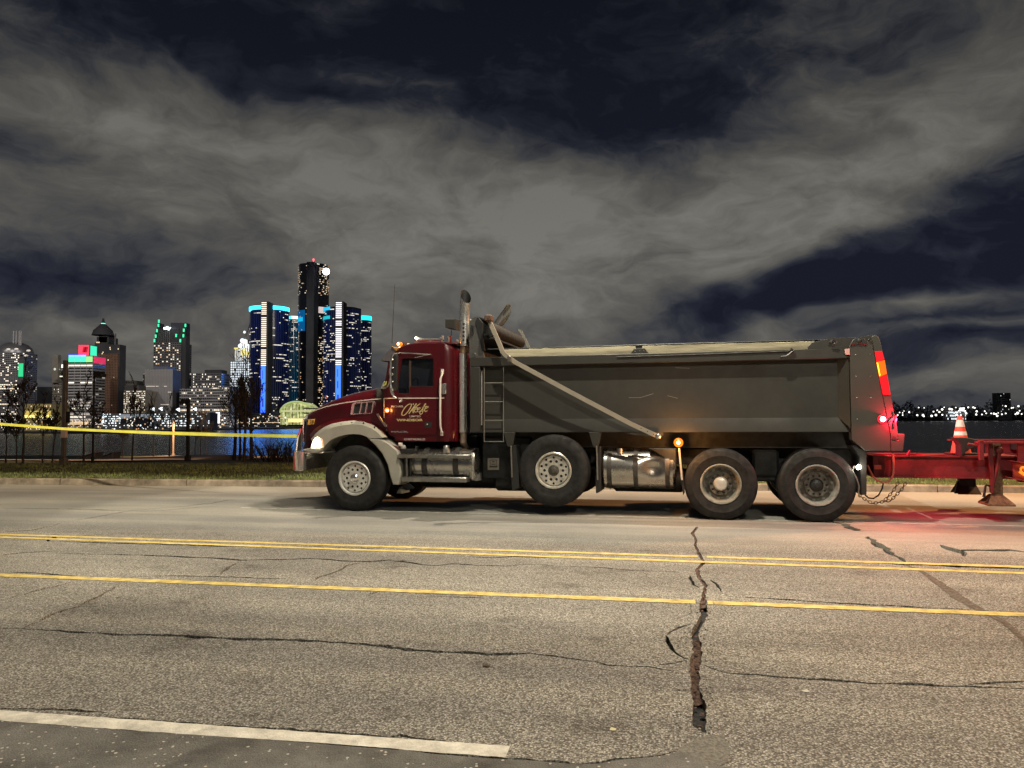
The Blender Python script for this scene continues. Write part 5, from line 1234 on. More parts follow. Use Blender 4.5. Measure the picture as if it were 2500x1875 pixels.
cov = TP(z7, [(530, 760), (560, 718), (612, 680), (692, 658), (790, 690), (925, 740), (940, 790), (920, 800), (800, 722), (690, 680), (615, 700), (570, 735), (545, 765)], .1)
mb = MB(); mb.prism(cov, .08, 2.45, .0); mb.build('tarp_cover', DARKB, hd)
rx, rz = T(z7(860, 905), .1); mb = MB(); pr = [(0, .1)]; 
for k in range(24): pr.append((.135 + .006 * sin(k * 2.1) + R.uniform(-.004, .004), .1 + 2.33 * k / 23))
pr.append((0, 2.43)); mb.lathe(pr, (rx, 0, rz), axis='y', n=28); mb.build('tarp_roll', DARKB, hd)
mb = MB(); mb.prism(TP(z7, [(692, 662), (790, 696), (900, 755), (915, 900), (885, 1020), (800, 1045), (720, 990), (690, 850)], .1), .1, 2.42, .03); mb.build('tarp_housing', DARKB, hd)
mb = MB(); mb.box(rx - .24, rx + .12, .10, 2.43, rz - .17, rz - .13, .01); mb.box(rx - .26, rx - .22, .1, 2.43, ZT, rz - .1); mb.box(rx - .02, rx + .10, 2.2, 2.4, ZT, rz); mb.build('tarp_frame', DARKB, hd)
# ------------------------------------------------------------ red trailer hitched behind the truck (same axes as the truck)
TRED = mat('red_trailer_paint', (.16, .010, .015), .5, var=.35, vs=3, bump=.15, bs=20)
TRDK = mat('dark_trailer_steel', (.010, .008, .008), .6, var=.3, vs=5)
RUSTY = mat('rusty_chain', (.16, .09, .05), .7, metal=.2, var=.3, vs=20)
tr = empty('flatbed_trailer', tuple(TO), -TH); tag(tr, 'red equipment trailer with landing legs hitched behind the dump truck', 'trailer')
def q6(X, Y): return (2150 + X / 4.74, 930 + Y / 4.74)
def qe(X, Y): return (2380 + X / 7.54, 1040 + Y / 7.54)
YB = .75
zt1 = T(r7(600, 1103), YB)[1]; zt0 = T(r7(600, 1282), YB)[1]; xs = 8.35; xe = T(q6(1600, 1000), YB)[0] + 5
mb = MB()
for y, nm in ((YB, 0), (1.65, 1)):
    mb = MB(); mb.prism([(y, zt0), (y + .16, zt0), (y + .16, zt0 + .02), (y + .09, zt0 + .02), (y + .09, zt1 - .02), (y + .16, zt1 - .02), (y + .16, zt1), (y, zt1), (y, zt1 - .02), (y + .07, zt1 - .02), (y + .07, zt0 + .02), (y, zt0 + .02)], xs, xe, 0, axis='x'); mb.build('main_beam', TRED, tr)
mb = MB(); mb.prism([(xs - .55, zt0 + .12), (xs, zt0 + .02), (xs, zt1 - .02), (xs - .55, zt0 + .24)], 1.05, 1.35, .01); mb.tube([(xs - .62 + .07 * cos(a), 1.2 + .07 * sin(a), zt0 + .18) for a in [2 * pi * k / 16 for k in range(16)]], .02, 8, closed=True); mb.build('drawbar', TRED, tr)
mb = MB(); mb.box(xs, xs + .08, YB, 1.8, zt0, zt1, .01); mb.build('cross_member', TRED, tr)
mb = MB(); mb.box(9.6, 9.7, YB + .1, 1.7, zt0, zt1); mb.build('cross_member', TRED, tr)
# raised neck beam
ny = .55
a0 = T(q6(1110, 662), ny); a1 = T(q6(1659, 742), ny); nx0 = T(q6(1190, 700), ny)[0]
zn1 = (a0[1] + a1[1]) / 2
mb = MB()
for y in (ny, 1.85):
    mb = MB(); mb.box(a0[0], xe, y - .06, y + .10, zn1 - .025, zn1); mb.box(nx0 + .45, xe, y + .005, y + .04, .62, zn1 - .026); mb.box(nx0 + .45, xe, y - .06, y + .10, .595, .619); mb.build('deck_beam', TRED, tr)
mb = MB(); mb.box(nx0 + .8, xe, ny + .1, 1.85, zn1 - .16, zn1 - .04); mb.build('deck', TRDK, tr)
mb = MB(); mb.prism(TP(q6, [(870, 655), (1000, 655), (1120, 680), (1140, 760), (1030, 790), (930, 880), (925, 740)], ny + .15), ny + .15, ny + .42, .01); mb.build('tool_box', TRDK, tr)
mb = MB(); mb.tube([T3(q6(1010, 730), ny), T3(q6(1150, 752), ny)], .018, 8); mb.build('brace', TRED, tr)
for pts in ([(1130, 690), (1183, 690), (1187, 915), (1140, 915), (1130, 800)],):
    mb = MB(); mb.prism(TP(q6, pts, ny - .02), ny - .06, ny + .02, .004); mb.build('stake_pocket', TRED, tr)
# landing legs
def leg(y, mt):
    l = MB(); l.prism(TP(qe, [(258, 275), (328, 275), (335, 400), (345, 640), (360, 900), (350, 1200), (340, 1260), (290, 1220), (280, 900), (262, 640)], y), y, y + .05, .004); o = l.build('landing_leg', mt, tr)
    l = MB(); l.prism(TP(qe, [(330, 300), (500, 290), (500, 480), (400, 560), (340, 560)], y + .06), y + .06, y + .2, .01); l.prism(TP(qe, [(345, 1050), (400, 560), (470, 560), (470, 830), (520, 980), (530, 1260), (340, 1260)], y + .06), y + .07, y + .17, .01); l.build('leg_housing', RUSTY, o)
    l = MB(); l.tube([T3(qe(440, 440), y + .03), T3(qe(440, 560), y + .03), T3(qe(400, 800), y + .03), T3(qe(340, 1100), y + .03)], [.03, .03, .028, .02], 8); l.sphere(T3(qe(455, 450), y + .02), .055, 12, 8, (1, .5, 1)); l.build('leg_brace', mt, o)
    l = MB(); a = TP(qe, [(185, 1420), (320, 1260), (520, 1260), (620, 1400), (690, 1450), (190, 1450)], y + .02)
    l.grid([[(a[0][0], y - .10, a[0][1]), (a[4][0], y - .10, a[0][1])], [(a[1][0], y + .05, a[1][1]), (a[2][0], y + .05, a[2][1])], [(a[1][0], y + .15, a[1][1]), (a[2][0], y + .15, a[2][1])], [(a[0][0], y + .3, a[0][1]), (a[4][0], y + .3, a[0][1])]])
    l.box(a[0][0], a[4][0], y - .12, y + .32, a[0][1] - .03, a[0][1] - .001, .004)
    l.prism([a[0], a[1], a[2], a[4]], y + .03, y + .05); l.build('leg_foot', RUSTY if y < 1 else TRDK, o)
    l = MB(); l.tube([T3(qe(290, 1110), y + .02), T3(qe(215, 1090), y), T3(qe(195, 1110), y - .02), T3(qe(180, 1220), y - .02), T3(qe(165, 1310), y - .02)], [.014, .014, .016, .016, .022], 8); l.build('crank_handle', TRDK, o)
leg(.62, TRED)
l = leg(1.95, TRDK) if False else None
# far leg: same leg seen further away
fx = T(q6(1000, 1160), 2.05)[0]; fz1 = T(q6(1000, 1160), 2.05)[1]; fz0 = T(q6(1000, 1305), 2.05)[1]; fw0 = T(q6(860, 1305), 2.05)[0]; fw1 = T(q6(1135, 1305), 2.05)[0]
mb = MB(); mb.box(fx - .12, fx + .12, 2.0, 2.15, fz1 - .08, 1.1, .01); o = mb.build('landing_leg', TRDK, tr)
mb = MB(); mb.grid([[(fw0, 1.9, fz0), (fw1, 1.9, fz0)], [(fx - .14, 2.05, fz1 - .03), (fx + .12, 2.05, fz1 - .03)], [(fx - .14, 2.12, fz1 - .03), (fx + .12, 2.12, fz1 - .03)], [(fw0, 2.3, fz0), (fw1, 2.3, fz0)]]); mb.prism([(fw0, fz0), (fx - .14, fz1), (fx + .12, fz1), (fw1, fz0)], 2.05, 2.1); mb.build('leg_foot', TRDK, o)
# side bracket; the amber reflection on it is imitated by a glowing strap
mb = MB(); yb = ny - .12
zt_ = T(qe(650, 640), yb)[1]; xt = T(qe(650, 640), yb)[0]
mb.prism(TP(qe, [(640, 632), (905, 668), (1300, 720), (1300, 745), (905, 690), (650, 645)], yb), yb, ny, .003); mb.prism(TP(qe, [(620, 945), (760, 962), (1300, 1070), (1300, 1095), (905, 1015), (760, 985), (620, 955)], yb), yb, ny, .003); mb.prism(TP(qe, [(680, 660), (905, 690), (1300, 745), (1300, 1070), (740, 962), (690, 940)], ny), ny - .03, ny - .01, .002); bk = mb.build('side_bracket', TRED, tr)
mb = MB()
for pts in ([(850, 765), (960, 760), (1100, 770)], [(815, 850), (905, 905), (1100, 960)], [(850, 770), (845, 830), (900, 880)], [(905, 800), (960, 830), (1100, 850)]): mb.tube([T3(qe(*p), yb - .01) for p in pts], .016, 6)
mb.build('amber_glint_strap', mat('amber_glint', (.7, .22, .03), .5, emit=(1, .25, .02), es=.5), bk)
lamp('trailer_marker_glow', 'POINT', tw((T(qe(1050, 850), yb)[0], yb - .10, T(qe(1050, 850), yb)[1])), 3.0, (1, .35, .04), .02)
mb = MB(); mb.sphere((T(qe(1150, 850), yb)[0], yb - .06, T(qe(1150, 850), yb)[1]), .04, 10, 8); mb.build('marker_light', AMBER, bk)
# details on the beam: hose loops, reflector, cleats
mb = MB(); mb.prism(TP(r7, [(445, 1178), (503, 1180), (503, 1214), (445, 1214)], YB), YB - .012, YB - .001, .003); mb.build('beam_reflector', mat('red_reflector', (.75, .12, .10), .3), tr)
mb = MB(); mb.tube([T3(r7(*p), YB - .06) for p in ((390, 1180), (410, 1225), (435, 1270), (470, 1305), (520, 1320), (565, 1310), (592, 1280), (600, 1240), (603, 1150), (598, 1092))], .016, 8); mb.build('brake_hose', mat('red_hose', (.55, .13, .10), .5), tr)
mb = MB(); mb.tube([T3(r7(*p), YB + .3) for p in ((370, 1420), (400, 1445), (440, 1450), (480, 1425), (510, 1370), (520, 1320))], .012, 8); mb.build('brake_hose', TRDK, tr)
mb = MB(); mb.tube([T3(r7(*p), YB - .03) for p in ((530, 1195), (520, 1280))], .012, 6); mb.build('cleat', TRED, tr)
mb = MB(); mb.prism(TP(r7, [(715, 1100), (735, 1058), (745, 1062), (730, 1105)], YB), YB, YB + .05, .002); mb.prism(TP(r7, [(762, 1278), (775, 1256), (790, 1256), (796, 1280)], YB), YB - .02, YB + .02, .002); mb.build('lug', TRED, tr)
# safety chains: every link is a ring
def chain(pts, y, r=.022, w=.0055):
    P_ = [Vector(T3(p, y)) for p in pts]; L_ = [0]
    for a, b in zip(P_, P_[1:]): L_.append(L_[-1] + (b - a).length)
    n = int(L_[-1] / (r * 2.0)); mb = MB()
    for k in range(n):
        d = L_[-1] * (k + .5) / n; i = max(j for j in range(len(L_) - 1) if L_[j] <= d); t = (d - L_[i]) / (L_[i + 1] - L_[i]); c = P_[i].lerp(P_[i + 1], t); u = (P_[i + 1] - P_[i]).normalized()
        v = Vector((0, 1, 0)) if k % 2 else u.cross(Vector((0, 1, 0))).normalized()
        mb.tube([c + u * (r * 1.5 * cos(a)) + v * (r * .9 * sin(a)) for a in [2 * pi * q / 10 for q in range(10)]], w, 5, closed=True)
    mb.build('safety_chain', RUSTY, tr)
chain([r7(640, 1320), r7(600, 1390), r7(530, 1465)], .8)
chain([r7(700, 1325), r7(670, 1375), r7(580, 1465), r7(500, 1480), r7(430, 1490), r7(370, 1455), r7(330, 1430), r7(325, 1340)], .72)
# ---- traffic cone standing on the trailer tongue
cone = empty('traffic_cone', (0, 0, 0)); CN = 1.25
cx_, cz_ = T(q6(892, 408), CN); base_z = zt1 + .0
bxw = tw((cx_ + .03, CN, 0)); cone.location = (bxw[0], bxw[1], base_z + .002); cone.rotation_euler = (0, 0, -TH)
HC = cz_ - base_z; tag(cone, 'red and white traffic cone standing on the tongue of the red trailer', 'traffic cone')
def cr_(t): return .150 + (.032 - .150) * t
OR = mat('cone_plastic', (.72, .09, .05), .5, var=.08); WB = mat('cone_band', (.78, .74, .68), .3, var=.12)
mb = MB(); mb.lathe([(cr_(t) , HC * t) for t in (.03, .3, .5, .53, .76, .79, 1.0)] + [(.02, HC * .995)], axis='z', n=28); mb.build('cone_body', OR, cone)
for t0, t1 in ((.50, .60), (.72, .90)):
    mb = MB(); mb.lathe([(cr_(t0) + .002, HC * t0), (cr_(t1) + .002, HC * t1)], axis='z', n=28); mb.build('reflective_band', WB, cone)
mb = MB(); mb.box(-.19, .19, -.19, .19, 0, .03, .01); mb.build('cone_base', mat('cone_rubber', (.03, .02, .02), .7), cone)
# support under the cone: chequer plate on the tongue
mb = MB(); mb.box(9.2, nx0 + .6, YB + .05, 1.75, zt1 - .03, zt1); mb.build('tongue_plate', TRED, tr)
# ------------------------------------------------------------ the far bank and the city
def s1(X, Y): return (X / 2.963, 620 + Y / 2.963)
def s2(X, Y): return (520 + X / 2.861, 600 + Y / 2.861)
BANKZ = -6.6
shore = [(-700, 1062, 560), (-200, 1060, 655), (0, 1057, 680), (150, 1058.5, 645), (300, 1058.5, 640), (420, 1055, 700), (560, 1049.5, 850), (740, 1046, 950), (900, 1042, 1080), (1250, 1036, 1300), (1700, 1030, 1600), (2180, 1026, 1900), (2500, 1024, 1980), (3300, 1022, 1800)]
SP = [DP(x, y, d) for x, y, d in shore]
M_BANK = mat('dark_far_bank', (.03, .03, .03), .9, var=.3, vs=.02)
mb = MB(); n = len(SP)
fr_ = [(p.x, p.y, BANKZ) for p in SP]; lo = [(p.x, p.y, WATER_Z - 1) for p in SP]; bk_ = [(p.x * 3, p.y + 4500, BANKZ + 6) for p in SP]
mb.grid([lo, fr_, bk_]); tag(mb.build('far_bank', M_BANK, sharp=None), kind='structure')

def wmat(name, c, **k): return mat(name, c, .75, var=.12, vs=.05, **k)
W_GREY = wmat('grey_facade', (.15, .145, .15)); W_DARK = wmat('dark_facade', (.05, .05, .055)); W_STONE = wmat('stone_facade', (.22, .20, .165)); W_BRICK = wmat('brown_brick_facade', (.19, .10, .06))
W_PALE = wmat('pale_facade', (.30, .29, .29)); W_NAVY = mat('navy_glass_facade', (.010, .014, .045), .18, var=.1, vs=.05, spec=.8); W_BLK = mat('black_glass_facade', (.008, .010, .018), .2, var=.1, vs=.05, spec=.8)
GL_D = mat('unlit_window', (.012, .012, .016), .2, var=0)
def em(name, c, s): return mat(name, tuple(min(1, x) for x in c), .5, emit=c, es=s, var=0, sample='NONE')
E_W = em('window_white', (1, .93, .78), .95); E_Y = em('window_warm', (1, .80, .52), .8); E_D = em('window_dim', (.8, .74, .66), .28); E_C = em('window_cool', (.82, .92, 1), 1.3); E_O = em('window_orange', (1, .55, .25), .6)
E_PT = em('point_lamp', (1, .97, .9), 2.6); E_G = em('green_light', (.05, .9, .42), 1.2); E_R = em('red_light', (1, .05, .10), .9); E_CY = em('cyan_light', (.03, .70, 1.0), 3.5); E_BL = em('blue_light', (.03, .13, 1.0), 2.2); E_BL2 = em('blue_glow_band', (.01, .35, .85), .55); E_FIN = em('blue_fin_light', (.01, .03, .22), .22)
E_FINC = em('cyan_fin_light', (.01, .22, .42), .45)
LIT = {'w': E_W, 'y': E_Y, 'd': E_D, 'c': E_C, 'o': E_O}

def windows(root, p0, ux, nrm, w, h, nx, nz, wf, hf, rule, dark=True, z0=0.0):
    """window panes on one wall: p0 lower corner, ux along, h up; rule(i,j)->key"""
    groups = {}
    cw, ch = w / nx, h / nz
    for j in range(nz):
        for i in range(nx):
            k = rule(i, j)
            if k is None: continue
            if k == 'x' and not dark: continue
            a = p0 + ux * (cw * (i + .5 - wf / 2)) + nrm * .18 + Vector((0, 0, ch * (j + .5 - hf / 2))); b = a + ux * cw * wf; t = Vector((0, 0, ch * hf))
            g = groups.setdefault(k, MB()); g.add([a, b, b + t, a + t], [(0, 1, 2, 3)])
    for k, g in groups.items():
        o = g.build('window' if k == 'x' else 'lit_window', GL_D if k == 'x' else LIT[k], root, sharp=None, clean=False); o['kind'] = 'stuff'
def rnd_rule(p, keys='wwyyd', dark='x', rows=None, rowp=.0):
    rowlit = {}
    def f(i, j):
        if j not in rowlit: rowlit[j] = R.random() < rowp
        if rowlit[j] and R.random() < .85: return R.choice(keys)
        pp = rows(j) if rows else p
        return R.choice(keys) if R.random() < pp else dark
    return f
def block(name, label, f, X0, X1, Ytop, dep, m, Xs=None, nx=10, nz=16, wf=.6, hf=.5, rule=None, srule=None, nxs=None, base=None, root=None, part='wall', cat='building', z0=None, yb=None, ret=False, deep=None):
    """a rectangular block whose front spans X0..X1; its side wall ends at Xs"""
    px0, py = f(X0, Ytop); px1, _ = f(X1, Ytop)
    a = DP(px0, py, dep); b = DP(px1, py, dep); zt = (a.z + b.z) / 2; zb = BANKZ - .5 if yb is None else DP(*f(X0, yb), dep).z
    if z0 is not None: zb = z0
    d2 = dep + 30
    if Xs is not None:
        r_ = (f(Xs, Ytop)[0] - CX) / FPX; d2 = b.x / r_ if abs(r_) > 1e-3 else dep + 30
        d2 = max(dep + 4, min(dep + 90, d2))
    if deep: d2 = dep + deep
    if root is None:
        root = empty(name, (a.x, dep, BANKZ)); tag(root, label, cat)
    off = Vector(root.location)
    mb = MB(); mb.box(a.x - off.x, b.x - off.x, dep - off.y, d2 - off.y, zb - off.z, zt - off.z); mb.build(part, m, root, sharp=None)
    if nx: windows(root, Vector((a.x, dep, zb)) - off, Vector((1, 0, 0)), Vector((0, -1, 0)), b.x - a.x, zt - zb, nx, nz, wf, hf, rule or rnd_rule(.3))
    if Xs is not None and nx: windows(root, Vector((b.x, dep, zb)) - off, Vector((0, 1, 0)), Vector((1, 0, 0)), d2 - dep, zt - zb, nxs or max(3, nx // 2), nz, wf, hf, srule or rule or rnd_rule(.3))
    root['_dims'] = (a.x, b.x, dep, d2, zb, zt)
    return root
def eq(root, name, f, X0, X1, Y0, Y1, m, dep=None, out=.3, th=.4):
    off = Vector(root.location); d = dep or off.y; a = DP(*f(X0, Y1), d); b = DP(*f(X1, Y0), d); mb = MB(); mb.box(a.x - off.x, b.x - off.x, d - out - th - off.y, d - out - off.y, a.z - off.z, b.z - off.z)
    return mb.build(name, m, root, sharp=None)
def fin(): pass

# dome-topped tower at the far left
D = 780
t1 = block('office_tower', 'dome-topped office tower with rows of lit windows at the far left edge of the skyline', s1, -90, 178, 715, D, W_GREY, Xs=262, nx=22, nz=40, wf=.7, hf=.5, rule=rnd_rule(.22, 'wwy', rowp=.16), srule=rnd_rule(.06, 'dd'), nxs=8)
off = Vector(t1.location); c = DP(*s1(112, 712), D + 18); r = (DP(*s1(228, 700), D).x - DP(*s1(-4, 700), D).x) / 2; hz = DP(*s1(112, 645), D + 18).z - c.z
mb = MB(); mb.lathe([(r * 1.0, -3), (r * 1.02, 0), (r * .92, hz * .45), (r * .7, hz * .8), (r * .45, hz)], c - off, axis='z', n=24, cap=True); mb.build('dome', mat('metal_dome', (.16, .16, .17), .35, metal=.6), t1)
for X in (98, 118, 140, 152): 
    p = DP(*s1(X, 640), D + 10) - off; mb = MB(); mb.box(p.x - .5, p.x + .5, p.y - .5, p.y + .5, p.z - 3, p.z + 12); mb.build('mast', W_PALE, t1)
for X, Y in ((60, 690), (118, 688), (205, 700), (188, 735)): 
    p = DP(*s1(X, Y), D - 12) - off; mb = MB(); mb.sphere(p, 1.1, 8, 6, (2.0, 1, 1)); mb.build('dome_light', E_D, t1)
eq(t1, 'green_light_column', s1, 138, 174, 792, 888, em('green_glow', (.02, .50, .20), .9), out=1)
eq(t1, 'centre_pier', s1, 132, 178, 730, 1170, W_DARK)
block('low_building', 'dark low block right of the dome-topped tower at the left', s1, 268, 378, 962, 900, W_DARK, nx=0)
cb = block('classical_hall', 'low yellow-lit hall with a colonnade at the left of the skyline', s1, 178, 372, 1085, 720, mat('warm_stone', (.30, .24, .10), .8, var=.1, vs=.1), nx=14, nz=6, wf=.4, hf=.3, rule=rnd_rule(.2, 'yy', dark=None))
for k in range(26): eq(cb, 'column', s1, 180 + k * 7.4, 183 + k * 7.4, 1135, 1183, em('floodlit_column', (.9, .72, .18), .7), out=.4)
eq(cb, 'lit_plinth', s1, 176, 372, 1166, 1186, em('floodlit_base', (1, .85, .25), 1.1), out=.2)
p = block('stone_tower', 'narrow pale stone tower with a lit globe on its roof left of the sign-topped tower', s1, 380, 500, 918, 830, W_STONE, nx=12, nz=20, wf=.4, hf=.45, rule=rnd_rule(.06, 'dw'))
block('', '', s1, 432, 500, 800, 832, W_STONE, nx=5, nz=26, wf=.45, hf=.5, rule=rnd_rule(.03, 'dd'), root=p, part='upper_wall')
off = Vector(p.location); q = DP(*s1(408, 835), 830) - off; mb = MB(); mb.sphere(q, 3.4, 12, 8); mb.build('roof_globe', em('globe_light', (.75, .82, .72), .5), p); q = DP(*s1(408, 905), 830) - off; mb = MB(); mb.box(q.x - 3, q.x + 3, q.y - 3, q.y + 3, q.z - 4, q.z + 26); mb.build('globe_pedestal', W_STONE, p)
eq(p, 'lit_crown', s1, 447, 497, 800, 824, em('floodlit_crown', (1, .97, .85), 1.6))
for X in (444, 470): eq(p, 'arched_window', s1, X, X + 10, 850, 912, GL_D); 
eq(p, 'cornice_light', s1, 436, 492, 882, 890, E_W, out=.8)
# the tower with coloured panels
D = 800
t4 = block('sign_tower', 'grey office tower topped with bright green, red and blue light panels', s1, 498, 672, 735, D, W_PALE, Xs=755, nx=4, nz=26, wf=.92, hf=.42, rule=lambda i, j: ('w' if j in (24,) else 'c' if R.random() < .0 else ('d' if j in (2, 3, 5, 8, 9, 10) and R.random() < .8 else ('w' if j in (4, 7, 16, 22) and R.random() < .8 else 'x'))), srule=rnd_rule(.28, 'dx'), nxs=4)
for k, X in enumerate((499, 541, 583)): eq(t4, 'green_panel', s1, X, X + 40, 745, 782, E_G)
eq(t4, 'green_panel', s1, 625, 671, 742, 782, em('lime_panel', (.25, .75, .22), 1.0))
for X in (499, 541, 583): eq(t4, 'blue_panel', s1, X, X + 40, 731, 744, em('sky_blue_panel', (.18, .42, 1), 1.5))
eq(t4, 'blue_edge', s1, 494, 625, 727, 731, em('deep_blue_edge', (.0, .01, .6), .9))
off = Vector(t4.location); dm = t4['_dims']; zt_ = DP(*s1(700, 742), D).z; zb_ = DP(*s1(700, 788), D).z
mb = MB(); mb.box(dm[1] - off.x + .3, dm[1] - off.x + .8, 1, dm[3] - dm[2] - 1, zb_ - off.z, zt_ - off.z); mb.build('red_panel', em('dull_red_panel', (.75, .03, .09), .75), t4, sharp=None)
ph = block('', '', s1, 568, 652, 657, D + 6, W_DARK, Xs=690, nx=0, root=t4, part='penthouse', z0=dm[5] - 1)
eq(t4, 'red_panel', s1, 569, 646, 659, 734, E_R, dep=D + 6, out=.2); 
off = Vector(t4.location)
mb = MB(); 
for X in (594, 606): 
    a = DP(*s1(X, 712), D + 5.0) - off; b = DP(*s1(X + 8, 672), D + 5.0) - off; mb.add([(a.x, a.y, a.z), (a.x + 3.6, a.y, a.z), (b.x + 3.6, a.y, b.z), (b.x, a.y, b.z)], [(0, 1, 2, 3)])
mb.build('panel_mark', em('dark_red_mark', (.45, .0, .02), .6), t4, sharp=None)
dp_ = t4['_dims']
mb = MB(); mb.box(dp_[1] - off.x + .2, dp_[1] - off.x + .6, D + 6.5 - off.y, dp_[3] - off.y - .5, DP(*s1(660, 734), D).z - off.z, DP(*s1(660, 659), D).z - off.z); mb.build('green_panel', em('mint_panel', (.05, .85, .45), 1.0), t4, sharp=None)
# brown stepped tower with spire and ball
D = 880
b5 = block('brown_tower', 'brown brick skyscraper with domed spire and green ball light behind the sign-topped tower', s1, 700, 855, 722, D, W_BRICK, Xs=896, nx=14, nz=46, wf=.35, hf=.5, rule=rnd_rule(.015, 'dx'), srule=rnd_rule(.02, 'dx'), nxs=6)
block('', '', s1, 686, 782, 640, D + 2, W_DARK, nx=0, root=b5, part='crown_wall', deep=14, z0=12); block('', '', s1, 782, 868, 655, D + 1, W_DARK, nx=0, root=b5, part='crown_wall', deep=14, z0=12)
for X0, X1, Y in ((700, 790, 600), (716, 775, 585)): block('', '', s1, X0, X1, Y, D + 6, W_DARK, nx=0, root=b5, part='crown_step', deep=20, z0=12)
off = Vector(b5.location); q = DP(*s1(745, 590), D + 10) - off; zz = DP(*s1(745, 520), D + 10).z - off.z
mb = MB(); mb.lathe([(12, q.z), (10, q.z + 6), (5, q.z + 11), (2, q.z + 14), (.9, q.z + 20), (.5, zz)], (q.x, q.y, 0), axis='z', n=14, cap=True); mb.build('spire', W_DARK, b5)
mb = MB(); mb.sphere((q.x, q.y, zz + 1), 2.8, 14, 10); mb.build('ball_light', em('ball_light', (.12, .95, .72), 2.2), b5)
q = DP(*s1(832, 650), D) - off; zz2 = DP(*s1(832, 575), D).z - off.z; mb = MB(); mb.box(q.x - .7, q.x + .7, q.y, q.y + 1, q.z - 1, zz2); mb.build('mast', W_GREY, b5)
for X, Y in ((703, 641), (712, 641), (720, 641), (748, 712), (742, 722), (798, 678), (800, 690), (858, 688), (785, 768)): eq(b5, 'roof_window', s1, X, X + 6, Y - 4, Y + 4, E_Y, out=1.5)
# lit low block with a hip roof
t6 = block('lit_office_block', 'low office block full of warm lit windows under a dark hip roof', s1, 896, 1052, 988, 830, W_STONE, nx=17, nz=19, wf=.55, hf=.5, rule=rnd_rule(.62, 'wyyw'))
block('', '', s1, 900, 1008, 950, 835, W_DARK, nx=0, root=t6, part='roof', deep=15, z0=12)
block('small_building', 'small pale building peeping above the hip-roofed lit block', s1, 900, 968, 915, 960, W_STONE, nx=6, nz=12, rule=rnd_rule(.1, 'd'))
block('small_building', 'thin pale building left of the ribbed grey slab', s1, 1034, 1054, 860, 980, W_STONE, nx=3, nz=30, rule=rnd_rule(.2, 'd'))
# gothic-crowned tower
D = 950
ag = block('crowned_tower', 'tall tower with green-lit gothic crown and a white sign near its top', s1, 1112, 1310, 640, D, W_GREY, Xs=1380, nx=13, nz=38, wf=.62, hf=.45, rule=rnd_rule(.35, 'wwyo', rows=lambda j: .30 if j > 20 else .2, rowp=.22), srule=rnd_rule(.16, 'wdx'), nxs=6)
for X0, X1, Y, dd in ((1118, 1345, 590, 2), (1124, 1340, 545, 4), (1136, 1156, 500, 6), (1236, 1346, 498, 6)): block('', '', s1, X0, X1, Y, D + dd, W_DARK if Y > 499 else mat('dark_blue_crown', (.02, .022, .04), .4, var=0), nx=0, root=ag, part='crown', deep=12, z0=12)
for X in (1150, 1165, 1180, 1195, 1210, 1225): eq(ag, 'crown_rib', s1, X, X + 3, 550, 640, W_PALE, dep=D + 2)
for X, Y in ((1150, 487), (1147, 517), (1136, 555), (1127, 595), (1118, 627), (1342, 517), (1330, 552), (1327, 592), (1275, 590), (1305, 627)): eq(ag, 'green_crown_light', s1, X - 5, X + 6, Y - 11, Y + 11, E_G, dep=D - 1)
off = Vector(ag.location); a = DP(*s1(1183, 552), D - 2) - off; b = DP(*s1(1238, 524), D - 2) - off; text_obj('sign', 'ally', em('sign_white', (.85, .95, 1), 3.0), ag, a.x, b.x, a.z, b.z, a.y, .4, 0, .05)
# ribbed slab
rb8 = block('ribbed_slab', 'grey slab tower with close vertical ribs in front of the green-crowned tower', s1, 1056, 1246, 835, 860, W_DARK, Xs=1304, nx=0)
off = Vector(rb8.location); dm = rb8['_dims']; nR = 17; mb = MB()
for k in range(nR + 1):
    x = dm[0] + (dm[1] - dm[0]) * k / nR - off.x
    mb = MB(); mb.box(x - .75, x + .75, -.8, 0, dm[4] - off.z, dm[5] - off.z)
    if k: again(rb0, loc=((dm[1] - dm[0]) * k / nR, 0, 0))
    else: rb0 = mb.build('rib', W_PALE, rb8, sharp=None)
block('', '', s1, 1110, 1212, 812, 866, mat('blue_grey_penthouse', (.10, .11, .16), .7, var=0), nx=0, root=rb8, part='penthouse', deep=20, z0=12)
mb = MB(); mb.box(dm[1] - off.x, dm[1] - off.x + .5, 0, dm[3] - dm[2], 0, dm[5] - off.z - 3); mb.build('side_wall', wmat('lilac_grey_wall', (.20, .19, .22)), rb8, sharp=None)
for X0, X1, Y in ((1058, 1125, 958), (1130, 1150, 958), (1190, 1210, 958), (1218, 1245, 1000), (1165, 1225, 1090)): eq(rb8, 'lit_window', s1, X0, X1, Y - 3, Y + 3, E_D, out=.9)
t10 = block('upper_office_block', 'grey block with scattered white windows right of the ribbed slab', s1, 1385, 1600, 862, 960, W_GREY, Xs=1655, nx=20, nz=22, wf=.6, hf=.5, rule=rnd_rule(.3, 'wwwd'), srule=rnd_rule(.05, 'd'))
block('', '', s1, 1480, 1600, 838, 970, W_DARK, nx=0, root=t10, part='penthouse', deep=20, z0=12)
t11 = block('wide_office_block', 'wide low grey block with ribbon windows right of the ribbed slab', s1, 1300, 1660, 975, 870, W_PALE, nx=26, nz=14, wf=.8, hf=.45, rule=rnd_rule(.16, 'wyd', rowp=.12))
block('low_office', 'low dark-windowed grey building left of the white floodlit tower', s2, -10, 118, 985, 900, W_GREY, nx=14, nz=12, wf=.7, hf=.45, rule=rnd_rule(.2, 'wd', rowp=.2))
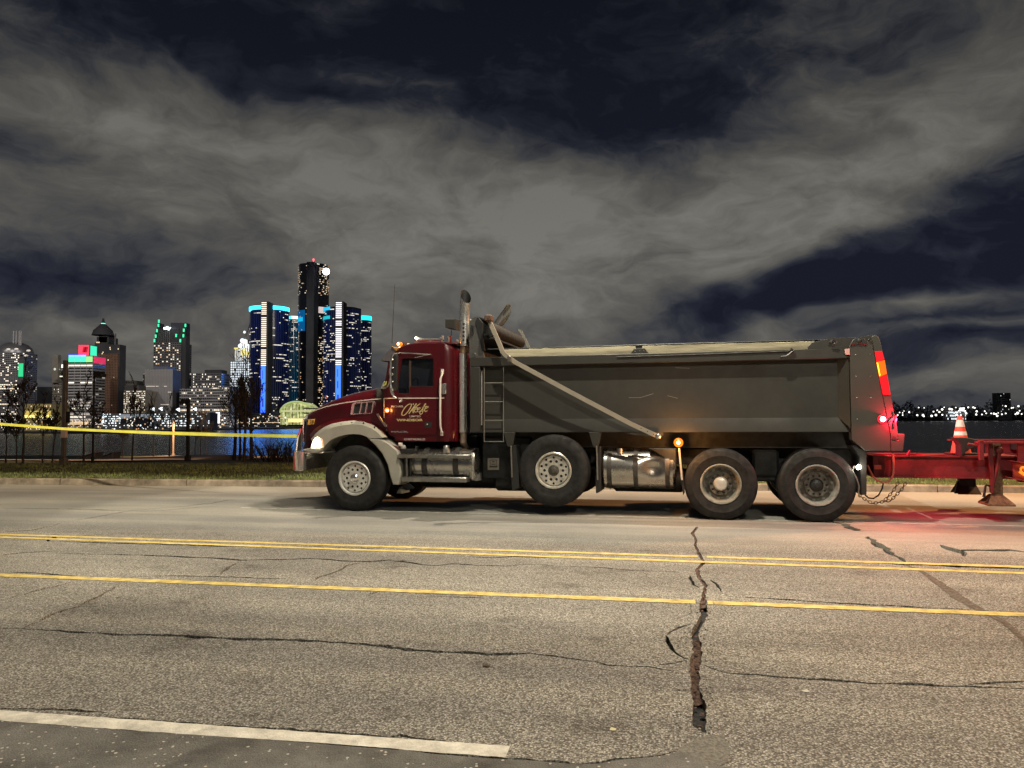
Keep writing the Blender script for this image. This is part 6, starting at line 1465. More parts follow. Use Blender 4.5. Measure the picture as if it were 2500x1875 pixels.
# white floodlit stepped tower
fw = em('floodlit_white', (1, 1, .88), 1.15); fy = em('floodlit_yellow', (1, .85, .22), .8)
bt = block('floodlit_tower', 'stepped tower floodlit brilliant white left of the blue-lit cylinders', s2, 122, 268, 808, 1150, W_STONE, nx=11, nz=28, wf=.55, hf=.66, rule=lambda i, j: ('c' if j > 14 and R.random() < .92 else ('x' if j < 14 else 'x')), deep=30)
block('', '', s2, 150, 268, 712, 1152, W_STONE, nx=9, nz=12, wf=.5, hf=.75, rule=rnd_rule(.93, 'cw'), root=bt, part='upper_wall', deep=26, yb=808)
block('', '', s2, 186, 244, 658, 1154, W_STONE, nx=5, nz=6, wf=.5, hf=.8, rule=rnd_rule(.93, 'cw'), root=bt, part='top_wall', deep=20, yb=712)
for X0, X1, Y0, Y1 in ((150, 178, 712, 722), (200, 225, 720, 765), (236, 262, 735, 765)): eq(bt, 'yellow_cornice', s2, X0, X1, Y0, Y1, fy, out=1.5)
off = Vector(bt.location)
mb = MB(); a = DP(*s2(220, 655), 1150) - off; b = DP(*s2(262, 540), 1150) - off; mb.tube([a, b], .8, 4); mb.build('crane_jib', W_PALE, bt)
for X, Y in ((205, 662), (225, 668), (190, 700), (240, 700), (220, 603)):
    mb = MB(); mb.sphere(DP(*s2(X, Y), 1145) - off, 3.4 if Y > 610 else 2.0, 8, 6); mb.build('floodlight', E_C, bt)

# ---- the cylinder group
def cylinder(label, X0, X1, Ytop, dep, shaft=None, m=W_NAVY, band=None, fins='b', p=.14, rows=64, cols=44, keys='wwd', name='cylinder_tower', ns=28, cluster=None):
    a = DP(*s2(X0, Ytop), dep); b = DP(*s2(X1, Ytop), dep); cx = (a.x + b.x) / 2; r = (b.x - a.x) / 2; zt = a.z
    root = empty(name, (cx, dep, BANKZ)); tag(root, label, 'skyscraper', 'cylindrical towers on the far bank')
    h = zt - BANKZ; mb = MB(); n = 48
    prof = []
    for k in range(n):
        t = 2 * pi * k / n; q = 1 + .025 * cos(8 * t); prof.append((r * q * cos(t), r * q * sin(t)))
    mb.prism(prof, 0, h, 0, axis='z'); mb.build('wall', m, root, sharp=60)
    g = {}; ch = h / rows; rl = {}
    for j in range(rows):
        rl[j] = [(R.random(), R.uniform(.05, .22)) for _ in range(R.choice((0, 0, 1, 1, 2, 3)))]
        for i in range(cols):
            t = pi + pi * (i + .5) / cols; lit = R.random() < (cluster(i / cols, j / rows) if cluster else (.85 if any(q0 < i / cols < q0 + q1 for q0, q1 in rl[j]) else p * .12))
            if not lit: continue
            k = R.choice(keys); wv = pi / cols * .42; hh = ch * .45
            rr = r * 1.035; z = (j + .25) * ch
            g.setdefault(k, MB()).add([(rr * cos(t - wv), rr * sin(t - wv), z), (rr * cos(t + wv), rr * sin(t + wv), z), (rr * cos(t + wv), rr * sin(t + wv), z + hh), (rr * cos(t - wv), rr * sin(t - wv), z + hh)], [(0, 1, 2, 3)])
    for k, q in g.items(): o = q.build('lit_window', LIT[k], root, sharp=None, clean=False); o['kind'] = 'stuff'
    if fins:
        mb = MB()
        for i in range(ns):
            t = pi + pi * (i + .5) / ns; rr = r * 1.03; dv = .004
            mb.add([(rr * cos(t - dv * 3), rr * sin(t - dv * 3), 4), (rr * cos(t + dv * 3), rr * sin(t + dv * 3), 4), (rr * cos(t + dv * 3), rr * sin(t + dv * 3), h - 3), (rr * cos(t - dv * 3), rr * sin(t - dv * 3), h - 3)], [(0, 1, 2, 3)])
        o = mb.build('led_fins', E_FIN if fins == 'b' else E_FINC, root, sharp=None, clean=False); o['kind'] = 'stuff'
    return root, r, h
D = 1080
c1, r, h = cylinder('blue-lit cylindrical tower with cyan rim and lit shaft, leftmost of the group', 266, 528, 442, 1040)
def rim(root, r, h, m, t0=pi, t1=2 * pi, hh=4.5, z=None, k=1.05):
    mb = MB(); n = 24; z = h if z is None else z
    mb.grid([[(r * k * cos(t0 + (t1 - t0) * i / n), r * k * sin(t0 + (t1 - t0) * i / n), z - hh), (r * k * cos(t0 + (t1 - t0) * i / n), r * k * sin(t0 + (t1 - t0) * i / n), z)] for i in range(n + 1)]); return mb.build('light_rim', m, root, sharp=60)
rim(c1, r, h + 1, E_CY, pi, 2 * pi, 5); 
def shaft(root, X0, X1, Y0, Ymid, Y1, dep, key):
    off = Vector(root.location); a = DP(*s2(X0, Y1), dep); b = DP(*s2(X1, Y0), dep); zm = DP(*s2(X0, Ymid), dep).z; w = b.x - a.x
    mb = MB(); mb.box(a.x - off.x, b.x - off.x, dep - off.y, dep - off.y + 20, BANKZ - off.z, b.z - off.z); mb.build('lift_shaft', W_DARK, root, sharp=None)
    n = 34; g = MB(); zz = (b.z - zm) / n
    for j in range(n):
        z = zm + zz * j
        if R.random() < .06: continue
        g.add([(a.x + w * .08 - off.x, dep - .3 - off.y, z - off.z), (a.x + w * .78 - off.x, dep - .3 - off.y, z - off.z), (a.x + w * .78 - off.x, dep - .3 - off.y, z + zz * .52 - off.z), (a.x + w * .08 - off.x, dep - .3 - off.y, z + zz * .52 - off.z)], [(0, 1, 2, 3)])
    o = g.build('shaft_lights', key, root, sharp=None, clean=False); o['kind'] = 'stuff'
    mb = MB(); mb.box(a.x + w * .1 - off.x, a.x + w * .72 - off.x, dep - .6 - off.y, dep - .2 - off.y, a.z - off.z, zm - off.z); mb.build('blue_light_panel', E_BL, root, sharp=None)
    mb = MB(); mb.box(a.x + w * .3 - off.x, a.x + w * .5 - off.x, dep - .9 - off.y, dep - .65 - off.y, a.z + (zm - a.z) * .12 - off.z, a.z + (zm - a.z) * .3 - off.z); mb.box(a.x + w * .3 - off.x, a.x + w * .42 - off.x, dep - .9 - off.y, dep - .65 - off.y, a.z + (zm - a.z) * .45 - off.z, a.z + (zm - a.z) * .62 - off.z); mb.box(a.x + w * .3 - off.x, a.x + w * .38 - off.x, dep - .9 - off.y, dep - .65 - off.y, a.z + (zm - a.z) * .72 - off.z, a.z + (zm - a.z) * .9 - off.z); mb.build('panel_figure', em('panel_figure', (.02, .05, .35), .6), root, sharp=None)
shaft(c1, 328, 386, 388, 838, 1165, 990, em('shaft_lights', (1, .86, .70), 1.1))
c2, r, h = cylinder('slim cyan-lit cylindrical tower between the leftmost cylinder and the tall central one', 522, 618, 498, 1110, fins='c', p=.08, ns=14)
rim(c2, r, h, E_CY, pi, 1.45 * pi, 4); rim(c2, r, h, em('white_rim', (.9, .95, 1), 2.5), 1.45 * pi, 2 * pi, 4)
def clus(u, v):
    if v > .80: return .12 if u < .5 else .42
    if v > .72: return .02
    if v > .55: return .03 if u < .55 else .12
    return .04 if u < .5 else .34
c3, r, h = cylinder('tallest dark cylindrical tower in the middle of the group with a bright roof light', 602, 808, 140, 1090, m=W_BLK, fins=None, rows=84, cols=36, keys='oyyw', cluster=clus)
off = Vector(c3.location)
mb = MB(); a = DP(*s2(655, 112), 1040) - off; b = DP(*s2(700, 1090), 1040) - off; mb.box(a.x, b.x, a.y, a.y + 25, b.z, a.z); mb.build('lift_shaft', W_DARK, c3, sharp=None)
mb = MB(); p = DP(*s2(790, 180), 1030) - off; mb.sphere(p, 4.6, 14, 10); mb.build('roof_light', em('violet_white_light', (.85, .78, 1), 9), c3)
mb = MB(); p = DP(*s2(702, 97), 1085) - off; mb.sphere(p, 1.6, 8, 6); mb.tube([p, p - Vector((0, 0, 10))], .4, 4); mb.build('beacon', em('red_beacon', (1, .12, .15), 2.5), c3)
mb = MB(); n = 14; z0 = DP(*s2(650, 570), 1030).z - off.z; z1 = DP(*s2(650, 418), 1030).z - off.z
mb.grid([[(r * 1.03 * cos(t), r * 1.03 * sin(t), z0), (r * 1.03 * cos(t), r * 1.03 * sin(t), z1)] for t in [pi * 1.0 + pi * .40 * i / n for i in range(n + 1)]]); mb.build('blue_glow_band', em('blue_band', (.0, .13, .38), .5), c3, sharp=60)
z2 = DP(*s2(650, 500), 1030).z - off.z
mb = MB(); mb.grid([[(r * 1.05 * cos(t), r * 1.05 * sin(t), z2), (r * 1.05 * cos(t), r * 1.05 * sin(t), z2 + 6)] for t in [pi * 1.1 + pi * .25 * i / n for i in range(n + 1)]]); mb.build('cyan_band', em('cyan_band', (.01, .5, .8), .9), c3, sharp=60)
z3 = DP(*s2(650, 440), 1030).z - off.z
mb = MB(); mb.grid([[(r * 1.05 * cos(t), r * 1.05 * sin(t), z3), (r * 1.05 * cos(t), r * 1.05 * sin(t), z3 + 9)] for t in [pi * 1.55 + pi * .45 * i / n for i in range(n + 1)]]); mb.build('lit_floor', em('lit_floor', (.9, .75, .7), .6), c3, sharp=60)
c4, r, h = cylinder('cylindrical tower with a white-lit shaft right of the tall central one', 780, 1032, 442, 1040, p=.32, cols=40)
rim(c4, r, h, em('cyan_rim_soft', (.02, .45, .75), 1.1), pi, 1.35 * pi, 4.5); rim(c4, r, h - 12, em('cyan_rim_soft2', (.02, .5, .6), .8), pi, 1.35 * pi, 4.5, k=1.06)
shaft(c4, 850, 912, 388, 832, 1130, 990, em('shaft_lights_white', (.95, .93, 1), 1.2))
c5, r, h = cylinder('rightmost cylindrical tower of the group with a teal rim', 985, 1106, 500, 1110, m=W_BLK, p=.2, cols=24, ns=12)
rim(c5, r, h + 1, em('teal_rim', (.02, .65, .7), 2.0), 1.3 * pi, 2 * pi, 6.5)
# podium below the cylinders and the glass hall
pd = block('podium', 'dark podium building under the cylindrical towers', s2, 250, 480, 1168, 985, W_DARK, nx=24, nz=6, wf=.7, hf=.4, rule=rnd_rule(.18, 'wd'), deep=30)
eq(pd, 'lit_canopy', s2, 120, 640, 1232, 1238, em('canopy_light', (1, .75, .5), .7), dep=960)
wg = empty('glass_hall', tuple(DP(*s2(580, 1250), 955))); tag(wg, 'glass hall with an arched yellow-green lit front right of the podium', 'building')
off = Vector(wg.location); a = DP(*s2(470, 1250), 955) - off; b = DP(*s2(692, 1250), 955) - off; zc = DP(*s2(580, 1165), 955).z - off.z; zt_ = DP(*s2(580, 1090), 955).z - off.z; zb_ = a.z
arch = [(a.x, zb_), (b.x, zb_), (b.x, zc)] + [((a.x + b.x) / 2 + (b.x - a.x) / 2 * cos(t), zc + (zt_ - zc) * sin(t)) for t in [pi * k / 20 for k in range(1, 20)]] + [(a.x, zc)]
mb = MB(); mb.prism(arch, 0, 40); gm = mat('glowing_glass', (.3, .35, .12), .3, emit=(.42, .50, .13), es=.42, var=0)
_nt = gm.node_tree; _b = _nt.nodes['Principled BSDF']; _t = _nt.nodes.new('ShaderNodeTexCoord'); _v = _nt.nodes.new('ShaderNodeTexNoise'); _v.inputs['Scale'].default_value = .22; _v.inputs['Detail'].default_value = 5; _r = _nt.nodes.new('ShaderNodeValToRGB'); _nt.links.new(_t.outputs['Object'], _v.inputs['Vector']); _nt.links.new(_v.outputs['Fac'], _r.inputs[0]); _nt.links.new(_r.outputs[0], _b.inputs['Emission Color'])
_r.color_ramp.elements[0].position = .38; _r.color_ramp.elements[0].color = (.10, .14, .03, 1); _r.color_ramp.elements[1].position = .68; _r.color_ramp.elements[1].color = (.95, .95, .45, 1)
_b.inputs['Emission Strength'].default_value = .8
mb.build('glass_front', gm, wg, sharp=None)
rp_ = [(x, z) for x, z in arch[2:]]
mb = MB(); mb.tube([(x, -.6, z) for x, z in rp_], 1.2, 6); mb.build('arch_rib', em('arch_glow', (.50, .60, .20), .5), wg)
for k in range(9):
    x = a.x + (b.x - a.x) * (k + .5) / 9; mb = MB(); mb.box(x - .3, x + .3, -.9, -.3, zb_, zc + (zt_ - zc) * .8 * sin(pi * (k + .5) / 9)); mb.build('mullion', W_DARK, wg, sharp=None)
for Y, hgt_ in ((1160, 2.0), (1210, 1.2)): 
    z = DP(*s2(580, Y), 955).z - off.z; mb = MB(); mb.box(a.x, b.x, -1, -.4, z, z + hgt_); mb.build('transom', em('transom_glow', (.55, .55, .3), .7), wg, sharp=None)
mb = MB(); mb.box(a.x + 10, b.x - 3, -1.6, -.8, zb_ + 3, zb_ + 7); mb.build('entrance_light', em('entrance_light', (1, .78, .3), 1.0), wg, sharp=None)
# parking deck with rows of white lamps
pk = block('parking_deck', 'parking deck with rows of small white lamps on the waterfront', s1, 745, 1520, 1152, 760, W_DARK, nx=0, deep=20, yb=1275)
g = MB(); off = Vector(pk.location)
for j, Y in enumerate((1160, 1176, 1192, 1208, 1224, 1242)):
    for i in range(78):
        X = 748 + i * 9.9
        if (870 < X < 1110 and j < 4) or R.random() < .55 or (X > 1420 and R.random() < .5): continue
        p = DP(*s1(X + R.uniform(-2, 2), Y + R.uniform(-1, 1)), 759) - off; s_ = R.uniform(.3, .75); g.add([(p.x - s_, p.y, p.z - s_ * .8), (p.x + s_, p.y, p.z - s_ * .8), (p.x + s_, p.y, p.z + s_ * .8), (p.x - s_, p.y, p.z + s_ * .8)], [(0, 1, 2, 3)])
o = g.build('lamp', em('deck_lamp', (.85, .95, 1), 1.3), pk, sharp=None, clean=False); o['kind'] = 'stuff'
for Y in (1163, 1172, 1184): eq(pk, 'light_strip', s1, 868, 1115, Y, Y + 3.2, em('deck_strip', (.75, .88, 1), .9), out=.5)
eq(pk, 'pylon_light', s1, 746, 760, 1155, 1222, em('pylon_light', (.8, .92, 1), 2.5), out=2)
an = empty('arena_canopy', tuple(DP(*s1(990, 1262), 735))); tag(an, 'black arched canopy in front of the parking deck', 'canopy'); off = Vector(an.location)
pts = [DP(*s1(X, Y), 735) - off for X, Y in ((868, 1232), (875, 1200), (890, 1188), (1000, 1184), (1080, 1190), (1105, 1202), (1116, 1225), (1116, 1262))]
mb = MB(); mb.prism([(p.x, p.z) for p in pts] + [(pts[-1].x - 18, pts[-1].z), (pts[-1].x - 22, pts[4].z - 5), (pts[1].x + 6, pts[1].z - 3)], 0, 12); mb.build('roof', W_BLK, an, sharp=None)
for X, Y in ((1105, 1125), (1163, 1122), (1288, 1128), (1410, 1125)):
    f_ = empty('floodlight_mast', tuple(DP(*s1(X, 1262), 745))); tag(f_, {1105: 'white floodlight above the parking deck, leftmost of the four', 1163: 'second white floodlight from the left above the parking deck', 1288: 'third white floodlight from the left above the parking deck', 1410: 'white floodlight above the parking deck, rightmost of the four'}[X], 'floodlight', 'floodlights above the parking deck'); off = Vector(f_.location)
    p = DP(*s1(X, Y), 745) - off; mb = MB(); mb.tube([(0, 0, 0), (0, 0, p.z)], .4, 6); mb.build('mast', W_DARK, f_); mb = MB(); mb.add([(p.x - 2.0, -.5, p.z + .4), (p.x + 1.0, -.5, p.z + 1.9), (p.x + 1.2, -.5, p.z - 1.5), (p.x - 2.0, 1.5, p.z + .4), (p.x + 1.0, 1.5, p.z + 1.9), (p.x + 1.2, 1.5, p.z - 1.5)], [(0, 1, 2), (3, 5, 4), (0, 3, 4, 1), (1, 4, 5, 2), (2, 5, 3, 0)]); mb.build('lamp_head', em('flood_head', (.9, .96, 1), 2.0), f_, sharp=None)
pyl = empty('light_pylon', tuple(DP(*s1(1575, 1225), 800))); tag(pyl, 'tall glowing white pylon on the waterfront left of the floodlit tower', 'pylon'); mb = MB(); hh = DP(*s1(1575, 1145), 800).z - DP(*s1(1575, 1225), 800).z; mb.box(-1.5, 1.5, -1.5, 1.5, 0, hh); mb.build('glowing_column', em('pylon_glow', (.85, .93, 1), 1.8), pyl, sharp=None)
# shore lights: rows of lamps, lit shop fronts, cars: beyond counting
def dots(name, lab, spots, keys, dep, rr, kind='stuff', cat='lights', parent=None):
    gs = {}
    for (x, y, s_) in spots:
        k = R.choice(keys); p = DP(x, y, dep(x) if callable(dep) else dep); gs.setdefault(k, MB()).sphere(p, s_, 6, 4)
    for k, g in gs.items(): tag(g.build(name, k, sharp=None, clean=False), lab, cat, kind=kind)
def sh_dep(x):
    for (xa, _, da), (xb, _, db) in zip(shore, shore[1:]):
        if x <= xb: return da + (db - da) * (x - xa) / (xb - xa) + 12
    return 2000
sp = []
for i in range(330):
    x = R.uniform(-20, 700); d = sh_dep(x); yb_ = EYE.z - BANKZ; yl = 1030 - x * .0052 + yb_ * FPX / d
    sp.append((x, yl - R.uniform(3, 34) * (680 / d) ** .5, R.choice((.3, .4, .6, .9)) * d / 800))
dots('waterfront_lights', 'countless small white and warm lamps along the far waterfront', sp, [E_W, E_C, E_Y, E_O, E_D], sh_dep, 1)
for k_, (X0, X1, Y0, Y1, m_) in enumerate(((498, 640, 1192, 1240, em('shopfront', (1, .75, .45), .55)), (640, 750, 1205, 1240, em('shopfront_white', (1, .9, .8), .6)))):
    q0 = DP(*s1(X0, Y1), 770); q1 = DP(*s1(X1, Y0), 770); mb = MB(); n = 14
    for k in range(n):
        xa = q0.x + (q1.x - q0.x) * k / n; mb.box(xa + .4, xa + (q1.x - q0.x) / n - .5, 770, 771, q0.z + R.uniform(0, .8), q1.z - R.uniform(0, 4))
    tag(mb.build('shopfront', m_, sharp=None), 'warm lit shop windows under the sign-topped tower' if k_ == 0 else 'whitish lit shop windows right of the warm ones under the sign-topped tower', 'shop front', kind='stuff')
# ---- right-hand far shore: low dark trees, lamps, a dim tower block
FOL = mat('far_foliage', (.020, .022, .022), .95, var=0)
mb = MB()
def crown_px(x):
    return 1000 - (16 if x < 2230 else 0) * abs(sin(x * .05)) - 8 * abs(sin(x * .11)) - 5 * abs(sin(x * .31)) - (0 if x < 2400 or x > 2445 else 14 * abs(sin((x - 2400) / 45 * pi)))
for i in range(9000):
    x = R.uniform(2100, 2620); t = crown_px(x); y = t + (1026 - t) * R.random() ** .7 + R.uniform(-1.5, 1.5); p = DP(x, y, 1990 + R.uniform(-20, 40)); s_ = R.uniform(1.0, 2.6)
    a = R.uniform(0, 2 * pi); mb.add([p + Vector((s_ * cos(a), 0, s_ * sin(a))), p + Vector((s_ * cos(a + 2.1), R.uniform(-2, 2), s_ * sin(a + 2.1))), p + Vector((s_ * cos(a + 4.2), 0, s_ * sin(a + 4.2)))], [(0, 1, 2)])
tag(mb.build('far_tree_line', FOL, sharp=None, clean=False), 'dark line of trees along the far shore behind the trailer', 'trees', kind='stuff')
sp = [(X / 4.74 + 2150, 930 + Y / 4.74, s_) for X, Y, s_ in ((198, 395, 2.4), (220, 365, 2.4), (255, 395, 3.2), (270, 348, 2), (330, 362, 3), (255, 370, 2.2), (440, 308, 2.6), (503, 312, 2.4), (424, 396, 3.2), (490, 396, 3.6), (500, 410, 3), (590, 405, 3.4), (612, 355, 2.6), (640, 395, 3.4), (680, 360, 3), (655, 340, 2), (712, 330, 4.2), (735, 305, 2), (714, 392, 4), (800, 325, 3.4), (825, 330, 4), (870, 308, 2.2), (850, 372, 2.6), (880, 390, 3.6), (925, 325, 5.5), (945, 330, 5.5), (965, 315, 3), (930, 395, 3), (990, 375, 3), (975, 350, 3), (905, 345, 3), (1014, 306, 3.2), (1072, 306, 3.4), (1090, 312, 2.4), (1112, 352, 3.8), (1106, 388, 3.6), (1172, 388, 2.8), (1205, 350, 2.8), (1222, 375, 3), (1280, 376, 3), (1312, 378, 3), (1335, 385, 3.6), (1350, 405, 3), (1360, 370, 2.4), (1404, 386, 3.4), (1447, 292, 3.4), (1447, 376, 2.8), (1516, 312, 3.2), (1535, 310, 2.8), (1595, 292, 3.6), (1560, 385, 3.6), (1585, 372, 4.2), (1608, 345, 2.4), (1632, 383, 3.2))]
def slab(x, y, s_):
    z_ = ('near the truck tail lamp' if x < 2235 else 'far to the left of the traffic cone' if x < 2285 else 'just left of the traffic cone' if x < 2325 else 'above the tip of the traffic cone' if x < 2362 else 'right of the traffic cone' if x < 2410 else 'left of the dim apartment block' if x < 2440 else 'below the dim apartment block' if x < 2468 else 'right of the dim apartment block')
    return '%s %s white shore lamp %s' % ('upper' if y < 1001 else 'lower', 'large' if s_ >= 3.3 else 'small' if s_ < 2.7 else 'middling', z_)
proto = None; pole_me = None
for (x, y, s_) in sp:
    p = DP(x, y, 1930); r0 = empty('shore_lamp', (p.x, p.y, BANKZ + 0)); tag(r0, slab(x, y, s_), 'street lamp', 'lamps along the far shore behind the trailer')
    if proto is None:
        mb = MB(); mb.sphere((0, 0, 0), 1, 8, 6); proto = mb.mesh('lamp_globe', 60); proto.materials.append(E_PT); mb = MB(); mb.box(-.15, .15, -.15, .15, 0, 1); pole_me = mb.mesh('pole', None); pole_me.materials.append(M_POLED)
    g = bpy.data.objects.new('lamp_globe', proto); COL.objects.link(g); g.parent = r0; g.location = (0, 0, p.z - BANKZ); g.scale = (s_ * R.uniform(.45, .8),) * 3
    g = bpy.data.objects.new('pole', pole_me); COL.objects.link(g); g.parent = r0; g.scale = (1, 1, max(.5, p.z - BANKZ))
fb = block('far_apartment_block', 'dim apartment block with a few lit windows on the far right shore', q6, 1345, 1503, 138, 1960, W_DARK, nx=9, nz=14, wf=.35, hf=.45, rule=rnd_rule(.09, 'cw', dark='x'), deep=20)
pv = block('far_lit_pavilion', 'white-lit low pavilion under the brightest lamps of the far shore', q6, 755, 985, 345, 1940, W_PALE, nx=16, nz=3, wf=.7, hf=.5, rule=rnd_rule(.6, 'cc'), deep=15)
# boats' lights on the water line are left to the reflections
# ------------------------------------------------------------ poles, trees, fence and tape in the park
def shoebox(px, pyb, pyt, wpx, m, lab, arm=None, headw=0, lit=False, sq=True):
    b = GT(px, pyb); d = b.y; o = empty('lamp_post', tuple(b)); tag(o, lab, 'lamp post'); t = DP(px, pyt, d); h = t.z - b.z; w = wpx * d / FPX / 2
    mb = MB(); mb.box(-w, w, -w, w, 0, h, w * .15); mb.box(-w * 1.7, w * 1.7, -w * 1.7, w * 1.7, 0, .25, w * .2); mb.build('pole', m, o)
    if arm is not None:
        a = arm * d / FPX; mb = MB(); mb.box(min(0, a), max(0, a), -.05, .05, h - .12, h - .02); mb.box(min(a * .3, a), max(a * .3, a), -.18, .18, h - .22, h - .10, .02); mb.build('lamp_head', m, o)
    return o, d, h
PZ1, dz1, _ = shoebox(155, 1136, 880, 9, M_POLE, 'thickest grey lamp post at the left, with a pale patch low on it')
shoebox(226, 1132, 906, 3.5, M_POLED, 'thin dark lamp post with arm reaching right before the sign-topped tower', arm=24)
shoebox(458, 1126, 974, 7, M_POLED, 'dark square lamp post with short left arm before the wide grey block', arm=-18)
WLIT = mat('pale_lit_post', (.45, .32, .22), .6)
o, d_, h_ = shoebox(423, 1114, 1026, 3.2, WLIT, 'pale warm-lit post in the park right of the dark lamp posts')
lamp('assumed_park_lamp', 'SPOT', tuple(Vector(o.location) + Vector((0.4, -1.2, h_ + .5))), 2500, (1, .62, .35), .08, 130, .4)  # assumed unseen warm spot, added to light the post and footpath
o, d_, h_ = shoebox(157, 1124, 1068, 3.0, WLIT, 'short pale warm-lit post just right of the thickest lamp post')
lamp('assumed_park_lamp', 'SPOT', tuple(Vector(o.location) + Vector((0, -1.5, 5.0))), 1500, (1, .62, .35), .08, 130, .4)  # another assumed warm spot, with no lamp built
p_ = GT(560, 1116); lamp('assumed_park_lamp', 'SPOT', (p_.x, p_.y, p_.z + 6), 4500, (1, .6, .36), .08, 130, .4)  # assumed spot added over the footpath, without a post
# sign board on the tape post's right (dark panel)
b = Vector(PZ1.location); mb = MB(); q0 = DP(160, 1032, dz1) - b; q1 = DP(166, 1005, dz1) - b; mb.box(q0.x, q0.x + .14, -.03, .03, q0.z, q1.z + .0); mb.build('small_box', M_POLED, PZ1)
# little ramps / benches near the bank
for k, (X0, X1, lab) in enumerate(((728, 800, 'left of the two low grey ramps near the river bank'), (868, 935, 'right of the two low grey ramps near the river bank'))):
    f5 = lambda X, Y: (X / 3.16, 950 + Y / 3.16)
    b0 = GT(*f5(X0, 546)); b1 = GT(*f5(X1, 540)); o = empty('skate_ramp', tuple(b0)); tag(o, lab, 'ramp'); off = Vector(b0); zt_ = DP(*f5(X0, 490), b0.y).z - b0.z; w_ = b1.x - b0.x
    mb = MB(); mb.prism([(0, 0), (w_, 0), (w_, zt_ * .35), (.15, zt_), (0, zt_)], 0, 1.2, .02); mb.build('ramp_body', mat('grey_ramp', (.20, .18, .16), .8), o); mb = MB(); mb.box(-.06, .06, -.06, .06, 0, zt_ * 1.05); mb.build('post', mat('grey_ramp_post', (.30, .26, .22), .8), o)
# ---- bare trees
def tree(lab, px, pyb, pyt, rpx, seed, spread=1.0, lean=0.0, group=None, fork=.45, depth=4, m=None, name='bare_tree', twigs=3, trunkw=None):
    rr = random.Random(seed); b = GT(px, pyb); d = b.y; H_ = DP(px, pyt, d).z - b.z; r0 = rpx * d / FPX / 2
    root = empty(name, tuple(b)); tag(root, lab, 'tree' if name != 'bare_bush' else 'bush', group)
    tk = MB(); br = MB()
    nT = 7; path = []; x = y = 0
    for k in range(nT + 1):
        t = k / nT; path.append(Vector((x + lean * H_ * t, y, H_ * t * .82))); x += rr.uniform(-.03, .03) * H_ * .25; y += rr.uniform(-.03, .03) * H_ * .25
    tk.tube(path, [r0 * (1 - .82 * (k / nT)) for k in range(nT + 1)], 7)
    def grow(p, dirn, L_, r, lv):
        pts = [p]; q = p.copy(); dd = dirn.copy(); n = 3
        for k in range(n):
            dd = (dd + Vector((rr.uniform(-.2, .2), rr.uniform(-.2, .2), rr.uniform(-.02, .20)))).normalized(); q = q + dd * L_ / n; pts.append(q.copy())
        br.tube(pts, [max(.013, r * (1 - .6 * k / n)) for k in range(n + 1)], 4 if lv < 2 else 3, caps=False)
        if lv >= depth: return
        for k in range(twigs + (1 if lv == 0 else 0)):
            i = rr.randint(1, n); az = rr.uniform(0, 2 * pi); nd = (dd * .8 + Vector((cos(az) * .65 * spread, sin(az) * .65 * spread, rr.uniform(.0, .45)))).normalized(); grow(pts[i], nd, L_ * rr.uniform(.5, .75), r * .5, lv + 1)
    nb = 9
    for k in range(nb):
        t = fork + (1 - fork) * (k + rr.random()) / nb; i = min(nT - 1, int(t * nT)); p = path[i].lerp(path[i + 1], t * nT - i); az = rr.uniform(0, 2 * pi)
        grow(p, Vector((cos(az) * spread, sin(az) * spread, .9)).normalized(), H_ * .34 * (1.15 - t), r0 * (1 - .8 * t) * .55, 1)
    grow(path[-1], Vector((0, 0, 1)), H_ * .18, r0 * .2, 2)
    tk.build('trunk', m or M_BARK, root); cr_o = br.build('crown', m or M_BARK, root, sharp=None, clean=False)
    return root
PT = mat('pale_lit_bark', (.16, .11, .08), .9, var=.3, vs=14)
tree('bare young tree at the left edge, first left of the tall dark tree', 14, 1132, 985, 4, 11)
tree('bare young tree second from the left edge', 40, 1132, 1000, 3.5, 12)
tree('tall bare tree in front of the dome-topped tower', 56, 1133, 900, 6, 13, spread=.7)
tree('bare young tree under the yellow-lit hall, left one of two', 104, 1130, 975, 4, 14)
tree('slightly leaning bare young tree just left of the thickest lamp post', 127, 1129, 985, 4, 15, lean=.05)
tree('bare tree with a low wide fork in front of the sign-topped tower', 204, 1130, 930, 5.5, 16, spread=1.1, fork=.38)
tree('thin bare tree in front of the hip-roofed lit block', 322, 1126, 940, 4.5, 17, spread=.6)
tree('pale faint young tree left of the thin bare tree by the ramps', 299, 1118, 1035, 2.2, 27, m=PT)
tree('dark bare young tree left of the pale warm-lit post', 375, 1117, 980, 4, 18, spread=.7)
tree('dark bare young tree between the pale warm-lit post and the dark lamp post', 413, 1120, 975, 4, 19, spread=.7)
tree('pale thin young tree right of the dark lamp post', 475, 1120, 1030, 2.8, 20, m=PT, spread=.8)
tree('dark slim young tree between two pale ones', 490, 1117, 985, 3, 21, spread=.8)
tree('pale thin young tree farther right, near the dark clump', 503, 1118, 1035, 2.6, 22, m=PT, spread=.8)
tree('thick dark bare tree, leftmost of the clump left of the truck', 571, 1124, 890, 10, 23, spread=1.0, depth=4, fork=.35)
tree('forked dark bare tree, second of the clump left of the truck', 585, 1124, 905, 7, 24, spread=.6, depth=4, fork=.4)
tree('dark bare tree in the middle of the clump left of the truck', 596, 1128, 890, 9, 25, spread=.95, depth=4, fork=.35)
tree('thick dark bare tree, rightmost of the clump left of the truck', 613, 1125, 895, 10, 26, spread=1.0, depth=4, fork=.3)
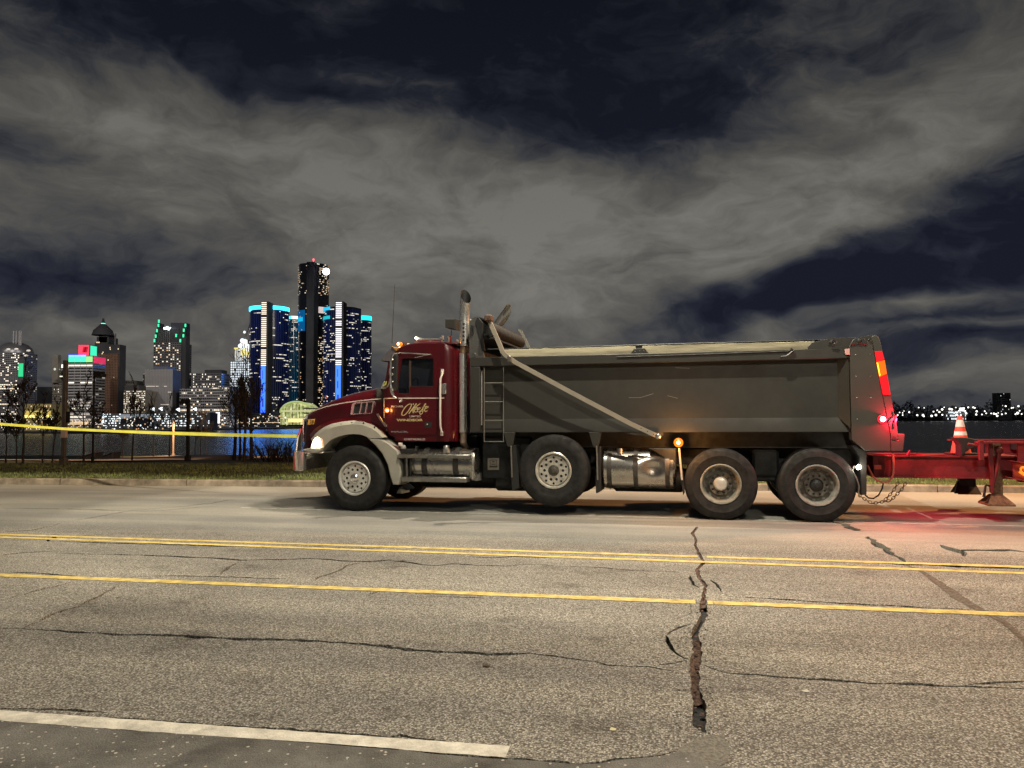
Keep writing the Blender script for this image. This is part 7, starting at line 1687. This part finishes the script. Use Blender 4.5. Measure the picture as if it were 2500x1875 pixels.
# bushes by the water left of the truck's bumper
for k, (px, pyt, ln) in enumerate(((640, 1068, -.25), (668, 1072, .1), (700, 1075, .0), (730, 1082, .1))):
    rr = random.Random(50 + k); b = GT(px, 1128); d = b.y; H_ = DP(px, pyt, d).z - b.z; root = empty('bare_bush', tuple(b)); tag(root, ('leftmost leaning bare bush between the tree clump and the truck', 'second bare bush right of the tree clump, behind the yellow tape', 'dense bare bush just left of the truck bumper', 'bare bush behind the truck bumper')[k], 'bush')
    br = MB()
    for q in range(16 if k < 2 else 26):
        az = rr.uniform(0, 2 * pi); dd = Vector((cos(az) * .5 + ln, sin(az) * .4, 1)).normalized(); p = Vector((rr.uniform(-.5, .5), rr.uniform(-.4, .4), 0)); L_ = H_ * rr.uniform(.6, 1.1); pts = [p]
        for s_ in range(6):
            dd = (dd + Vector((rr.uniform(-.18, .18), rr.uniform(-.18, .18), 0))).normalized(); p = p + dd * L_ / 6; pts.append(p.copy())
        br.tube(pts, [.022 * (1 - .12 * i) for i in range(7)], 4, caps=False)
        for s_ in range(10):
            i = rr.randint(1, 6); e = (dd + Vector((rr.uniform(-.9, .9), rr.uniform(-.9, .9), rr.uniform(-.3, .5)))).normalized(); l_ = H_ * rr.uniform(.1, .3); br.tube([pts[i], pts[i] + e * l_ * .5 + Vector((0, 0, .03)), pts[i] + e * l_], .007, 3, caps=False)
    br.build('twigs', M_BARK, root, sharp=None, clean=False)
# low iron fence behind the trees
f0 = GT(588, 1122); f1 = GT(700, 1124); fo = empty('iron_fence', tuple(f0)); tag(fo, 'low black iron fence by the river behind the tree clump', 'fence'); v = f1 - f0; n = 44
mb = MB(); mb.box(-.012, .012, -.012, .012, 0, .9); pk0 = mb.build('picket', M_POLED, fo)
for k in range(n + 1):
    q = v * k / n; o = pk0 if k == 0 else again(pk0); o.location = q
for zz in (.15, .85): mb = MB(); mb.tube([Vector((0, 0, zz)), v + Vector((0, 0, zz))], .02, 4); mb.build('rail', M_POLED, fo)
# yellow tape from the truck's front guard to the post and on to the left
TAPE = mat('yellow_tape', (.85, .80, .12), .45, var=.12, vs=3)
tp0 = T3(r3(90, 985), .27); tp0 = Vector(tw(tp0)); b = Vector(PZ1.location)
tp1 = DP(157, 1047, 17.5); tp2 = DP(-500, 997, 21)
mb = MB(); rws = []; n = 60
def tseg(a, b_, sag, n, w0, w1, ph):
    rws = []
    for k in range(n + 1):
        t = k / n; c = a.lerp(b_, t); c.z -= sag * 4 * t * (1 - t); w = (w0 + (w1 - w0) * t) / 2; tw_ = .55 + .35 * sin(ph + t * 9)
        rws.append([tuple(c + Vector((0, sin(tw_) * w * .6, w * cos(tw_ * .6)))), tuple(c - Vector((0, sin(tw_) * w * .6, w * cos(tw_ * .6))))])
    return rws
mb = MB(); mb.grid(tseg(tp0, tp1, .02, 60, .066, .062, 1)); mb.grid(tseg(tp1, tp2, .0, 30, .062, .066, 2))
tape = mb.build('barrier_tape', TAPE, sharp=None); tag(tape, 'yellow barrier tape stretched from the truck front past the park lamp posts', 'barrier tape')
mb = MB(); w = 9 * b.y / FPX / 2 + .012; mb.prism([(b.x - w, b.y - w), (b.x + w, b.y - w), (b.x + w, b.y + w), (b.x - w, b.y + w)], 1.0, 1.3, 0, axis='z'); o = mb.build('pale_wrap', STRIPE, PZ1); o.location = -b
# clean helper properties
for o in COL.objects:
    if '_dims' in o: del o['_dims']
